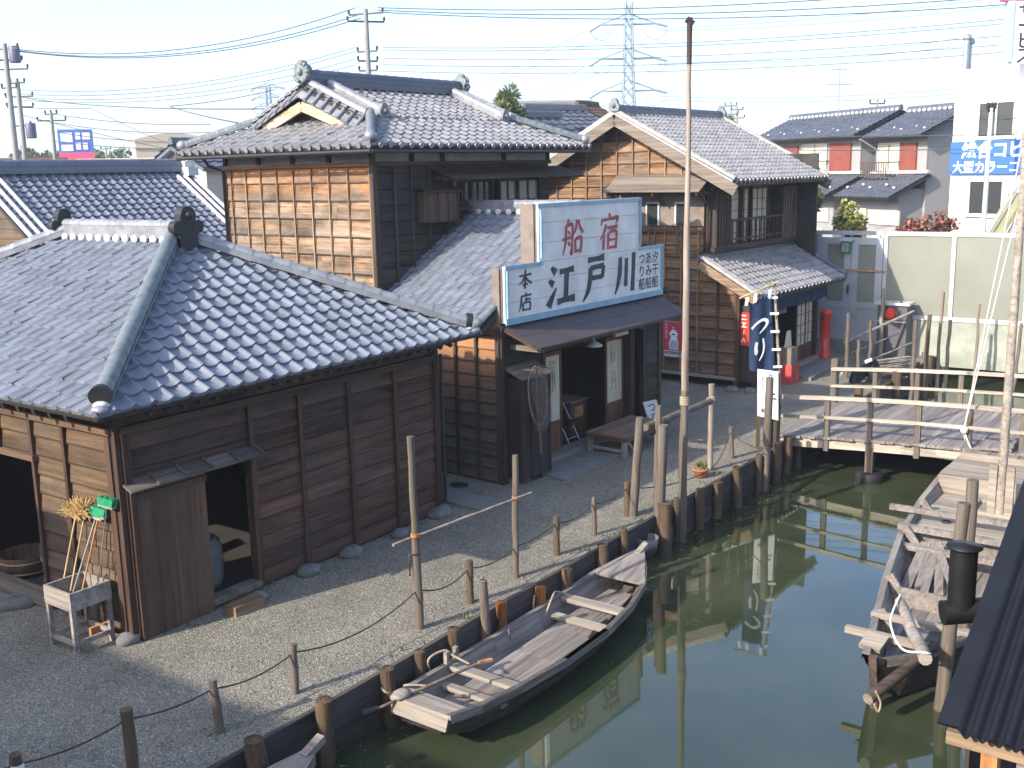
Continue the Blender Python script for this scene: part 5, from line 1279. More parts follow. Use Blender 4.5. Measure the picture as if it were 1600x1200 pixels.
# banner: post, bamboo, cloth
bp = thing('fishing_banner', G(1211, 698), 'tall navy cloth banner with white lettering on a bamboo pole', 'banner')
b0 = G(1211, 698); mm = natural_post(Vector(), at(1216, 598, b0.y) - b0, .085, .075, 10, 6, .01, .08, 61); mm.build('post', W_bark, bp)
tB = at(1210.5, 441, b0.y); m0 = at(1221, 600, b0.y - .1)
mm = natural_post(m0 - b0 - Vector((0, 0, .4)), tB - b0, .032, .026, 8, 8, .004, .03, 62); mm.build('bamboo_pole', W_raw if False else W_cream, bp)
aL = at(1156, 466, b0.y - .25); aR = at(1217, 440, b0.y - .02)
mm = MB(); mm.tube([aL - b0, aR - b0], .018, 7); mm.build('cross_stick', W_bamboo, bp)
# cloth hangs from the stick and is tied to the pole
def bpt(px, py, Y): return at(px, py, Y) - b0
mm = MB(); rows, cols = 14, 10; grid = []
for j in range(rows + 1):
    t = j / rows
    L_ = bpt(1171 + 0*t, 478 + 101*t, b0.y - .22 + .1*t); R_ = bpt(1204 + 6*t, 462 + 121*t, b0.y - .06)
    for i in range(cols + 1):
        s = i / cols; p = L_.lerp(R_, s); p.y += .045 * sin(s * 9 + t * 3) * (0.4 + t) ; grid.append(p)
mm.add(grid, [(j*(cols+1)+i, j*(cols+1)+i+1, (j+1)*(cols+1)+i+1, (j+1)*(cols+1)+i) for j in range(rows) for i in range(cols)], True)
cl_ = mm.build('cloth', M_navy, bp)
L0, R0, LB, RB = bpt(1171, 478, b0.y - .33), bpt(1204, 462, b0.y - .17), bpt(1171, 579, b0.y - .23), bpt(1210, 583, b0.y - .17)
exb = (R0 - L0) * .72; eyb = (L0 - LB)
mm = MB(); glyph(mm, 'つ', L0.lerp(LB, .52) + (R0-L0)*.12, exb, eyb * .26, .004); glyph(mm, 'り', L0.lerp(LB, .90) + (R0-L0)*.22, exb * .8, eyb * .30, .004)
mm.build('white_lettering', M_cloth, cl_)
mm = MB()
for (px, py) in ((1208, 465), (1210, 490), (1211, 518), (1213, 546), (1215, 573)):
    mm.obox(bpt(px, py, b0.y - .16), (.085, 0, 0), (0, .012, 0), (0, 0, .022))
for (px, py) in ((1167, 471), (1180, 466), (1203, 458)): mm.obox(bpt(px, py, b0.y - .2), (.028, 0, 0), (0, .012, 0), (.01, 0, .08))
mm.build('white_loop', M_cloth, cl_)
# white notice board with two text columns
nb0 = G(1203, 700); nb = thing('white_notice', nb0, 'upright white notice board with two columns of writing on the bank', 'notice')
Yb = nb0.y - .12
TL, TR, BL, BR = [at(*p, Yb) - nb0 for p in ((1184.5, 577), (1216, 581), (1184.5, 650), (1216, 657))]
exn = (TR - TL); eyn = (TL - BL); nn = exn.cross(eyn).normalized()
mm = MB(); mm.add([BL, BR, TR, TL] + [p - nn * .05 for p in (BL, BR, TR, TL)], [(0, 1, 2, 3), (7, 6, 5, 4), (0, 4, 5, 1), (1, 5, 6, 2), (2, 6, 7, 3), (3, 7, 4, 0)]); mm.build('board', M_cloth, nb)
mm = MB(); text(mm, 'つ\nり\nと\nく', .10, TL + exn*.26 - eyn*.06, exn, eyn, .004, .01); text(mm, '船', .10, TL + exn*.26 - eyn*.82, exn, eyn, .004, .01)
text(mm, 'か\nへ\nし', .11, TL + exn*.62 - eyn*.06, exn, eyn, .004, .012); text(mm, '千', .26, TL + exn*.62 - eyn*.48, exn, eyn, .004, .02); mm.build('writing', M_ink, nb)
for px in (1187, 1213):
    a_ = at(px, 582, Yb + .09) - nb0; mm = MB(); mm.bar((a_.x, a_.y, -.2), (a_.x, a_.y, a_.z), .07, .07); mm.build('post', W_bark, nb)

# ================================================================== FENCE, GATE AND THINGS BY IT
FU = 31.87
fe = thing('panel_fence', C(FU, 0), 'long beige panel fence with aluminium frames closing off the yard', 'fence', ang=AS)
# local x along the canal, y away from the water
mm = MB(); ys = [-6, -4.0, -2.1, -.2, 1.75, 3.65, 5.55, 7.52, 9.42]
for y0_, y1_ in zip(ys[:-1], ys[1:]):
    mm = MB(); mm.box((-.015, y0_ + .05, 1.2), (.015, y1_ - .05, 3.5)); mm.build('upper_panel', M_panel, fe)
mm = MB(); mm.box((-.015, 11.45, 1.2), (.015, 16, 3.5)); mm.build('upper_panel', M_panel, fe)
mm = MB(); mm.box((-.03, -6, -.25), (.05, 9.4, 1.1)); mm.build('lower_panel', M_panlow, fe)
mm = MB(); mm.box((-.05, -6, 3.5), (.05, 9.42, 3.62)); mm.box((-.06, -6, 1.08), (.06, 9.42, 1.2)); mm.build('rail', M_alulit, fe)
for y in ys: mm = MB(); mm.box((-.06, y - .055, 1.2 if y < 9 else 0), (.06, y + .055, 3.5)); mm.build('post', M_alulit if y < 9 else M_alu, fe)
mm = MB(); mm.box((-.05, 9.48, 3.5), (.05, 16, 3.62)); mm.box((-.05, 11.4, .3), (.05, 16, 1.2)); mm.box((-.05, 11.36, .3), (.05, 11.48, 3.5)); mm.box((-.05, 12.6, 1.2), (.05, 12.7, 3.5)); mm.build('gate_frame', M_alu, fe)
mm = MB(); mm.box((-.25, 9.3, 0), (.15, 11.6, .32)); mm.build('footing', M_conc, fe)
gt = thing('double_gate', C(FU, 0), 'grey aluminium double gate with frosted panes beside the gabled house', 'gate', ang=AS)
for y0_, y1_ in ((9.5, 10.42), (10.44, 11.36)):
    mm = MB(); zz = .34
    for y in (y0_ + .1, y1_ - .1): mm.box((-.07, y - .1, zz), (.03, y + .1, 3.42))
    for z0_, z1_ in ((zz, zz + .18), (1.3, 1.5), (3.22, 3.42)): mm.box((-.068, y0_ + .2, z0_), (.028, y1_ - .2, z1_))
    lf_ = mm.build('leaf', M_alu, gt)
    mm = MB(); mm.box((-.03, y0_ + .2, 1.5), (-.01, y1_ - .2, 3.22)); mm.build('pane', M_panel, lf_)
    mm = MB(); mm.box((-.04, y0_ + .2, zz + .18), (-.02, y1_ - .2, 1.3)); mm.build('kick_panel', M_alu, lf_)
mm = MB(); mm.box((-.12, 10.46, 1.75), (-.07, 10.5, 2.0)); mm.build('handle', M_gutter, gt)
mm = MB(); mm.bar((-.1, 9.4, 2.45), (-.1, 10.65, 2.45), .03, .05); mm.build('crossbar', W_raw, gt)
def fl(x, y, z): return C(FU + x, y, z)
el = thing('exit_lamp', fl(-.15, 10.55, 3.1), 'small green lantern with a number fixed above the gate', 'lamp', ang=AS)
mm = MB(); mm.box((-.12, -.14, -.12), (.1, .14, .22)); mm.build('case', M_greenlamp, el); mm = MB(); mm.box((-.16, -.2, .22), (.12, .2, .28)); mm.build('cap', M_alulit, el)
mm = MB(); mm.box((-.128, -.1, -.08), (-.121, .1, .17)); ff = mm.build('face', M_panlow, el); mm = MB(); text(mm, '2', .22, (-.129, 0, .15), (0, -1, 0), (0, 0, 1), .001, .01); mm.build('number', M_greenlamp, ff)
fd = thing('flood_lamp', fl(-.5, 12.05, 3.5), 'round grey floodlight mounted on top of the fence beside the gabled house', 'floodlight', ang=AS)
mm = MB(); mm.tube([(-.25, .12, -.05), (.2, -.1, .1)], [.17, .15], 14); mm.build('housing', M_alu, fd); mm = MB(); mm.bar((.1, 0, 0), (.5, 0, .05), .05, .05); mm.build('arm', M_gutter, fd)
M_cabinet = plain('dark grey cabinet', (.09, .09, .10), .5, .1, .1)
hy = thing('alarm_cabinet', C(31.35, 8.95), 'tall grey alarm cabinet with a round red lamp beside the gate', 'cabinet', ang=AS)
mm = MB(); mm.box((-.22, -.42, 0), (.3, .42, 1.55)); mm.build('case', M_cabinet, hy)
mm = MB(); mm.box((-.24, -.42, 1.05), (-.22, .42, 1.09)); mm.box((-.3, -.5, 1.55), (.3, .5, 1.62)); mm.build('trim', M_alulit, hy)
mm = MB(); mm.tube([(-.22, .05, 1.3), (-.30, .05, 1.3)], [.17, .14], 16); mm.build('red_lamp', M_red, hy)
# upright poles behind the bridge
for i, (pb, zb, pt, r, lab, mt) in enumerate((
  ((1322, 590), 0, (1326, 489), .06, 'knotty grey pole left of the dark hanging net behind the bridge', W_post), ((1340, 595), 0, (1342, 532), .055, 'short pole just left of the dark net behind the bridge', W_post),
  ((1358, 598), 0, (1361, 501), .05, 'grey pole rising through the dark net', W_post), ((1376, 560), 0, (1380, 451), .065, 'tall brown pole in front of the alarm cabinet', W_pole),
  ((1404, 560), 0, (1408, 469), .05, 'thin dark pole at the right side of the alarm cabinet', W_post), ((1424, 612), -.3, (1431, 500), .06, 'pole in front of the fence foot at the bend of the bank', W_post),
  ((1444, 617), -.5, (1453, 492), .065, 'dark thick pole before the fence, right of the cabinet', W_bark), ((1462, 618), WZ, (1474, 456), .05, 'slender brown pole before the fence, taller than its neighbours', W_pole),
  ((1475, 614), WZ, (1485, 500), .055, 'stout brown pole standing close right of the slender one', W_pole), ((1520, 606), WZ, (1531, 475), .045, 'pale thin pole alone in the water before the middle of the fence', W_pole),
  ((1582, 620), WZ, (1596, 505), .05, 'grey pole before the fence at the right edge of the picture', W_post))):
    pole('waterside_pole', pb, zb, pt, r, r*.85, lab, 'pole', mt, 'upright poles behind the bridge', seed=160 + i, below=.6 if zb < 0 else 0, wob=.02)
Yr = G(1376, 560).y
for i, (p, q, r, lab) in enumerate((((1318, 536), (1428, 486), .045, 'thick pale bamboo rail tied to poles beside the cabinet'), ((1330, 552), (1404, 521), .022, 'thin bamboo rail below the thick one beside the cabinet'), ((1352, 566), (1424, 536), .028, 'low bamboo rail above the dark net'))):
    a_, b_ = at(*p, Yr - 1.2), at(*q, Yr - .2); o = natural_post(Vector(), b_ - a_, r, r*.9, 8, 6, .01, .05, 180 + i).build('bamboo_rail', W_cream if i == 0 else W_pole, None, a_); tag(o, lab, 'bamboo rail')
# dark net draped over poles
Yn = G(1358, 598).y - .2
mm = MB(); rows, cols = 8, 14; grid = []
tops_ = [(1330, 582), (1342, 574), (1352, 568), (1360, 566), (1368, 560), (1374, 568), (1379, 590)]
bots_ = [(1326, 596), (1336, 606), (1350, 592), (1358, 585), (1364, 600), (1371, 604), (1379, 600)]
def lerp2(L_, t):
    f = t * (len(L_) - 1); i = min(int(f), len(L_) - 2); g = f - i; return (L_[i][0]*(1-g) + L_[i+1][0]*g, L_[i][1]*(1-g) + L_[i+1][1]*g)
O0 = at(1355, 595, Yn)
for j in range(rows + 1):
    for i in range(cols + 1):
        a_, b_ = lerp2(tops_, i/cols), lerp2(bots_, i/cols); t = j/rows
        grid.append(at(a_[0]*(1-t) + b_[0]*t, a_[1]*(1-t) + b_[1]*t, Yn + .12*sin(i*1.3) * (.3+t)) - O0)
mm.add(grid, [(j*(cols+1)+i, j*(cols+1)+i+1, (j+1)*(cols+1)+i+1, (j+1)*(cols+1)+i) for j in range(rows) for i in range(cols)], True)
M_darknet = plain('dark net twine', (.012, .014, .024), .95, 0, .4, 30, .4)
dn = thing('draped_net', O0, 'dark navy net draped over stakes behind the bridge rail', 'net'); mm.build('net_cloth', M_darknet, dn)
mm = MB(); mm.tube([at(1352, 566, Yn - .1) - O0, at(1362, 562, Yn - .1) - O0], .05, 8); mm.build('float', M_cloth, dn)
mm = MB(); mm.tube([at(1310, 590, Yn - .1) - O0, at(1316, 582, Yn - .1) - O0], .03, 7); mm.build('float', M_cloth, dn)
for i, (px, py, z, s, lab) in enumerate(((1395, 572, .2, (.5, .3, .18), 'bundle of bleached brushwood left of the culvert'), (1380, 584, .15, (.45, .25, .14), 'smaller bundle of bleached brushwood beside the dark net'))):
    mm = MB(); rs = random.Random(i)
    for k in range(34): a_ = Vector((rs.uniform(-.1, .1), rs.uniform(-s[1], s[1]), rs.uniform(-s[2], s[2]))); mm.tube([a_ - Vector((s[0]*rs.uniform(.7, 1.2), .1, 0)), a_ + Vector((s[0]*rs.uniform(.7, 1.2), .15, .05))], rs.uniform(.012, .028), 5)
    tag(mm.build('brushwood', W_cream, None, G(px, py, z)), lab, 'brushwood')

# ================================================================== BRIDGE
br = thing('plank_bridge', C(22.2, 4), 'arched grey plank footbridge with pale timber rails over the canal', 'bridge', ang=AS)
def bz(v): t = (v - 2.6) / 5.6; return .12 + .24 * (1 - min(1.3, t*t))
B0 = Vector((22.2, 4, 0))
def bq(u, v, z): return Vector((u - 22.2, v - 4, z))
mm = MB(); v = 8.2
while v > -2.2:
    wd = .155; z = bz(v - wd/2); du = random.uniform(-.03, .03)
    mm.obox(bq(22.25 + du, v - wd/2, z - .025 + random.uniform(-.003, .003)), (1.83, 0, 0), (0, wd/2 - .005, -.001), (0, 0, .025)); v -= wd
mm.build('deck', W_deck, br)
vv = [8.2 - i * .65 for i in range(17)]
for u, gd, gh in ((20.55, .15, .2), (22.2, .27, .44), (23.9, .33, .56)):  # middle and far girders deepened to block bright reflections under the deck
    mm = MB()
    for v0, v1 in zip(vv[:-1], vv[1:]): mm.bar(bq(u, v0, bz(v0) - gd), bq(u, v1, bz(v1) - gd), .12, gh)
    mm.build('girder', W_rail if u < 21 else W_beamy, br)
for u, vl in ((20.5, [7.07, 6.22, 5.30, 4.38, 3.46, 2.54, 1.6, .7, -.2]), (24.0, [8.15, 7.2, 6.27, 5.35, 4.43, 3.5, 2.6, 1.7, .8, -.1])):
    for v in vl:
        lo = -.30 if u < 21 else 0.0
        mm = MB(); mm.bar(bq(u, v, bz(v) + lo), bq(u, v, bz(v) + .80), .10, .10); mm.build('rail_post', W_post, br)
    st_ = 8.05 if u < 21 else 8.2
    vs_ = [st_] + vl + [-1.8]
    for h, tk in ((.80, .075), (.40, .06)):
        mm = MB()
        for v0, v1 in zip(vs_[:-1], vs_[1:]): mm.bar(bq(u - .06, v0, bz(v0) + h), bq(u - .06, v1, bz(v1) + h), tk, tk)
        mm.build('handrail' if h > .6 else 'mid_rail', W_rail, br)
mm = MB(); mm.bar(bq(24.05, 8.15, 0), bq(24.05, 8.15, 1.15), .15, .15); mm.build('end_post', W_post, br)
mm = MB(); mm.bar(bq(20.55, 6.2, -1.3), bq(20.55, 6.2, .1), .15, .15); mm.build('pier', W_post, br)
mm = MB(); mm.lathe([(.0, -.42), (.26, -.42), (.28, -.46), (.28, -.72), (.0, -.72)], bq(20.55, 6.2, 0), 18); mm.build('pier_collar', M_rubber, br)
for v in (3.4, .6):
    mm = MB(); mm.bar(bq(22.2, v, -1.3), bq(22.2, v, .1), .2, .2); mm.build('pier', W_post, br)

# ================================================================== BOAT ALONG THE BANK
def boat(root, st, th, floor_z, ch, mats):
    """planked hull: st = stations (u, left v, right v, gunwale z, bottom left v, bottom right v, bottom z)"""
    out, inn_, gun = MB(), MB(), MB()
    for a_, b_ in zip(st[:-1], st[1:]):
        for s in (0, 1):
            def T(q): return Vector((q[0], q[1+s], q[3]))
            def Bm(q): return Vector((q[0], q[4+s], q[6]))
            sg_ = 1 if s == 0 else -1; off = Vector((0, -sg_ * th, 0))
            q = [Bm(a_), Bm(b_), T(b_), T(a_)]
            m1 = [q[0].lerp(q[3], .5), q[1].lerp(q[2], .5)]
            fo = [(0, 1, 2, 3)] if s else [(3, 2, 1, 0)]; fi = [(3, 2, 1, 0)] if s else [(0, 1, 2, 3)]
            e1 = Vector((0, sg_ * .012, 0))
            out.add([q[0], q[1], m1[1], m1[0]], fo); out.add([m1[0] + e1, m1[1] + e1, q[2] + e1, q[3] + e1], fo)
            qi = [p + off for p in q]; inn_.add(qi, fi)
            gun.add([q[3] + e1*2, q[2] + e1*2, q[2] + off*1.3, q[3] + off*1.3, *(p + Vector((0, 0, .025)) for p in (q[3] + e1*2, q[2] + e1*2, q[2] + off*1.3, q[3] + off*1.3)),], [(4, 5, 6, 7), (0, 1, 5, 4), (2, 3, 7, 6), (7, 6, 5, 4)] if s else [(7, 6, 5, 4), (4, 5, 1, 0), (6, 7, 3, 2)])
            gun.add([q[3] + e1*2 - Vector((0, 0, .07)), q[2] + e1*2 - Vector((0, 0, .07)), q[2] + e1*2 + Vector((0, 0, .0)), q[3] + e1*2], fo)
        out.add([(a_[0], a_[4], a_[6]), (b_[0], b_[4], b_[6]), (b_[0], b_[5], b_[6]), (a_[0], a_[5], a_[6])], [(0, 1, 2, 3)])
    h = out.build('hull', mats[0], root); inn_.build('inner_plank', mats[1], root); gun.build('gunwale', mats[2], root)
    return h
fz = -.42
b1_ = thing('moored_boat', C(0, 0), 'long narrow grey wooden boat moored against the plank bank', 'boat', ang=AS)
ST = [(7.95, 7.52, 6.70, -.10, 7.42, 6.80, -.34), (8.4, 7.58, 6.62, -.15, 7.44, 6.78, -.50), (9.1, 7.64, 6.57, -.20, 7.44, 6.78, -.62), (10.0, 7.68, 6.54, -.24, 7.46, 6.76, -.68), (11.0, 7.70, 6.56, -.24, 7.48, 6.80, -.68), (11.8, 7.69, 6.66, -.22, 7.5, 6.92, -.66), (12.5, 7.66, 6.84, -.17, 7.5, 7.05, -.58), (12.9, 7.57, 7.04, -.13, 7.46, 7.17, -.46), (13.3, 7.42, 7.30, -.06, 7.40, 7.32, -.16)]
boat(b1_, ST, .035, fz, 0, [W_boatout, W_boat, W_boat])
def stn(u):
    for a_, b_ in zip(ST[:-1], ST[1:]):
        if a_[0] <= u <= b_[0]:
            t = (u - a_[0])/(b_[0] - a_[0]); return [a_[i]*(1-t) + b_[i]*t for i in range(7)]
    return ST[-1] if u > 5 else ST[0]
mm = MB()
us = [8.35, 9.3, 10.2, 11.1, 12.0, 12.6]
for a_, b_ in zip(us[:-1], us[1:]):
    A_, B_ = stn(a_), stn(b_)
    for k in range(3):
        t0, t1 = k/3 + .004, (k+1)/3 - .004
        f = lambda Q, t: (Q[4]-.02)*(1-t) + (Q[5]+.02)*t
        mm.poly([(a_+.004, f(A_, t1), fz), (b_-.004, f(B_, t1), fz), (b_-.004, f(B_, t0), fz), (a_+.004, f(A_, t0), fz)], .03)
mm.build('floor_board', W_boat, b1_)
def cross(u0, u1, dz, th_, name, mat, inset=.03):
    A_, B_ = stn(u0), stn(u1); z0_, z1_ = A_[3] + dz, B_[3] + dz
    mm = MB(); mm.poly([(u0, A_[2]+inset, z0_), (u1, B_[2]+inset, z1_), (u1, B_[1]-inset, z1_), (u0, A_[1]-inset, z0_)], th_); return mm.build(name, mat, b1_)
cross(7.95, 8.25, .02, .05, 'stern_plank', W_cream, -.02)
mm = MB(); mm.poly([(7.945, 7.52, -.09), (7.945, 6.70, -.09), (7.90, 6.72, -.26), (7.90, 7.50, -.26)][::-1], .03); mm.build('transom', W_cream, b1_)
cross(9.02, 9.17, -.0, .05, 'thwart', W_cream); cross(8.80, 8.92, -.14, .05, 'thwart', W_cream, .05)
cross(11.55, 11.72, .0, .05, 'thwart', W_cream); cross(11.22, 11.36, -.12, .05, 'thwart', W_cream, .05)
cross(12.45, 13.31, .025, .04, 'bow_deck', W_boat, -.02)
mm = MB(); mm.bar((13.22, 7.36, -.08), (13.48, 7.36, .01), .1, .08); mm.build('stem_head', W_cream, b1_)
mm = MB(); mm.bar((10.3, 7.60, -.66), (10.3, 7.66, -.21), .10, .04, (1, 0, 0)); mm.build('frame_rib', W_boat, b1_)
mm = MB(); mm.bar((8.95, 7.55, -.12), (8.95, 7.55, .03), .05, .05); mm.bar((9.12, 7.55, -.12), (9.12, 7.55, .03), .05, .05); mm.build('cleat', W_cream, b1_)
mm = MB(); mm.sphere((8.0, 7.42, -.06), .1, 10, 6, (1.3, 1, .5)); mm.build('oar_rest', W_cream, b1_)
mm = MB()
for k in range(9): mm.bar((11.4 + k*.03, 6.95, fz + .012), (11.0 + k*.03, 6.85, fz+.012), .012, .012)
mm.build('grating', W_beamx, b1_)
ol = C(7.75, 7.55, -.16)
oa = thing('sculling_oar', ol, 'long thin sculling oar lying over the stern of the moored boat', 'oar')
qo = G(757, 1032, .12) - ol
mm = MB(); mm.tube([(0, 0, 0), qo], .018, 8); mm.build('shaft', W_post, oa); mm = MB(); mm.bar(qo - Vector((.07, .05, 0)), qo + Vector((.09, .02, 0)), .03, .03); mm.build('grip', W_raw, oa)
mm = MB(); mm.tube([(0, 0, 0), (-.16, -.05, -.03)], [.04, .05], 8); mm.build('wrapped_end', M_gutter, oa)
def rope(pts, r, mat, label, name='mooring_rope'):
    pts = [Vector(p) for p in pts]; s = []
    for i in range(len(pts) - 1):
        a, b, c, d = pts[max(i-1, 0)], pts[i], pts[i+1], pts[min(i+2, len(pts)-1)]
        for k in range(6):
            t = k/6; s.append(.5*((2*b) + (c-a)*t + (2*a-5*b+4*c-d)*t*t + (3*b-a-3*c+d)*t**3))
    s.append(pts[-1]); o0 = s[0].copy(); mb = MB(); mb.tube([p - o0 for p in s], r, 6); return tag(mb.build(name, mat, None, o0), label, 'rope')
rope([onv(596, 1075, 7.78), onv(604, 1082, 7.70), onv(622, 1084, 7.66), onv(640, 1078, 7.60), C(8.15, 7.5, -.04), C(8.3, 7.3, -.06), C(8.1, 7.35, -.05)], .014, M_rope, 'tan rope from the brown pile to the boat stern')
rope([onv(676, 1060, 7.75), C(8.75, 7.66, -.02), C(8.95, 7.58, .04), C(9.0, 7.5, -.02), C(9.06, 7.3, -.1)], .014, M_rope, 'tan rope curling over the boat side at the stern cleat')
tl = onv(845, 925, 7.72)
rope([tl + Vector((-.09, -.05, -.02)), tl + Vector((-.1, -.1, -.25)), tl + Vector((.02, -.12, -.33)), C(11.35, 7.62, -.1), C(11.5, 7.66, -.13), C(11.62, 7.6, -.18)], .015, M_rope, 'tan rope looped from the amber pile to the boat thwart')
# second boat cut by the bottom edge
b2_ = thing('moored_boat', C(-6.74, .0), 'pale bow of another boat cut off by the bottom edge', 'boat', ang=AS)
ST2 = [(q[0], q[1], q[2], q[3], q[4], q[5], q[6]) for q in ST]
boat(b2_, ST2, .035, fz, 0, [W_boatout, W_boat, W_boat])
A_, B_ = stn(12.1), stn(13.3)
mm = MB(); mm.poly([(12.1, A_[2]-.02, A_[3]+.03), (13.3, B_[2]-.02, B_[3]+.03), (13.3, B_[1]+.02, B_[3]+.03), (12.1, A_[1]+.02, A_[3]+.03)], .04); mm.build('bow_deck', W_boat, b2_)
mm = MB(); mm.bar((13.22, 7.36, -.06), (13.48, 7.36, .04), .1, .08); mm.build('stem_head', W_cream, b2_)

# ================================================================== LARGE BOAT ON THE RIGHT
b3_ = thing('fishing_boat', C(0, 0), 'wide old fishing boat with mast and loose planks lying below the dark roof', 'boat', ang=AS)
ST3 = [(11.45, 3.42, 3.18, .06, 3.33, 3.28, -.12), (11.9, 3.52, 2.94, -.0, 3.36, 3.12, -.55), (12.8, 3.72, 2.62, -.05, 3.50, 2.85, -.72), (14.2, 4.02, 2.30, -.08, 3.72, 2.55, -.80), (16.1, 4.36, 2.02, -.06, 4.0, 2.3, -.82), (17.8, 4.52, 1.90, -.0, 4.1, 2.25, -.82), (19.3, 4.56, 1.88, .08, 4.1, 2.3, -.80), (20.6, 4.46, 1.95, .18, 4.0, 2.4, -.72), (21.6, 4.30, 2.1, .26, 3.9, 2.5, -.5)]
W_hull2 = wood('dark brown hull plank', (.035, .026, .022), (.11, .08, .062), 'x', isl=.3)
boat(b3_, ST3, .05, 0, 0, [W_hull2, W_boat, W_boat])
def st3(u):
    for a_, b_ in zip(ST3[:-1], ST3[1:]):
        if a_[0] <= u <= b_[0]:
            t = (u - a_[0])/(b_[0] - a_[0]); return [a_[i]*(1-t) + b_[i]*t for i in range(7)]
    return ST3[-1]
def inner(u, z):      # inner left / right at height z
    q = st3(u); t = min(1, max(0, (z - q[6]) / (q[3] - q[6]))); return q[4]*(1-t) + q[1]*t - .06, q[5]*(1-t) + q[2]*t + .06
def deckp(name, u0, u1, z, n, mat, th_=.03, axis='u'):
    mm = MB()
    for k in range(n):
        if axis == 'u':
            t0, t1 = k/n + .004, (k+1)/n - .004; A_, B_ = inner(u0, z), inner(u1, z); f = lambda Q, t: Q[0]*(1-t) + Q[1]*t
            mm.poly([(u0, f(A_, t1), z), (u1, f(B_, t1), z), (u1, f(B_, t0), z), (u0, f(A_, t0), z)], th_)
        else:
            a_, b_ = u0 + (u1-u0)*k/n + .004, u0 + (u1-u0)*(k+1)/n - .004; A_, B_ = inner(a_, z), inner(b_, z)
            mm.poly([(a_, A_[1], z), (b_, B_[1], z), (b_, B_[0], z), (a_, A_[0], z)], th_)
    return mm.build(name, mat, b3_)
deckp('fore_floor', 12.2, 14.15, -.38, 6, W_boat)
deckp('hold_floor', 14.2, 16.4, -.52, 6, W_boat)
deckp('aft_deck', 17.0, 18.9, -.12, 7, W_cream, .04, 'v')
deckp('raised_deck', 18.9, 20.1, .22, 5, W_cream, .05, 'v')
deckp('stern_deck', 20.15, 21.6, .34, 5, W_boat, .05)
for u, zt_, zb_, m_ in ((14.17, -.12, -.5, W_boat), (16.5, -.02, -.6, W_boat), (16.98, -.12, -.6, W_cream), (18.9, .22, -.12, W_cream), (20.12, .34, .1, W_cream)):
    A_ = inner(u, zt_); mm = MB(); mm.box((u - .02, A_[1], zb_), (u + .02, A_[0], zt_)); mm.build('bulkhead', m_, b3_)
def beam3(u, ext_l, dz, w_, h_, mat=W_greyy, du=0, ext_r=.05):
    q = st3(u); mm = MB(); mm.bar((u + du, q[1] + ext_l, q[3] + dz), (u, q[2] - ext_r, q[3] + dz), w_, h_); return mm.build('cross_beam', mat, b3_)
beam3(12.1, .28, .06, .09, .08, W_cream); beam3(12.85, .03, .04, .09, .07, W_cream); beam3(16.3, .05, .08, .11, .09, W_boat); beam3(15.9, -.02, -.08, .12, .08, W_boat); beam3(17.15, .32, .10, .1, .08, W_boat, -.1)
# hatch frames on the pale deck
for (u0, u1, v0, v1, z) in ((17.95, 18.65, 3.75, 2.9, -.115), (17.95, 18.65, 2.7, 2.05, -.115)):
    mm = MB()
    for a_, b_ in (((u0, v0), (u1, v0)), ((u1, v0), (u1, v1)), ((u1, v1), (u0, v1)), ((u0, v1), (u0, v0))): mm.bar((*a_, z + .03), (*b_, z + .03), .06, .06)
    mm.box((u0 + .1, v1 + .1, z), (u1 - .1, v0 - .1, z + .045)); mm.build('hatch', W_cream, b3_)
mm = MB(); mm.lathe([(.05, 0), (.08, 0), (.08, .02), (.05, .02)], (17.3, 3.95, -.12), 14); mm.build('ring_bolt', M_gutter, b3_)
for k, (a_, b_, wd) in enumerate((((14.4, 3.85), (16.1, 3.95), .14), ((14.35, 3.6), (16.2, 3.85), .2), ((14.5, 3.35), (16.1, 3.75), .12), ((14.4, 3.0), (15.6, 3.6), .1))):
    p = thing('loose_plank', C(a_[0], a_[1], -.45), ['loose plank leaning along the left side of the fishing boat hold', 'widest loose plank lying in the fishing boat hold', 'narrow loose plank beside the widest one in the hold', 'short loose plank nearest the dark stove pipe in the hold'][k], 'plank', 'loose planks in the boat hold', ang=AS)
    mm = MB(); mm.bar((0, 0, 0), (b_[0]-a_[0], b_[1]-a_[1], .34), wd, .045); mm.build('plank', W_boat, p)
for y, h_ in ((3.95, .18), (3.0, .2)):
    mm = MB(); mm.bar((13.0, y - .6, -.34), (13.0, y - .6, -.10), .05, .05); 
mm = MB(); mm.box((12.95, 2.75, -.375), (13.7, 3.25, -.30)); mm.build('fish_well', W_boat, b3_)
mm = MB(); mm.box((13.0, 2.85, -.298), (13.45, 3.15, -.290)); mm.build('well_opening', M_black, b3_)
for s, u in ((1, 12.9), (1, 14.2), (1, 16.2), (-1, 14.2), (1, 17.6)):
    q = st3(u); v = q[1] - .08 if s > 0 else q[2] + .08; vb = q[4] - .08 if s > 0 else q[5] + .08
    mm = MB(); mm.bar((u, vb, -.45), (u, v, q[3] + .1), .12, .05, (1, 0, 0)); mm.build('frame_rib', W_boat, b3_)
mm = MB(); mm.bar((11.75, 3.45, .02), (12.0, 3.42, .1), .26, .05); mm.build('stem_cap', W_cream, b3_)
mm = MB(); mm.bar((11.42, 3.3, .10), (11.6, 3.3, -.8), .09, .07, (1, 0, 0)); mm.build('stem_post', W_hull2, b3_)
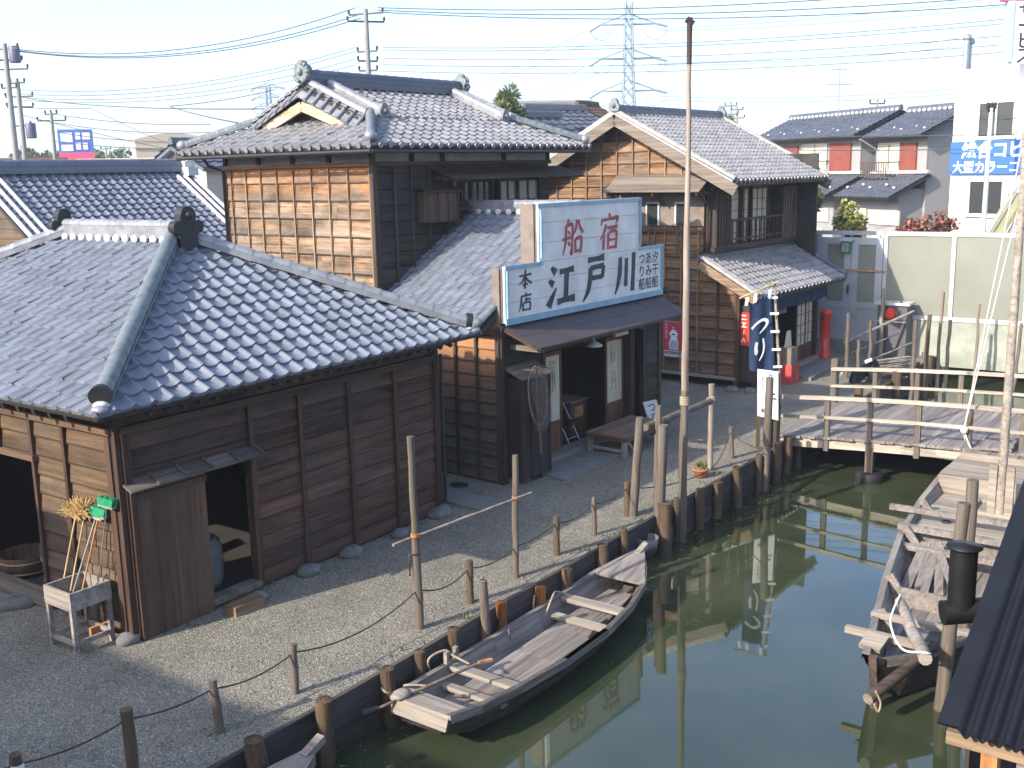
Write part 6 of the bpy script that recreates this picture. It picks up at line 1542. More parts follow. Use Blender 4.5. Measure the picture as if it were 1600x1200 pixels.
# mast tabernacle, mast, stays
mp0 = C(18.0, 3.35, -.12)
for s in (-.13, .13):
    mm = MB(); mm.bar((18.0, 3.3 + s, -.1), (18.0, 3.3 + s, .75), .08, .12, (0, 1, 0)); mm.build('mast_cheek', W_cream, b3_)
ms = thing('boat_mast', C(18.0, 3.3, -.1), 'pale leaning mast standing in the wide fishing boat', 'mast'); mo = C(18.0, 3.3, -.1)
tpm = at(1600, 270, mo.y + .3); dm = (tpm - mo)
natural_post(Vector(), dm * 1.5, .075, .05, 10, 12, .004, .03, 210).build('spar', W_cream, ms)
kn = at(1506, 672, mo.y + 2.6); kb = C(20.7, 4.4, .22)
for i, off in enumerate((Vector((0, 0, 0)), Vector((.16, .0, -.2)))):
    mm = MB(); top = mo + dm * 1.15 + off; mm.tube([kn - kn, top - kn], .012, 5); tag(mm.build('mast_stay', M_ropew, None, kn), 'white stay rope running from the mast top to the rope knot', 'rope', 'paired white mast stays')
mm = MB(); mm.tube([Vector(), kb - kn], .03, 7); mm.sphere(Vector(), .07, 8, 6, jit=.2); mm.tube([Vector(), Vector((.1, 0, -.25)), Vector((.18, 0, -.4))], .018, 5)
tag(mm.build('knotted_rope', M_ropew, None, kn), 'thick white rope hanging from the knot to the boat stern', 'rope')
# bent boards and timber on the stern deck
for i, (u, v, z, sx, sy, tilt, lab) in enumerate(((20.9, 3.9, .42, .6, .28, .1, 'grey board lying flat at the left of the boat stern deck'), (20.5, 3.2, .42, .42, .2, -.12, 'short grey board in the middle of the boat stern deck'), (20.6, 2.6, .44, .4, .22, .25, 'upturned grey box on the right of the boat stern deck'))):
    t = thing('loose_board' if i < 2 else 'wooden_box', C(u, v, z), lab, 'board' if i < 2 else 'box', ang=AS); mm = MB()
    mm.obox((0, 0, 0), (sx*.9, sy*.3*tilt, tilt*.2), (-.05, sy, .0), (0, 0, .03 if i < 2 else .12)); mm.build('board', W_boat, t)
    mm = MB(); mm.bar((-sx*.8, -sy, .06), (sx*.8, -sy, .10), .06, .07); mm.build('cleat', W_boat, t)
# round timber spars across the bow
pA, pB = at(1357, 1092, C(11.3, 3.2).y - .25), at(1462, 1008, C(12.3, 2.8).y - .1)
o = natural_post(Vector(), pB - pA, .07, .06, 12, 6, .006, .03, 220).build('round_spar', W_hull2, None, pA); tag(o, 'dark round spar with pale sawn end lying across the boat bow', 'spar')
mm = MB(); dd = (pB - pA).normalized(); mm.tube([-dd*.006, -dd*.012], .066, 14); mm.build('sawn_end', W_cream, o)
pA, pB = C(12.15, 3.0, .25), C(13.55, 3.35, .12)
pA = at(1446, 1030, 10.6); pB = at(1406, 940, 12.3)
o = natural_post(Vector(), pB - pA, .075, .065, 10, 6, .01, .06, 221).build('grey_log', W_greylog if False else W_grey, None, pA); tag(o, 'rough grey log propped up over the boat bow beams', 'log')
rope([pB + Vector((0, 0, .09)), pA.lerp(pB, .6) + Vector((-.22, 0, .02)), pA.lerp(pB, .2) + Vector((-.2, 0, -.02)), pA + Vector((-.03, 0, .08)), pA + Vector((.05, 0, .06))], .013, M_ropew, 'white rope draped along the grey log', 'tie_rope')
rope([at(1368, 1080, 9.9), at(1376, 1098, 9.9), at(1372, 1112, 9.9), at(1366, 1100, 9.9)], .012, M_rope, 'tan rope end dangling from the round spar', 'tie_rope')

# ================================================================== CORRUGATED ROOF ON THE RIGHT
bh = thing('boat_shelter', C(6.7, 1.49), 'shelter with black corrugated iron roof at the lower right', 'shelter', ang=AS)
RS = .42; E0 = 2.0
def rq(u, v, dz=0): return (u, v, E0 + RS*u + dz)
mm = MB(); Lr, Wr, pt_ = 4.6, 3.4, .098
xs = []
mm.poly([rq(0, -.115, .03), rq(Lr, -.115, .03), rq(Lr, .02, .03), rq(0, .02, .03)], .02)
n_ = int((Wr - .115) / pt_ * 8); vs0 = []
for u in (-.03, Lr):
    for i in range(n_ + 1):
        v = -.115 - i * pt_ / 8; vs0.append(rq(u, v, .024 * cos(2*pi*i/8) + .012))
mm.add(vs0, [(i, n_+1+i, n_+2+i, i+1) for i in range(n_)], True)
mm.build('corrugated_roof', M_corr, bh)
mm = MB(); mm.bar((.12, -.02, E0 - .11), (.12, -.5, E0 - .11), .06, .09); mm.build('eave_beam', W_tanbarge, bh)
mm = MB(); mm.bar((.2, -.28, E0 - .15), (.2, -.28, -1.5), .1, .12); mm.build('post', W_raw, bh)
for u, v in ((4.3, -.1), (2.3, -.1), (.2, -3.2), (4.3, -3.2), (.2, -1.7)):
    mm = MB(); mm.bar((u, v, -1.5), (u, v, E0 + RS*u - .05), .12, .12); mm.build('post', W_beam, bh)
mm = MB()
for i in range(9): mm.box((.3 + i*.45, -.13, .2), (.3 + i*.45 + .44, -.10, E0 + RS*(.3 + i*.45) - .06))
mm.build('side_boards', W_darkz, bh)
mm = MB()
for i in range(7): mm.box((.26, -.42 - (i+1)*.36, .1), (.29, -.425 - i*.36, E0 - .02))
mm.build('front_boards', W_grey, bh)
mm = MB(); mm.box((.0, -3.4, .02), (4.5, -.05, .1)); mm.build('floor', W_beamx, bh)
# stove pipe with an elbow
yp = C(8.9, 1.75).y
q0, q1 = at(1507, 857, yp), at(1487, 936, yp); rr_ = .108
sp = thing('stove_pipe', q1, 'thick black stove pipe with elbow and flat cap beside the corrugated roof', 'chimney')
q1b = Vector((q0.x, q0.y, q1.z)); d0 = q1b - q1
sp.location = q1b
H_ = q0.z - q1.z
mm = MB(); mm.tube([(0, 0, 0), (0, 0, H_)], rr_, 18, cap=False); mm.tube([(-.0, .0, .02), (.0, 0, -.07), (.05, 0, -.12)], rr_, 18, cap=False); mm.build('pipe', M_iron, sp)
mm = MB(); mm.tube([(-.15, 0, -.12), (.6, -.05, -.05)], rr_ * .95, 18); mm.build('elbow', M_iron, sp)
mm = MB(); mm.lathe([(rr_*.9, H_), (rr_*1.32, H_ + .012), (rr_*1.32, H_ + .022), (0, H_ + .05)], (0, 0, 0), 20); mm.build('cap', M_iron, sp)
pole('mooring_pole', (1470, 1108), WZ, (1507, 786), .085, .07, 'pole behind the stove pipe at the fishing boat, shorter and nearer of the pair', 'pole', W_post, below=.5, seed=71)
pole('mooring_pole', (1503, 1010), WZ, (1520, 750), .085, .075, 'pole behind the stove pipe at the fishing boat, taller of the pair', 'pole', W_post, below=.5, seed=72)

# ================================================================== BACKGROUND BUILDINGS
# big tiled roof behind the shed
Rr = at(292, 268, 32.0); bR = thing('long_tiled_house', Vector((Rr.x, Rr.y, 0)), 'long house with wide blue grey tile roof behind the shed', 'house', ang=AU)
z1 = Rr.z; kk = .62; Dd = 5.2; LL = 6.3
polyb = [(-LL, -Dd, z1 - kk*Dd), (0, -Dd, z1 - kk*Dd), (0, 0, z1), (-LL, 0, z1)]
polyc = [(0, Dd, z1 - kk*Dd), (-LL, Dd, z1 - kk*Dd), (-LL, 0, z1), (0, 0, z1)]
mb = MB(); mb.join(slope(polyb, .27, .25, False, .04)); mb.join(slope(polyc, .27, .25, False, .04, True)); rf = mb.build('roof', M_tilemid, bR)
mb = MB()
for p in (polyb, polyc): mb.poly([Vector(q) - Vector((0, 0, .04)) for q in p], .08)
mb.build('eaves', W_front, rf)
mb = MB(); ridge(mb, (-LL, 0, z1), (-.1, 0, z1), .3, .30, 4, .08, .3, .01); mb.build('ridge_cap', M_tilemid, rf)
for x in (-LL + .05, -.06):
    mb = MB()
    for dx in (0, -.24, -.48): ridge(mb, (x + (dx if x > -1 else -dx), -Dd, z1 - kk*Dd + .02), (x + (dx if x > -1 else -dx), -.3, z1 - .16), .1, .05, 1, .055, .35)
    mb.build('verge_tile', M_plaster, rf)
mb = MB(); mb.box((-.3, -.5, z1 - .12), (.05, .3, z1 + .12)); mb.box((-.25, -.28, z1 + .12), (.1, .25, z1 + .30)); mb.build('ridge_end_plaster', M_plaster, rf)
mb = MB(); mb.prism([(-Dd + .6, 0), (Dd - .6, 0), (Dd - .6, z1 - kk*(Dd-.6) - .1), (0, z1 - .12), (-Dd + .6, z1 - kk*(Dd-.6) - .1)], (-.5, 0, 0), (0, 1, 0), (0, 0, 1), .1)
mb.prism([(-Dd + .6, 0), (Dd - .6, 0), (Dd - .6, z1 - kk*(Dd-.6) - .1), (0, z1 - .12), (-Dd + .6, z1 - kk*(Dd-.6) - .1)], (-LL + .4, 0, 0), (0, 1, 0), (0, 0, 1), .1)
mb.box((-LL + .5, -Dd + .6, 0), (-.5, -Dd + .7, z1 - kk*(Dd-.6) - .1)); mb.box((-LL + .5, Dd - .7, 0), (-.5, Dd - .6, z1 - kk*(Dd-.6) - .1)); mb.build('wall', M_brick if False else W_shedleft, bR)

def az(a): a = radians(a); return Vector((sin(a), cos(a), 0))
def frame(name, origin, a_deg, label, cat, group=None):
    """local x runs along azimuth a, local y 90 degrees left of it"""
    return thing(name, origin, label, cat, group, ang=radians(a_deg))
# modern two storey pair: local x from the near gable to the far end, y = facade outward (-109 deg = left of -19)
def modern(px, py, Y, x0, x1, label, dz=0.0, front=0.0, rails=True, seed=0):
    c = at(px, py, Y); ez_ = c.z + dz; base = Vector((c.x, c.y, 0)) + az(-109) * front
    h = frame('modern_house', base, -19, label, 'house', 'modern two storey houses behind the fence')
    D = 4.6; rise = 1.12; ovh = .75
    F1 = 4.15
    mb = MB(); mb.box((x0 + .45, -D, 0), (x1 - .3, -ovh, ez_ + .1)); mb.build('wall', M_rendgr, h)
    mb = MB(); mb.prism([(-D, ez_ + .1), (-ovh, ez_ + .1), (-D/2 - .3, ez_ + rise - .1)], (x0 + .5, 0, 0), (0, 1, 0), (0, 0, 1), .1); mb.build('gable', M_rendgr, h)
    mb = MB(); mb.box((x0 + .44, -ovh - .02, 4.6), (x1 - .3, -ovh + .04, ez_ + .02)); fw_ = mb.build('facade', M_rendgr, h)
    ry = -D/2 - .25
    pf = [(x1, 0, ez_), (x0, 0, ez_), (x0, ry, ez_ + rise), (x1, ry, ez_ + rise)]; pb = [(x0, 2*ry, ez_), (x1, 2*ry, ez_), (x1, ry, ez_ + rise), (x0, ry, ez_ + rise)]
    mb = MB(); mb.join(slope(pf, .3, .28, False, .035, True)); mb.join(slope(pb, .3, .28, False, .035, True)); rf = mb.build('roof', M_tiledk, h)
    mb = MB()
    for p in (pf, pb): mb.poly([Vector(q) - Vector((0, 0, .04)) for q in p], .1)
    mb.build('eaves', M_gutter, rf)
    mb = MB(); ridge(mb, (x0, ry, ez_ + rise), (x1, ry, ez_ + rise), .24, .16, 2, .09, .4); mb.build('ridge_cap', M_tiledk, rf)
    mb = MB(); n_ = int((x1 - x0) / .33)
    for k in range(n_): mb.sphere((x0 + .16 + k*.33, ry + .13, ez_ + rise + .02), .10, 7, 5, (1.3, .5, .8))
    mb.build('ridge_plaster', M_plaster, rf)
    for k in range(int((x1 - x0) / .75)):
        mb = MB(); mb.sphere((x0 + .5 + k*.75, -.55 - .25*(k % 2), ez_ + .26 + .1*(k % 2)), .07, 6, 4, (1.2, .8, .8)); mb.build('snow_guard', M_plaster, rf)
    # upper windows, red shutters, balcony
    L = x1 - x0
    for (a0, a1, kind) in ((.12, .30, 'red'), (.33, .44, 'c'), (.44, .56, 'g'), (.60, .78, 'red'), (.80, .96, 'c')) if L > 5 else ((.02, .24, 'wall'), (.26, .52, 'red'), (.54, .72, 'c'), (.72, .9, 'g')):
        if kind == 'wall': continue
        xa, xb = x0 + L*a0, x0 + L*a1; zb_, zt_ = ez_ - 1.72, ez_ - .32
        mb = MB(); mb.box((xa, -ovh + .04, zb_), (xb, -ovh + (.14 if kind == 'red' else .08), zt_))
        w_ = mb.build('shutter' if kind == 'red' else 'window', {'red': M_brick, 'c': M_curtain, 'g': M_shoji}[kind], fw_)
        if kind != 'red':
            mb = MB()
            for xx in (xa, xb): mb.bar((xx, -ovh + .1, zb_), (xx, -ovh + .1, zt_), .05, .05, (0, 1, 0))
            for zz in (zb_, zt_): mb.bar((xa, -ovh + .1, zz), (xb, -ovh + .1, zz), .05, .05)
            mb.build('frame', M_alulit, w_)
    xa, xb = (x0 + L*.32, x1 - .2) if L > 5 else (x0 + L*.52, x1 - .1)
    mb = MB()
    mb.bar((xa, .1, ez_ - 1.15), (xb, .1, ez_ - 1.15), .05, .05); mb.bar((xa, .1, ez_ - 1.75), (xb, .1, ez_ - 1.75), .06, .08)
    for xx in (xa, xb): mb.bar((xx, .1, ez_ - 1.15), (xx, -ovh, ez_ - 1.15), .05, .05); mb.bar((xx, .1, ez_ - 1.75), (xx, -ovh, ez_ - 1.75), .05, .08)
    k = 0
    while xa + k*.16 <= xb: mb.bar((xa + k*.16, .1, ez_ - 1.75), (xa + k*.16, .1, ez_ - 1.15), .03, .02, (0, 1, 0)); k += 1
    mb.build('balcony_rail', M_rail, h)
    # ground floor roof
    lo = F1; hi = F1 + .95
    pl = [(x1 + .1, 1.35, lo), (x0 + .2, 1.35, lo), (x0 + .2, -ovh, hi), (x1 + .1, -ovh, hi)]
    mb = MB(); mb.join(slope(pl, .3, .28, False, .035, True)); r1 = mb.build('lower_roof', M_tiledk, h)
    mb = MB(); mb.poly([Vector(q) - Vector((0, 0, .04)) for q in pl], .12); mb.build('eaves', M_gutter, r1)
    for k in range(int((x1 - x0) / .8)):
        mb = MB(); mb.sphere((x0 + .6 + k*.8, .8 - .25*(k % 2), lo + .38 + .12*(k % 2)), .075, 6, 4, (1.2, .8, .8)); mb.build('snow_guard', M_plaster, r1)
    mb = MB(); ridge(mb, (x0 + .2, -ovh + .1, hi), (x1, -ovh + .1, hi), .2, .08, 1, .08, .4); mb.build('head_tile', M_plaster, r1)
    mb = MB(); mb.box((x0 + .6, -ovh, 0), (x1 - .1, .55, F1 + .3)); gf = mb.build('ground_floor', M_rendgr, h)
    for a0, a1, z0_, z1_, mt in ((.10, .62, 2.9, 3.55, M_rend), (.66, .9, 2.9, 3.6, M_rend), (.15, .35, 1.2, 2.6, M_curtain), (.66, .88, 1.1, 2.7, M_brick), (.4, .55, 1.2, 2.6, M_rend)):
        mb = MB(); mb.box((x0 + L*a0, .55, z0_), (x0 + L*a1, .62, z1_)); mb.build('window' if mt is M_curtain else 'wall_panel', mt, gf)
    mb = MB(); mb.bar((x1 - .35, .35, ez_ - .1), (x1 - .35, -ovh + .12, ez_ - .6), .07, .07); mb.bar((x1 - .35, -ovh + .12, ez_ - .6), (x1 - .35, -ovh + .12, 4.5), .07, .07); mb.build('rain_pipe', M_rendgr, h)
    return h
modern(1440, 209, 46, 0, 4.0, 'nearer modern house with one red shutter beside the white building')
modern(1440, 209, 46, 4.2, 13.2, 'farther modern house with two red shutters and long roof ridge', .12, .25)
ant = at(1310, 171, 52); a0 = thing('roof_aerial', ant, 'thin television aerial standing on the modern house roof', 'aerial')
mm = MB(); mm.tube([(0, 0, -.4), (0, 0, 1.9)], .025, 6); mm.build('mast', M_pylon, a0)
for z, l_ in ((1.85, .4), (1.15, .6)):
    mm = MB(); mm.tube([(-l_, 0, z), (l_, .1, z)], .02, 5)
    for k in range(5): x = -l_ + 2*l_*k/4; mm.tube([(x, -.18, z), (x, .18, z)], .015, 4)
    mm.build('array', M_pylon, a0)
M_stairgr = plain('green brown stair', (.25, .24, .13), .8, 0, .2, 2)
# white building with signs
wb0 = at(1495, 110, 40); wbd = frame('white_building', Vector((wb0.x, wb0.y, 0)), -31 + 180, 'tall plain white building with blue lettered sign at the right edge', 'building')
# local x toward the camera side, y = left of that direction (inward)
zt = wb0.z
mb = MB()
wins = [(1.05, 2.45, zt - 2.42, zt - 1.22), (.85, 2.2, zt - 5.15, zt - 3.95)]
WB_L = 9.0
backing(mb, (0, 0), (1, 0), (0, -1), WB_L, 0, zt, [], .2); mb.box((0, .2, 0), (WB_L, 7, zt - .02)); wbw = mb.build('wall', M_wwhite, wbd)
for x0, x1, z0, z1 in wins:
    mb = MB(); mb.box((x0, -.012, z0), (x1, -.004, z1)); w_ = mb.build('window', M_glass, wbw)
    mb = MB()
    for xx in (x0, (x0+x1)/2, x1): mb.bar((xx, -.03, z0), (xx, -.03, z1), .07, .05, (0, 1, 0))
    for zz in (z0, z1): mb.bar((x0, -.03, zz), (x1, -.03, zz), .05, .06)
    mb.build('frame', M_alulit, w_)
    mb = MB(); mb.bar((x0 - .12, -.06, z0 - .06), (x1 + .12, -.06, z0 - .06), .14, .06); mb.build('sill', M_wwhite, w_)
bsn = frame('blue_sign', Vector((wb0.x, wb0.y, 0)), -31 + 180, 'wide blue sign with white lettering on the white building', 'sign')
mb = MB(); mb.box((.02, -.12, zt - 3.72), (WB_L, -.06, zt - 2.55)); mb.build('board', M_signblue, bsn)
mb = MB(); text(mb, '総合コピー', .62, (2.05, -.121, zt - 2.60), (1, 0, 0), (0, 0, 1), .004, .03); text(mb, '大型カラーコピー', .45, (1.95, -.121, zt - 3.27), (1, 0, 0), (0, 0, 1), .004, .022); mb.build('lettering', M_cloth, bsn)
vs_ = thing('rooftop_sign', at(1578, 95, 37), 'tall white rooftop sign with black letters under a red panel', 'sign', ang=radians(95))
mb = MB(); mb.box((0, -.1, -.1), (3.2, .1, 2.05)); mb.build('panel', M_wwhite, vs_)
mb = MB(); mb.box((-.42, -.12, 1.9), (3.2, .12, 4.2)); mb.build('red_panel', M_signred, vs_)
mb = MB(); mb.box((-.22, -.16, -.05), (-.01, .16, 1.9)); mb.build('blue_edge', M_signpale, vs_)
mb = MB(); text(mb, 'サ\nー\nビ\nス', .60, (.42, -.101, 1.86), (1, 0, 0), (0, 0, 1), .004, .02, .8); mb.build('lettering', M_ink, vs_)
mb = MB(); text(mb, 'コピー', .9, (.9, -.121, 2.95), (1, 0, 0), (0, 0, 1), .004, .03); mb.build('lettering', M_cloth, vs_)
fx = at(1508, 112, 46); fl_ = thing('flue', fx, 'pair of pale metal flue pipes rising behind the white building roof', 'flue')
for dx, h_ in ((0, 1.35), (.26, 1.2)):
    mm = MB(); mm.tube([(dx, dx, -1.5), (dx, dx, h_)], .12 if dx == 0 else .08, 10); mm.build('pipe', M_metal, fl_)
    mm = MB(); mm.lathe([(.15, h_ - .08), (.19, h_ - .02), (.19, h_ + .06), (.12, h_ + .15), (0, h_ + .17)], (dx, dx, 0), 12); mm.build('cap', M_metal, fl_)
s0_, s1_ = at(1592, 303, 36), at(1556, 362, 35.6)
ss = thing('outside_stair', s0_, 'sloping green brown outside stair with pale rail against the white building', 'stair')
d_ = s1_ - s0_
mm = MB(); mm.bar((0, 0, 0), d_ * 1.6, .9, .12, (1, .3, .3)); mm.build('flight', M_stairgr, ss)
for k, o_ in enumerate((Vector((-.12, -.1, .25)), Vector((.55, -.1, .25)))):
    mm = MB(); mm.bar(o_, o_ + d_ * 1.6, .06, .1); mm.build('rail', M_alulit, ss)
mm = MB(); mm.box((0, -.5, -.1), (2.5, .8, .02)); mm.build('landing', M_stairgr, ss)
mm = MB(); mm.bar((1.5, .2, -s0_.z), (1.5, .2, -.1), .2, .2); mm.build('support', M_alulit, ss)
# ------------------------------------------------------------------ planting beyond the fence
def shrub(name, px, py, Y, rad, n, size, mat, label, seed, zlow=0.0, needle=False, clump=8):
    c = at(px, py, Y); t = thing(name, Vector((c.x, c.y, 0)), label, 'shrub' if 'shrub' in name else 'tree')
    foliage((0, 0, c.z), rad, n, size, seed, clump, needle=needle).build('crown', mat, t)
    mm = MB()
    rs = random.Random(seed)
    for k in range(4): a_ = rs.uniform(0, 6.28); mm.tube([(0, 0, 0), (.1*cos(a_), .1*sin(a_), c.z*.55), (rad[0]*.6*cos(a_), rad[1]*.6*sin(a_), c.z + rad[2]*.3)], [.07, .05, .02], 6)
    mm.build('trunk', M_bark2, t); return t
shrub('broadleaf_tree', 1254, 330, 36, (.65, .65, 1.0), 1500, .2, M_leaf, 'dark green leafy tree behind the gabled house and the fence', 1)
shrub('round_shrub', 1327, 352, 36, (.75, .7, .72), 1700, .13, M_leafy, 'round yellow green clipped bush behind the fence', 2)
shrub('red_shrub', 1432, 366, 37, (1.3, .8, .95), 1300, .16, M_leafred, 'spreading red brown shrub behind the fence', 3)
shrub('pine_tree', 797, 167, 42, (.6, .6, .68), 2600, .22, M_pine, 'pine tree top showing between the two tall roofs', 4, needle=True, clump=9)
for i, (px, py, Y, r, lab) in enumerate(((170, 246, 130, (3.2, 3, 1.6), 'low far tree right of the blue and red building'), (60, 247, 120, (3.5, 3, 1.2), 'far tree clump between the left utility poles'), (1132, 199, 90, (.7, 1, .7), 'small far tree just above the gabled roof'))):
    shrub('distant_tree', px, py, Y, r, 500, .5, M_leaf, lab, 20 + i)
# ------------------------------------------------------------------ far buildings
blu = thing('striped_tower', at(122, 252, 120), 'blue and red advertising building with white windows far left', 'building', ang=radians(70)); hb = at(122, 203, 120).z - at(122, 252, 120).z
zb = at(122, 252, 120).z
mb = MB(); mb.box((-1.75, -1.5, -zb), (1.75, 1.5, 0)); mb.box((-1.75, -1.5, hb*.27), (1.75, 1.5, hb)); mb.build('blue_wall', M_signblue, blu)
mb = MB(); mb.box((-1.78, -1.53, 0), (1.78, 1.53, hb*.27)); mb.build('red_band', M_signred, blu)
for k, (a_, b_, c_, d_) in enumerate(((-1.5, -.3, .32, .52), (-1.5, -.3, .6, .9), (.0, .5, .36, .58), (.7, 1.2, .36, .58), (.0, .5, .68, .9), (.7, 1.5, .68, .9))):
    mb = MB(); mb.box((a_, -1.56, hb*c_), (b_, -1.5, hb*d_)); mb.build('white_panel', M_wwhite, blu)
mb = MB(); mb.box((-1.83, -1.2, hb*.35), (-1.75, 1.2, hb*.85)); mb.build('white_panel', M_wwhite, blu)
bg0 = at(272, 262, 90); be = thing('beige_hall', Vector((bg0.x, bg0.y, 0)), 'beige hall with a shallow arched roof behind the tall house', 'building', ang=radians(68))
za = at(240, 207, 90).z
mb = MB(); mb.box((-3.0, -2, 0), (3.8, 4, za - .9)); outl = [(-3.0, za - .95)] + [(-3.0 + 6.8*i/10, za - .9 + .75*sin(pi*min(1, (i/10)*.9 + .12))) for i in range(11)] + [(3.8, za - .95)]
mb.prism(outl, (0, 4, 0), (1, 0, 0), (0, 0, 1), 6); wl_ = mb.build('wall', M_beige, be)
mb = MB(); mb.box((-3.2, -2.12, za - 1.35), (1.0, -2, za - 1.25)); mb.build('ledge', M_rend, be)
mb = MB(); mb.box((-1.2, -2.04, za - 2.6), (-.9, -2, za - 1.5)); mb.build('window', M_glass, wl_)
mb = MB(); mb.box((.3, -2.04, za - 2.4), (1.8, -2, za - 1.6)); mb.build('window', M_shoji, wl_)
def far_house(px, py, Y, Wd, D, rise, a_deg, label, wmat=M_rend, rmat=M_tiledk):
    c = at(px, py, Y); h = thing('distant_house', Vector((c.x, c.y, 0)), label, 'house', ang=radians(a_deg)); z = c.z
    mb = MB(); mb.box((-Wd/2 + .4, -D/2 + .4, 0), (Wd/2 - .4, D/2 - .4, z)); mb.prism([(-D/2 + .4, z), (D/2 - .4, z), (0, z + rise - .1)], (-Wd/2 + .4, 0, 0), (0, 1, 0), (0, 0, 1), Wd - .8); mb.build('wall', wmat, h)
    mb = MB()
    for s in (-1, 1):
        p = [(-Wd/2, s*D/2, z), (Wd/2, s*D/2, z), (Wd/2, 0, z + rise), (-Wd/2, 0, z + rise)]; p = p if s < 0 else [p[1], p[0], p[3], p[2]]
        mb.join(slope(p, .45, .5, False, .05, True)); mb.poly([Vector(q) - Vector((0, 0, .05)) for q in p], .12)
    r_ = mb.build('roof', rmat, h); mb = MB(); ridge(mb, (-Wd/2, 0, z + rise), (Wd/2, 0, z + rise), .3, .2, 2, .1, .5); mb.build('ridge_cap', rmat, r_); return h
far_house(868, 204, 48, 3.2, 4.4, .85, 60, 'small grey tiled roof between the tall house and the gabled house')
far_house(842, 214, 44, 2.2, 3, .75, 55, 'darker low roof close behind the tall house eave')
far_house(918, 190, 70, 2.6, 4, 1.0, 35, 'pale gabled house with brown roof left of the inn ridge', M_wwhite, W_brownz)
wh0 = at(868, 200, 85); wh = thing('white_hall', Vector((wh0.x, wh0.y, 0)), 'long pale hall with flat grey roof far behind the roofs', 'building', ang=radians(82)); zt_ = at(868, 163, 85).z
mb = MB(); mb.box((-5, -2, 0), (2.3, 6, zt_)); mb.build('wall', M_rendpale if False else M_alulit, wh); mb = MB(); mb.box((-5.1, -2.1, zt_), (2.4, 6.1, zt_ + .18)); mb.build('roof', M_rendgr, wh)
far_house(48, 276, 75, 5, 5, 1.0, 80, 'far brown roofed house between the left utility poles', M_rend, W_brownz)
far_house(205, 273, 85, 8, 6, 1.0, 80, 'far pale roofed house in front of the beige hall', M_beige, M_beige)
far_house(335, 262, 44, 4, 4, .9, 38, 'small grey roof wedged between the long roof and the tall house')

# ------------------------------------------------------------------ utility poles, wires, pylons
def upole(px, pyt, Y, label, arms, r=.16, box=False, lean=0.0, name='utility_pole', mat=M_concpole):
    t = at(px, pyt, Y); p = thing(name, Vector((t.x, t.y, 0)), label, 'utility pole', 'utility poles over the roofs'); H = t.z
    mm = MB(); mm.tube([(0, 0, 0), (lean, 0, H)], [r*1.25, r*.75], 12); mm.build('shaft', mat, p)
    for dz, hw, sk in arms:
        mm = MB(); mm.bar((-hw + lean, sk, H - dz), (hw + lean, -sk, H - dz - .0), .09, .09); a_ = mm.build('crossarm', M_gutter, p)
        n_ = 3
        for k in range(n_):
            x = -hw + 2*hw*k/(n_-1); mm = MB(); mm.lathe([(.04, 0), (.07, .04), (.05, .1), (.08, .14), (.04, .22)], (x + lean, sk - 2*sk*k/(n_-1), H - dz + .05), 8); mm.build('insulator', M_white if r > .2 else M_gutter, a_)
    if box:
        for z_, s in box:
            mm = MB(); mm.lathe([(0, -.45), (.28, -.45), (.3, -.4), (.3, .4), (.28, .45), (0, .47)], (s + lean, 0, H - z_), 12); mm.build('transformer', M_trans, p)
    return p, t
pA_, tA_ = upole(571, 14, 60, 'concrete utility pole standing behind the tall house roof ridge', [(.25, .95, .3), (.65, .95, -.3), (2.2, .55, .2), (2.7, .5, -.2), (3.2, .5, .1)], .17)
pB_, tB_ = upole(4, 68, 62, 'leftmost utility pole with a transformer at the picture edge', [(.3, .85, .3), (.9, .8, -.2), (1.4, 1.2, .1), (2.4, .5, .2)], .17, [(.6, .5)], .1)
pC_, tC_ = upole(24, 127, 66, 'second utility pole from the left with grey boxes', [(.1, .5, .2), (.9, .9, .2), (1.5, .7, -.2), (2.6, .6, .2)], .17, [(2.9, .5)], .12)
pD_, tD_ = upole(77, 176, 70, 'plain utility pole left of the blue and red building', [(.1, .45, .2), (.5, .9, 0)], .14, False, .1)
pE_, tE_ = upole(1549, 168, 36.5, 'slim white pole standing in front of the white building', [(.1, .12, 0)], .085, mat=M_alulit)
for i, (px, py, Y, lab) in enumerate(((1142, 160, 95, 'far left of two thin poles beyond the gabled roof'), (1152, 166, 95, 'far right of two thin poles beyond the gabled roof'), (165, 228, 110, 'short far pole right of the blue and red building'), (1371, 155, 75, 'far pole with frame above the modern house ridge'))):
    upole(px, py, Y, lab, [(.3, .5, 0), (1.0, .6, .2)], .1)
def wire(p, q, s, label, group, r=.012, mat=M_wire):
    p, q = at(*p), at(*q); mm = MB(); pts = sag(p, q, s, 16); mm.tube([v - p for v in pts], r, 4, cap=False)
    tag(mm.build('power_line', mat, None, p), label, 'power line', group)
for k, (y0, y1) in enumerate(((77, 12), (79, 23), (80, 28))):
    wire((26, y0, 62), (556 + 4*k, y1, 60), 1.05, 'thick upper cable sagging between the left pole and the roof pole', 'upper cables left of the roof pole', .026)
for k, (y0, y1) in enumerate(((140, 74), (147, 80), (152, 92), (156, 101))):
    wire((30, y0, 66), (556, y1, 60), .85, 'thin lower cable sagging between the left pole and the roof pole', 'lower cables left of the roof pole', .017)
wire((42, 154, 66), (520, 168, 34), .25, 'thick cable running level from the second pole behind the tall house', None, .022)
wire((265, 166, 50), (372, 192, 27), .05, 'short service cable dropping to the tall house eave', None, .018)
wire((265, 166, 50), (430, 140, 55), .1, 'thin cable climbing from the cable joint behind the tall roof', None, .018)
wire((142, 169, 66), (290, 235, 60), .1, 'service cable dropping toward the beige hall', None, .018)
wire((35, 168, 66), (142, 169, 66), .05, 'short level cable from the second pole', None, .018)
wire((36, 180, 66), (300, 240, 70), .1, 'long slanting cable over the blue and red building', None, .018)
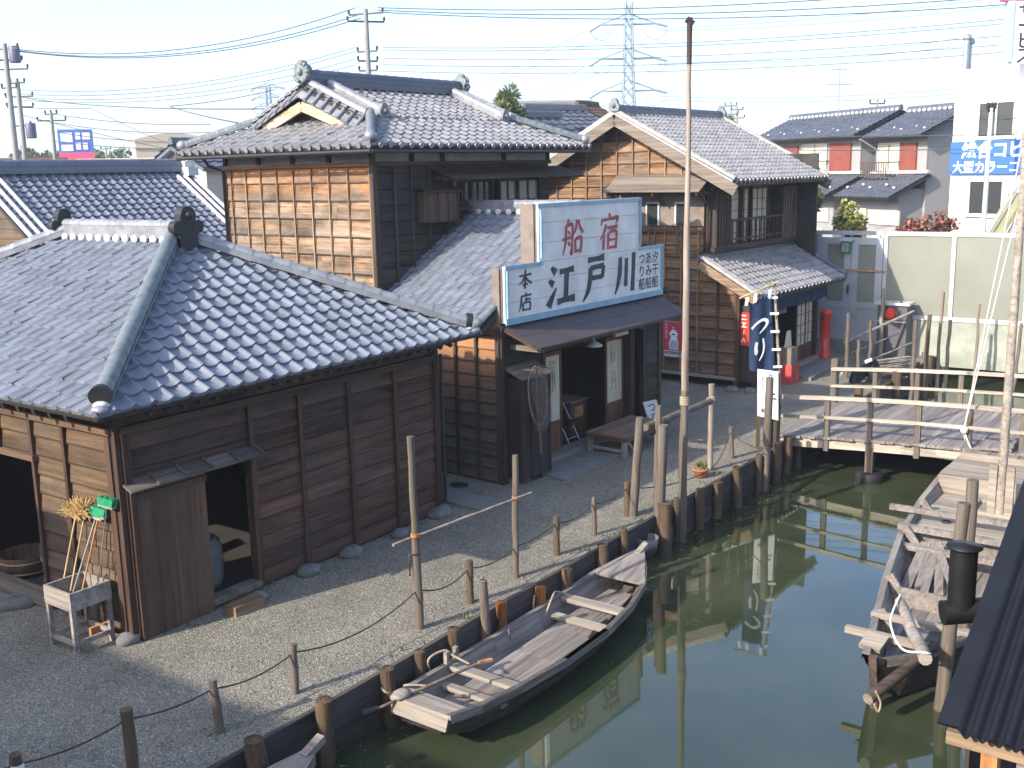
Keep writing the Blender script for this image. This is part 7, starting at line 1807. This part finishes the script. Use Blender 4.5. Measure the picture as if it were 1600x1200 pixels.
for k, y0 in enumerate((192, 205, 219, 228)): wire((80, 177 + k*14, 70), (330, y0 + 2, 60), .25, 'thin cable crossing in front of the beige hall', 'cables before the beige hall', .022)
for k, (y0, y1) in enumerate(((12, -30), (16, -12), (19, 2))):
    wire((590, y0, 60), (1640, y1, 52), .55, 'thick upper cable running right from the roof pole', 'upper cables right of the roof pole', .026)
for k, (y0, y1) in enumerate(((74, 27), (78, 34), (91, 53), (101, 67), (111, 79))):
    wire((598, y0, 60), (1600, y1, 50), .45, 'thin lower cable running right from the roof pole', 'lower cables right of the roof pole', .017)
wire((1290, 213, 44), (1600, 209, 36), .03, 'dark cable passing in front of the modern house eaves', None, .018)
wire((1230, 234, 44), (1500, 233, 38), .03, 'dark cable passing in front of the red shutters', None, .018)
wire((1440, 186, 44), (1600, 184, 36), .03, 'cable passing in front of the white building window', None, .014)
def pylon(px, pyt, Y, ztop_px, arms, hw, label, armw):
    t = at(px, pyt, Y); p = thing('lattice_pylon', Vector((t.x, t.y, 0)), label, 'pylon', 'lattice pylons'); H = t.z
    mm = MB(); r = .17 * Y / 250
    lv = [H * i / 14 for i in range(15)]
    def wd(z): return hw * (1 + 1.6 * max(0, (1 - z / H) - .35)) if z < H * .65 else hw * (1 - .35 * (z / H - .65) / .35)
    cs = ((-1, -1), (1, -1), (1, 1), (-1, 1))
    for a_, b_ in zip(lv[:-1], lv[1:]):
        for i in range(4):
            c0, c1 = cs[i], cs[(i+1) % 4]
            P_ = lambda c, z: (c[0]*wd(z), c[1]*wd(z), z)
            mm.tube([P_(c0, a_), P_(c0, b_)], r*1.3, 4, cap=False); mm.tube([P_(c0, a_), P_(c1, b_)], r*.7, 4, cap=False); mm.tube([P_(c1, a_), P_(c0, b_)], r*.7, 4, cap=False)
    mm.build('tower', M_pylon, p)
    for py in arms:
        z = at(px, py, Y).z; mm = MB()
        for s in (-1, 1):
            tip = (s*armw, 0, z); 
            for cy in (-1, 1): mm.tube([(s*wd(z)*.9, cy*wd(z)*.9, z), tip], r, 4, cap=False); mm.tube([(s*wd(z)*.3, cy*wd(z)*.3, z + armw*.35), tip], r*.8, 4, cap=False)
            mm.tube([tip, (s*(armw + armw*.38), 0, z - armw*.22 if s < 0 else z - armw*.1)], r*1.6, 4); 
            mm.tube(sag(tip if False else (s*(armw*1.38), 0, z - armw*.2), (s*armw*.55, .5, z - armw*.25), armw*.3, 8), r*.5, 4, cap=False)
        mm.build('crossarm', M_pylon, p)
    return p
pylon(982, 4, 250, 0, (38, 92, 142), 1.05, 'tall pale lattice pylon rising behind the gabled house', 6.4)
pylon(418, 134, 420, 0, (137, 152, 166), 1.0, 'small distant lattice pylon left of the tall house roof', 4.8)
for k, (p, q) in enumerate((((912, 50, 250), (640, 175, 420)), ((912, 104, 250), (800, 160, 420)), ((955, 50, 250), (700, 150, 420)), ((960, 100, 250), (790, 168, 420)))):
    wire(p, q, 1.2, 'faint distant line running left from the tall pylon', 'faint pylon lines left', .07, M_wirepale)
for k, (p, q) in enumerate((((1028, 45, 250), (1620, -12, 210)), ((1028, 48, 250), (1620, 4, 210)), ((1028, 99, 250), (1500, 60, 215)), ((1028, 102, 250), (1500, 72, 215)), ((1028, 150, 250), (1490, 139, 215)), ((1028, 156, 250), (1490, 147, 215)))):
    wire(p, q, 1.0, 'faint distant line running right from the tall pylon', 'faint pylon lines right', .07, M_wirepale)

# ------------------------------------------------------------------ the museum behind the viewpoint, whose shadow falls on the path
mu = thing('museum_building', C(-6, 0), 'plain pale museum building standing behind the viewpoint', 'building', ang=AS)
mb = MB(); mb.box((-10, -14, 0), (0, 16.3, 7.42)); mb.build('low_wing', M_rend, mu)
mb = MB(); mb.box((-10, 16.3, 0), (0, 34, 9.0)); mb.build('tall_wing', M_rend, mu)
for k in range(7):
    mb = MB(); mb.box((0, -12 + k*4, 1.2), (.03, -10 + k*4, 3.0)); mb.build('window', M_glass, mu)

# ------------------------------------------------------------------ loose stones and weeds on the yard
mb = MB(); rs = random.Random(77)
for i in range(1500):
    u, v = rs.uniform(3, 22), EDGE + .08 + abs(rs.gauss(0, 1.6))
    if v > 12.5: continue
    p = C(u, v, .004); s = rs.uniform(.008, .026)
    vs = [p + Vector((s*cos(2*pi*k/5 + i)*rs.uniform(.7, 1.2), s*sin(2*pi*k/5 + i)*rs.uniform(.7, 1.2), 0)) for k in range(5)] + [p + Vector((rs.uniform(-.3, .3)*s, rs.uniform(-.3, .3)*s, s*rs.uniform(.5, .9)))]
    mb.add(vs, [(k, (k+1) % 5, 5) for k in range(5)])
st_ = tag(mb.build('loose_stones', M_stone2 if 'M_stone2' in globals() else M_stone), kind='stuff')
mb = MB()
for i in range(46):
    u = rs.uniform(4, 20); v = rs.choice([EDGE + rs.uniform(.06, .25), 11.0 - rs.uniform(.05, .2) if u < 12.6 and u > 7.3 else EDGE + rs.uniform(.06, .3)])
    c = C(u, v, 0)
    for k in range(9):
        a_ = rs.uniform(0, 6.28); L = rs.uniform(.04, .13); d_ = Vector((cos(a_)*L*.6, sin(a_)*L*.6, L)); s_ = Vector((-sin(a_), cos(a_), 0)) * .006
        mb.add([c - s_, c + s_, c + d_], [(0, 1, 2)])
tag(mb.build('weeds', M_leaf), kind='stuff')
mb = MB()
for i in range(260):
    u = rs.uniform(6, 20); v = EDGE - .12 - abs(rs.gauss(0, .28)); p = C(u, v, WZ + .006); a_ = rs.uniform(0, 6.28); s = rs.uniform(.012, .05)
    e1, e2 = Vector((cos(a_), sin(a_), 0)) * s, Vector((-sin(a_), cos(a_), 0)) * s * rs.uniform(.3, .6)
    mb.add([p - e1, p + e2, p + e1, p - e2], [(0, 1, 2, 3)])
tag(mb.build('floating_leaves', M_leafdry), kind='stuff')

# ------------------------------------------------------------------ thin summer haze
hz = MB(); hz.box((-720, -720, -2.6), (720, 720, 62))
hm = bpy.data.materials.new('thin haze'); hm.use_nodes = True; hn = hm.node_tree
hn.nodes.remove(hn.nodes['Principled BSDF']); pv = hn.nodes.new('ShaderNodeVolumePrincipled')
pv.inputs['Color'].default_value = (.9, .95, 1, 1); pv.inputs['Density'].default_value = .0010; pv.inputs['Anisotropy'].default_value = .3
hn.links.new(pv.outputs[0], hn.nodes['Material Output'].inputs['Volume'])
tag(hz.build('haze', hm), kind='stuff')
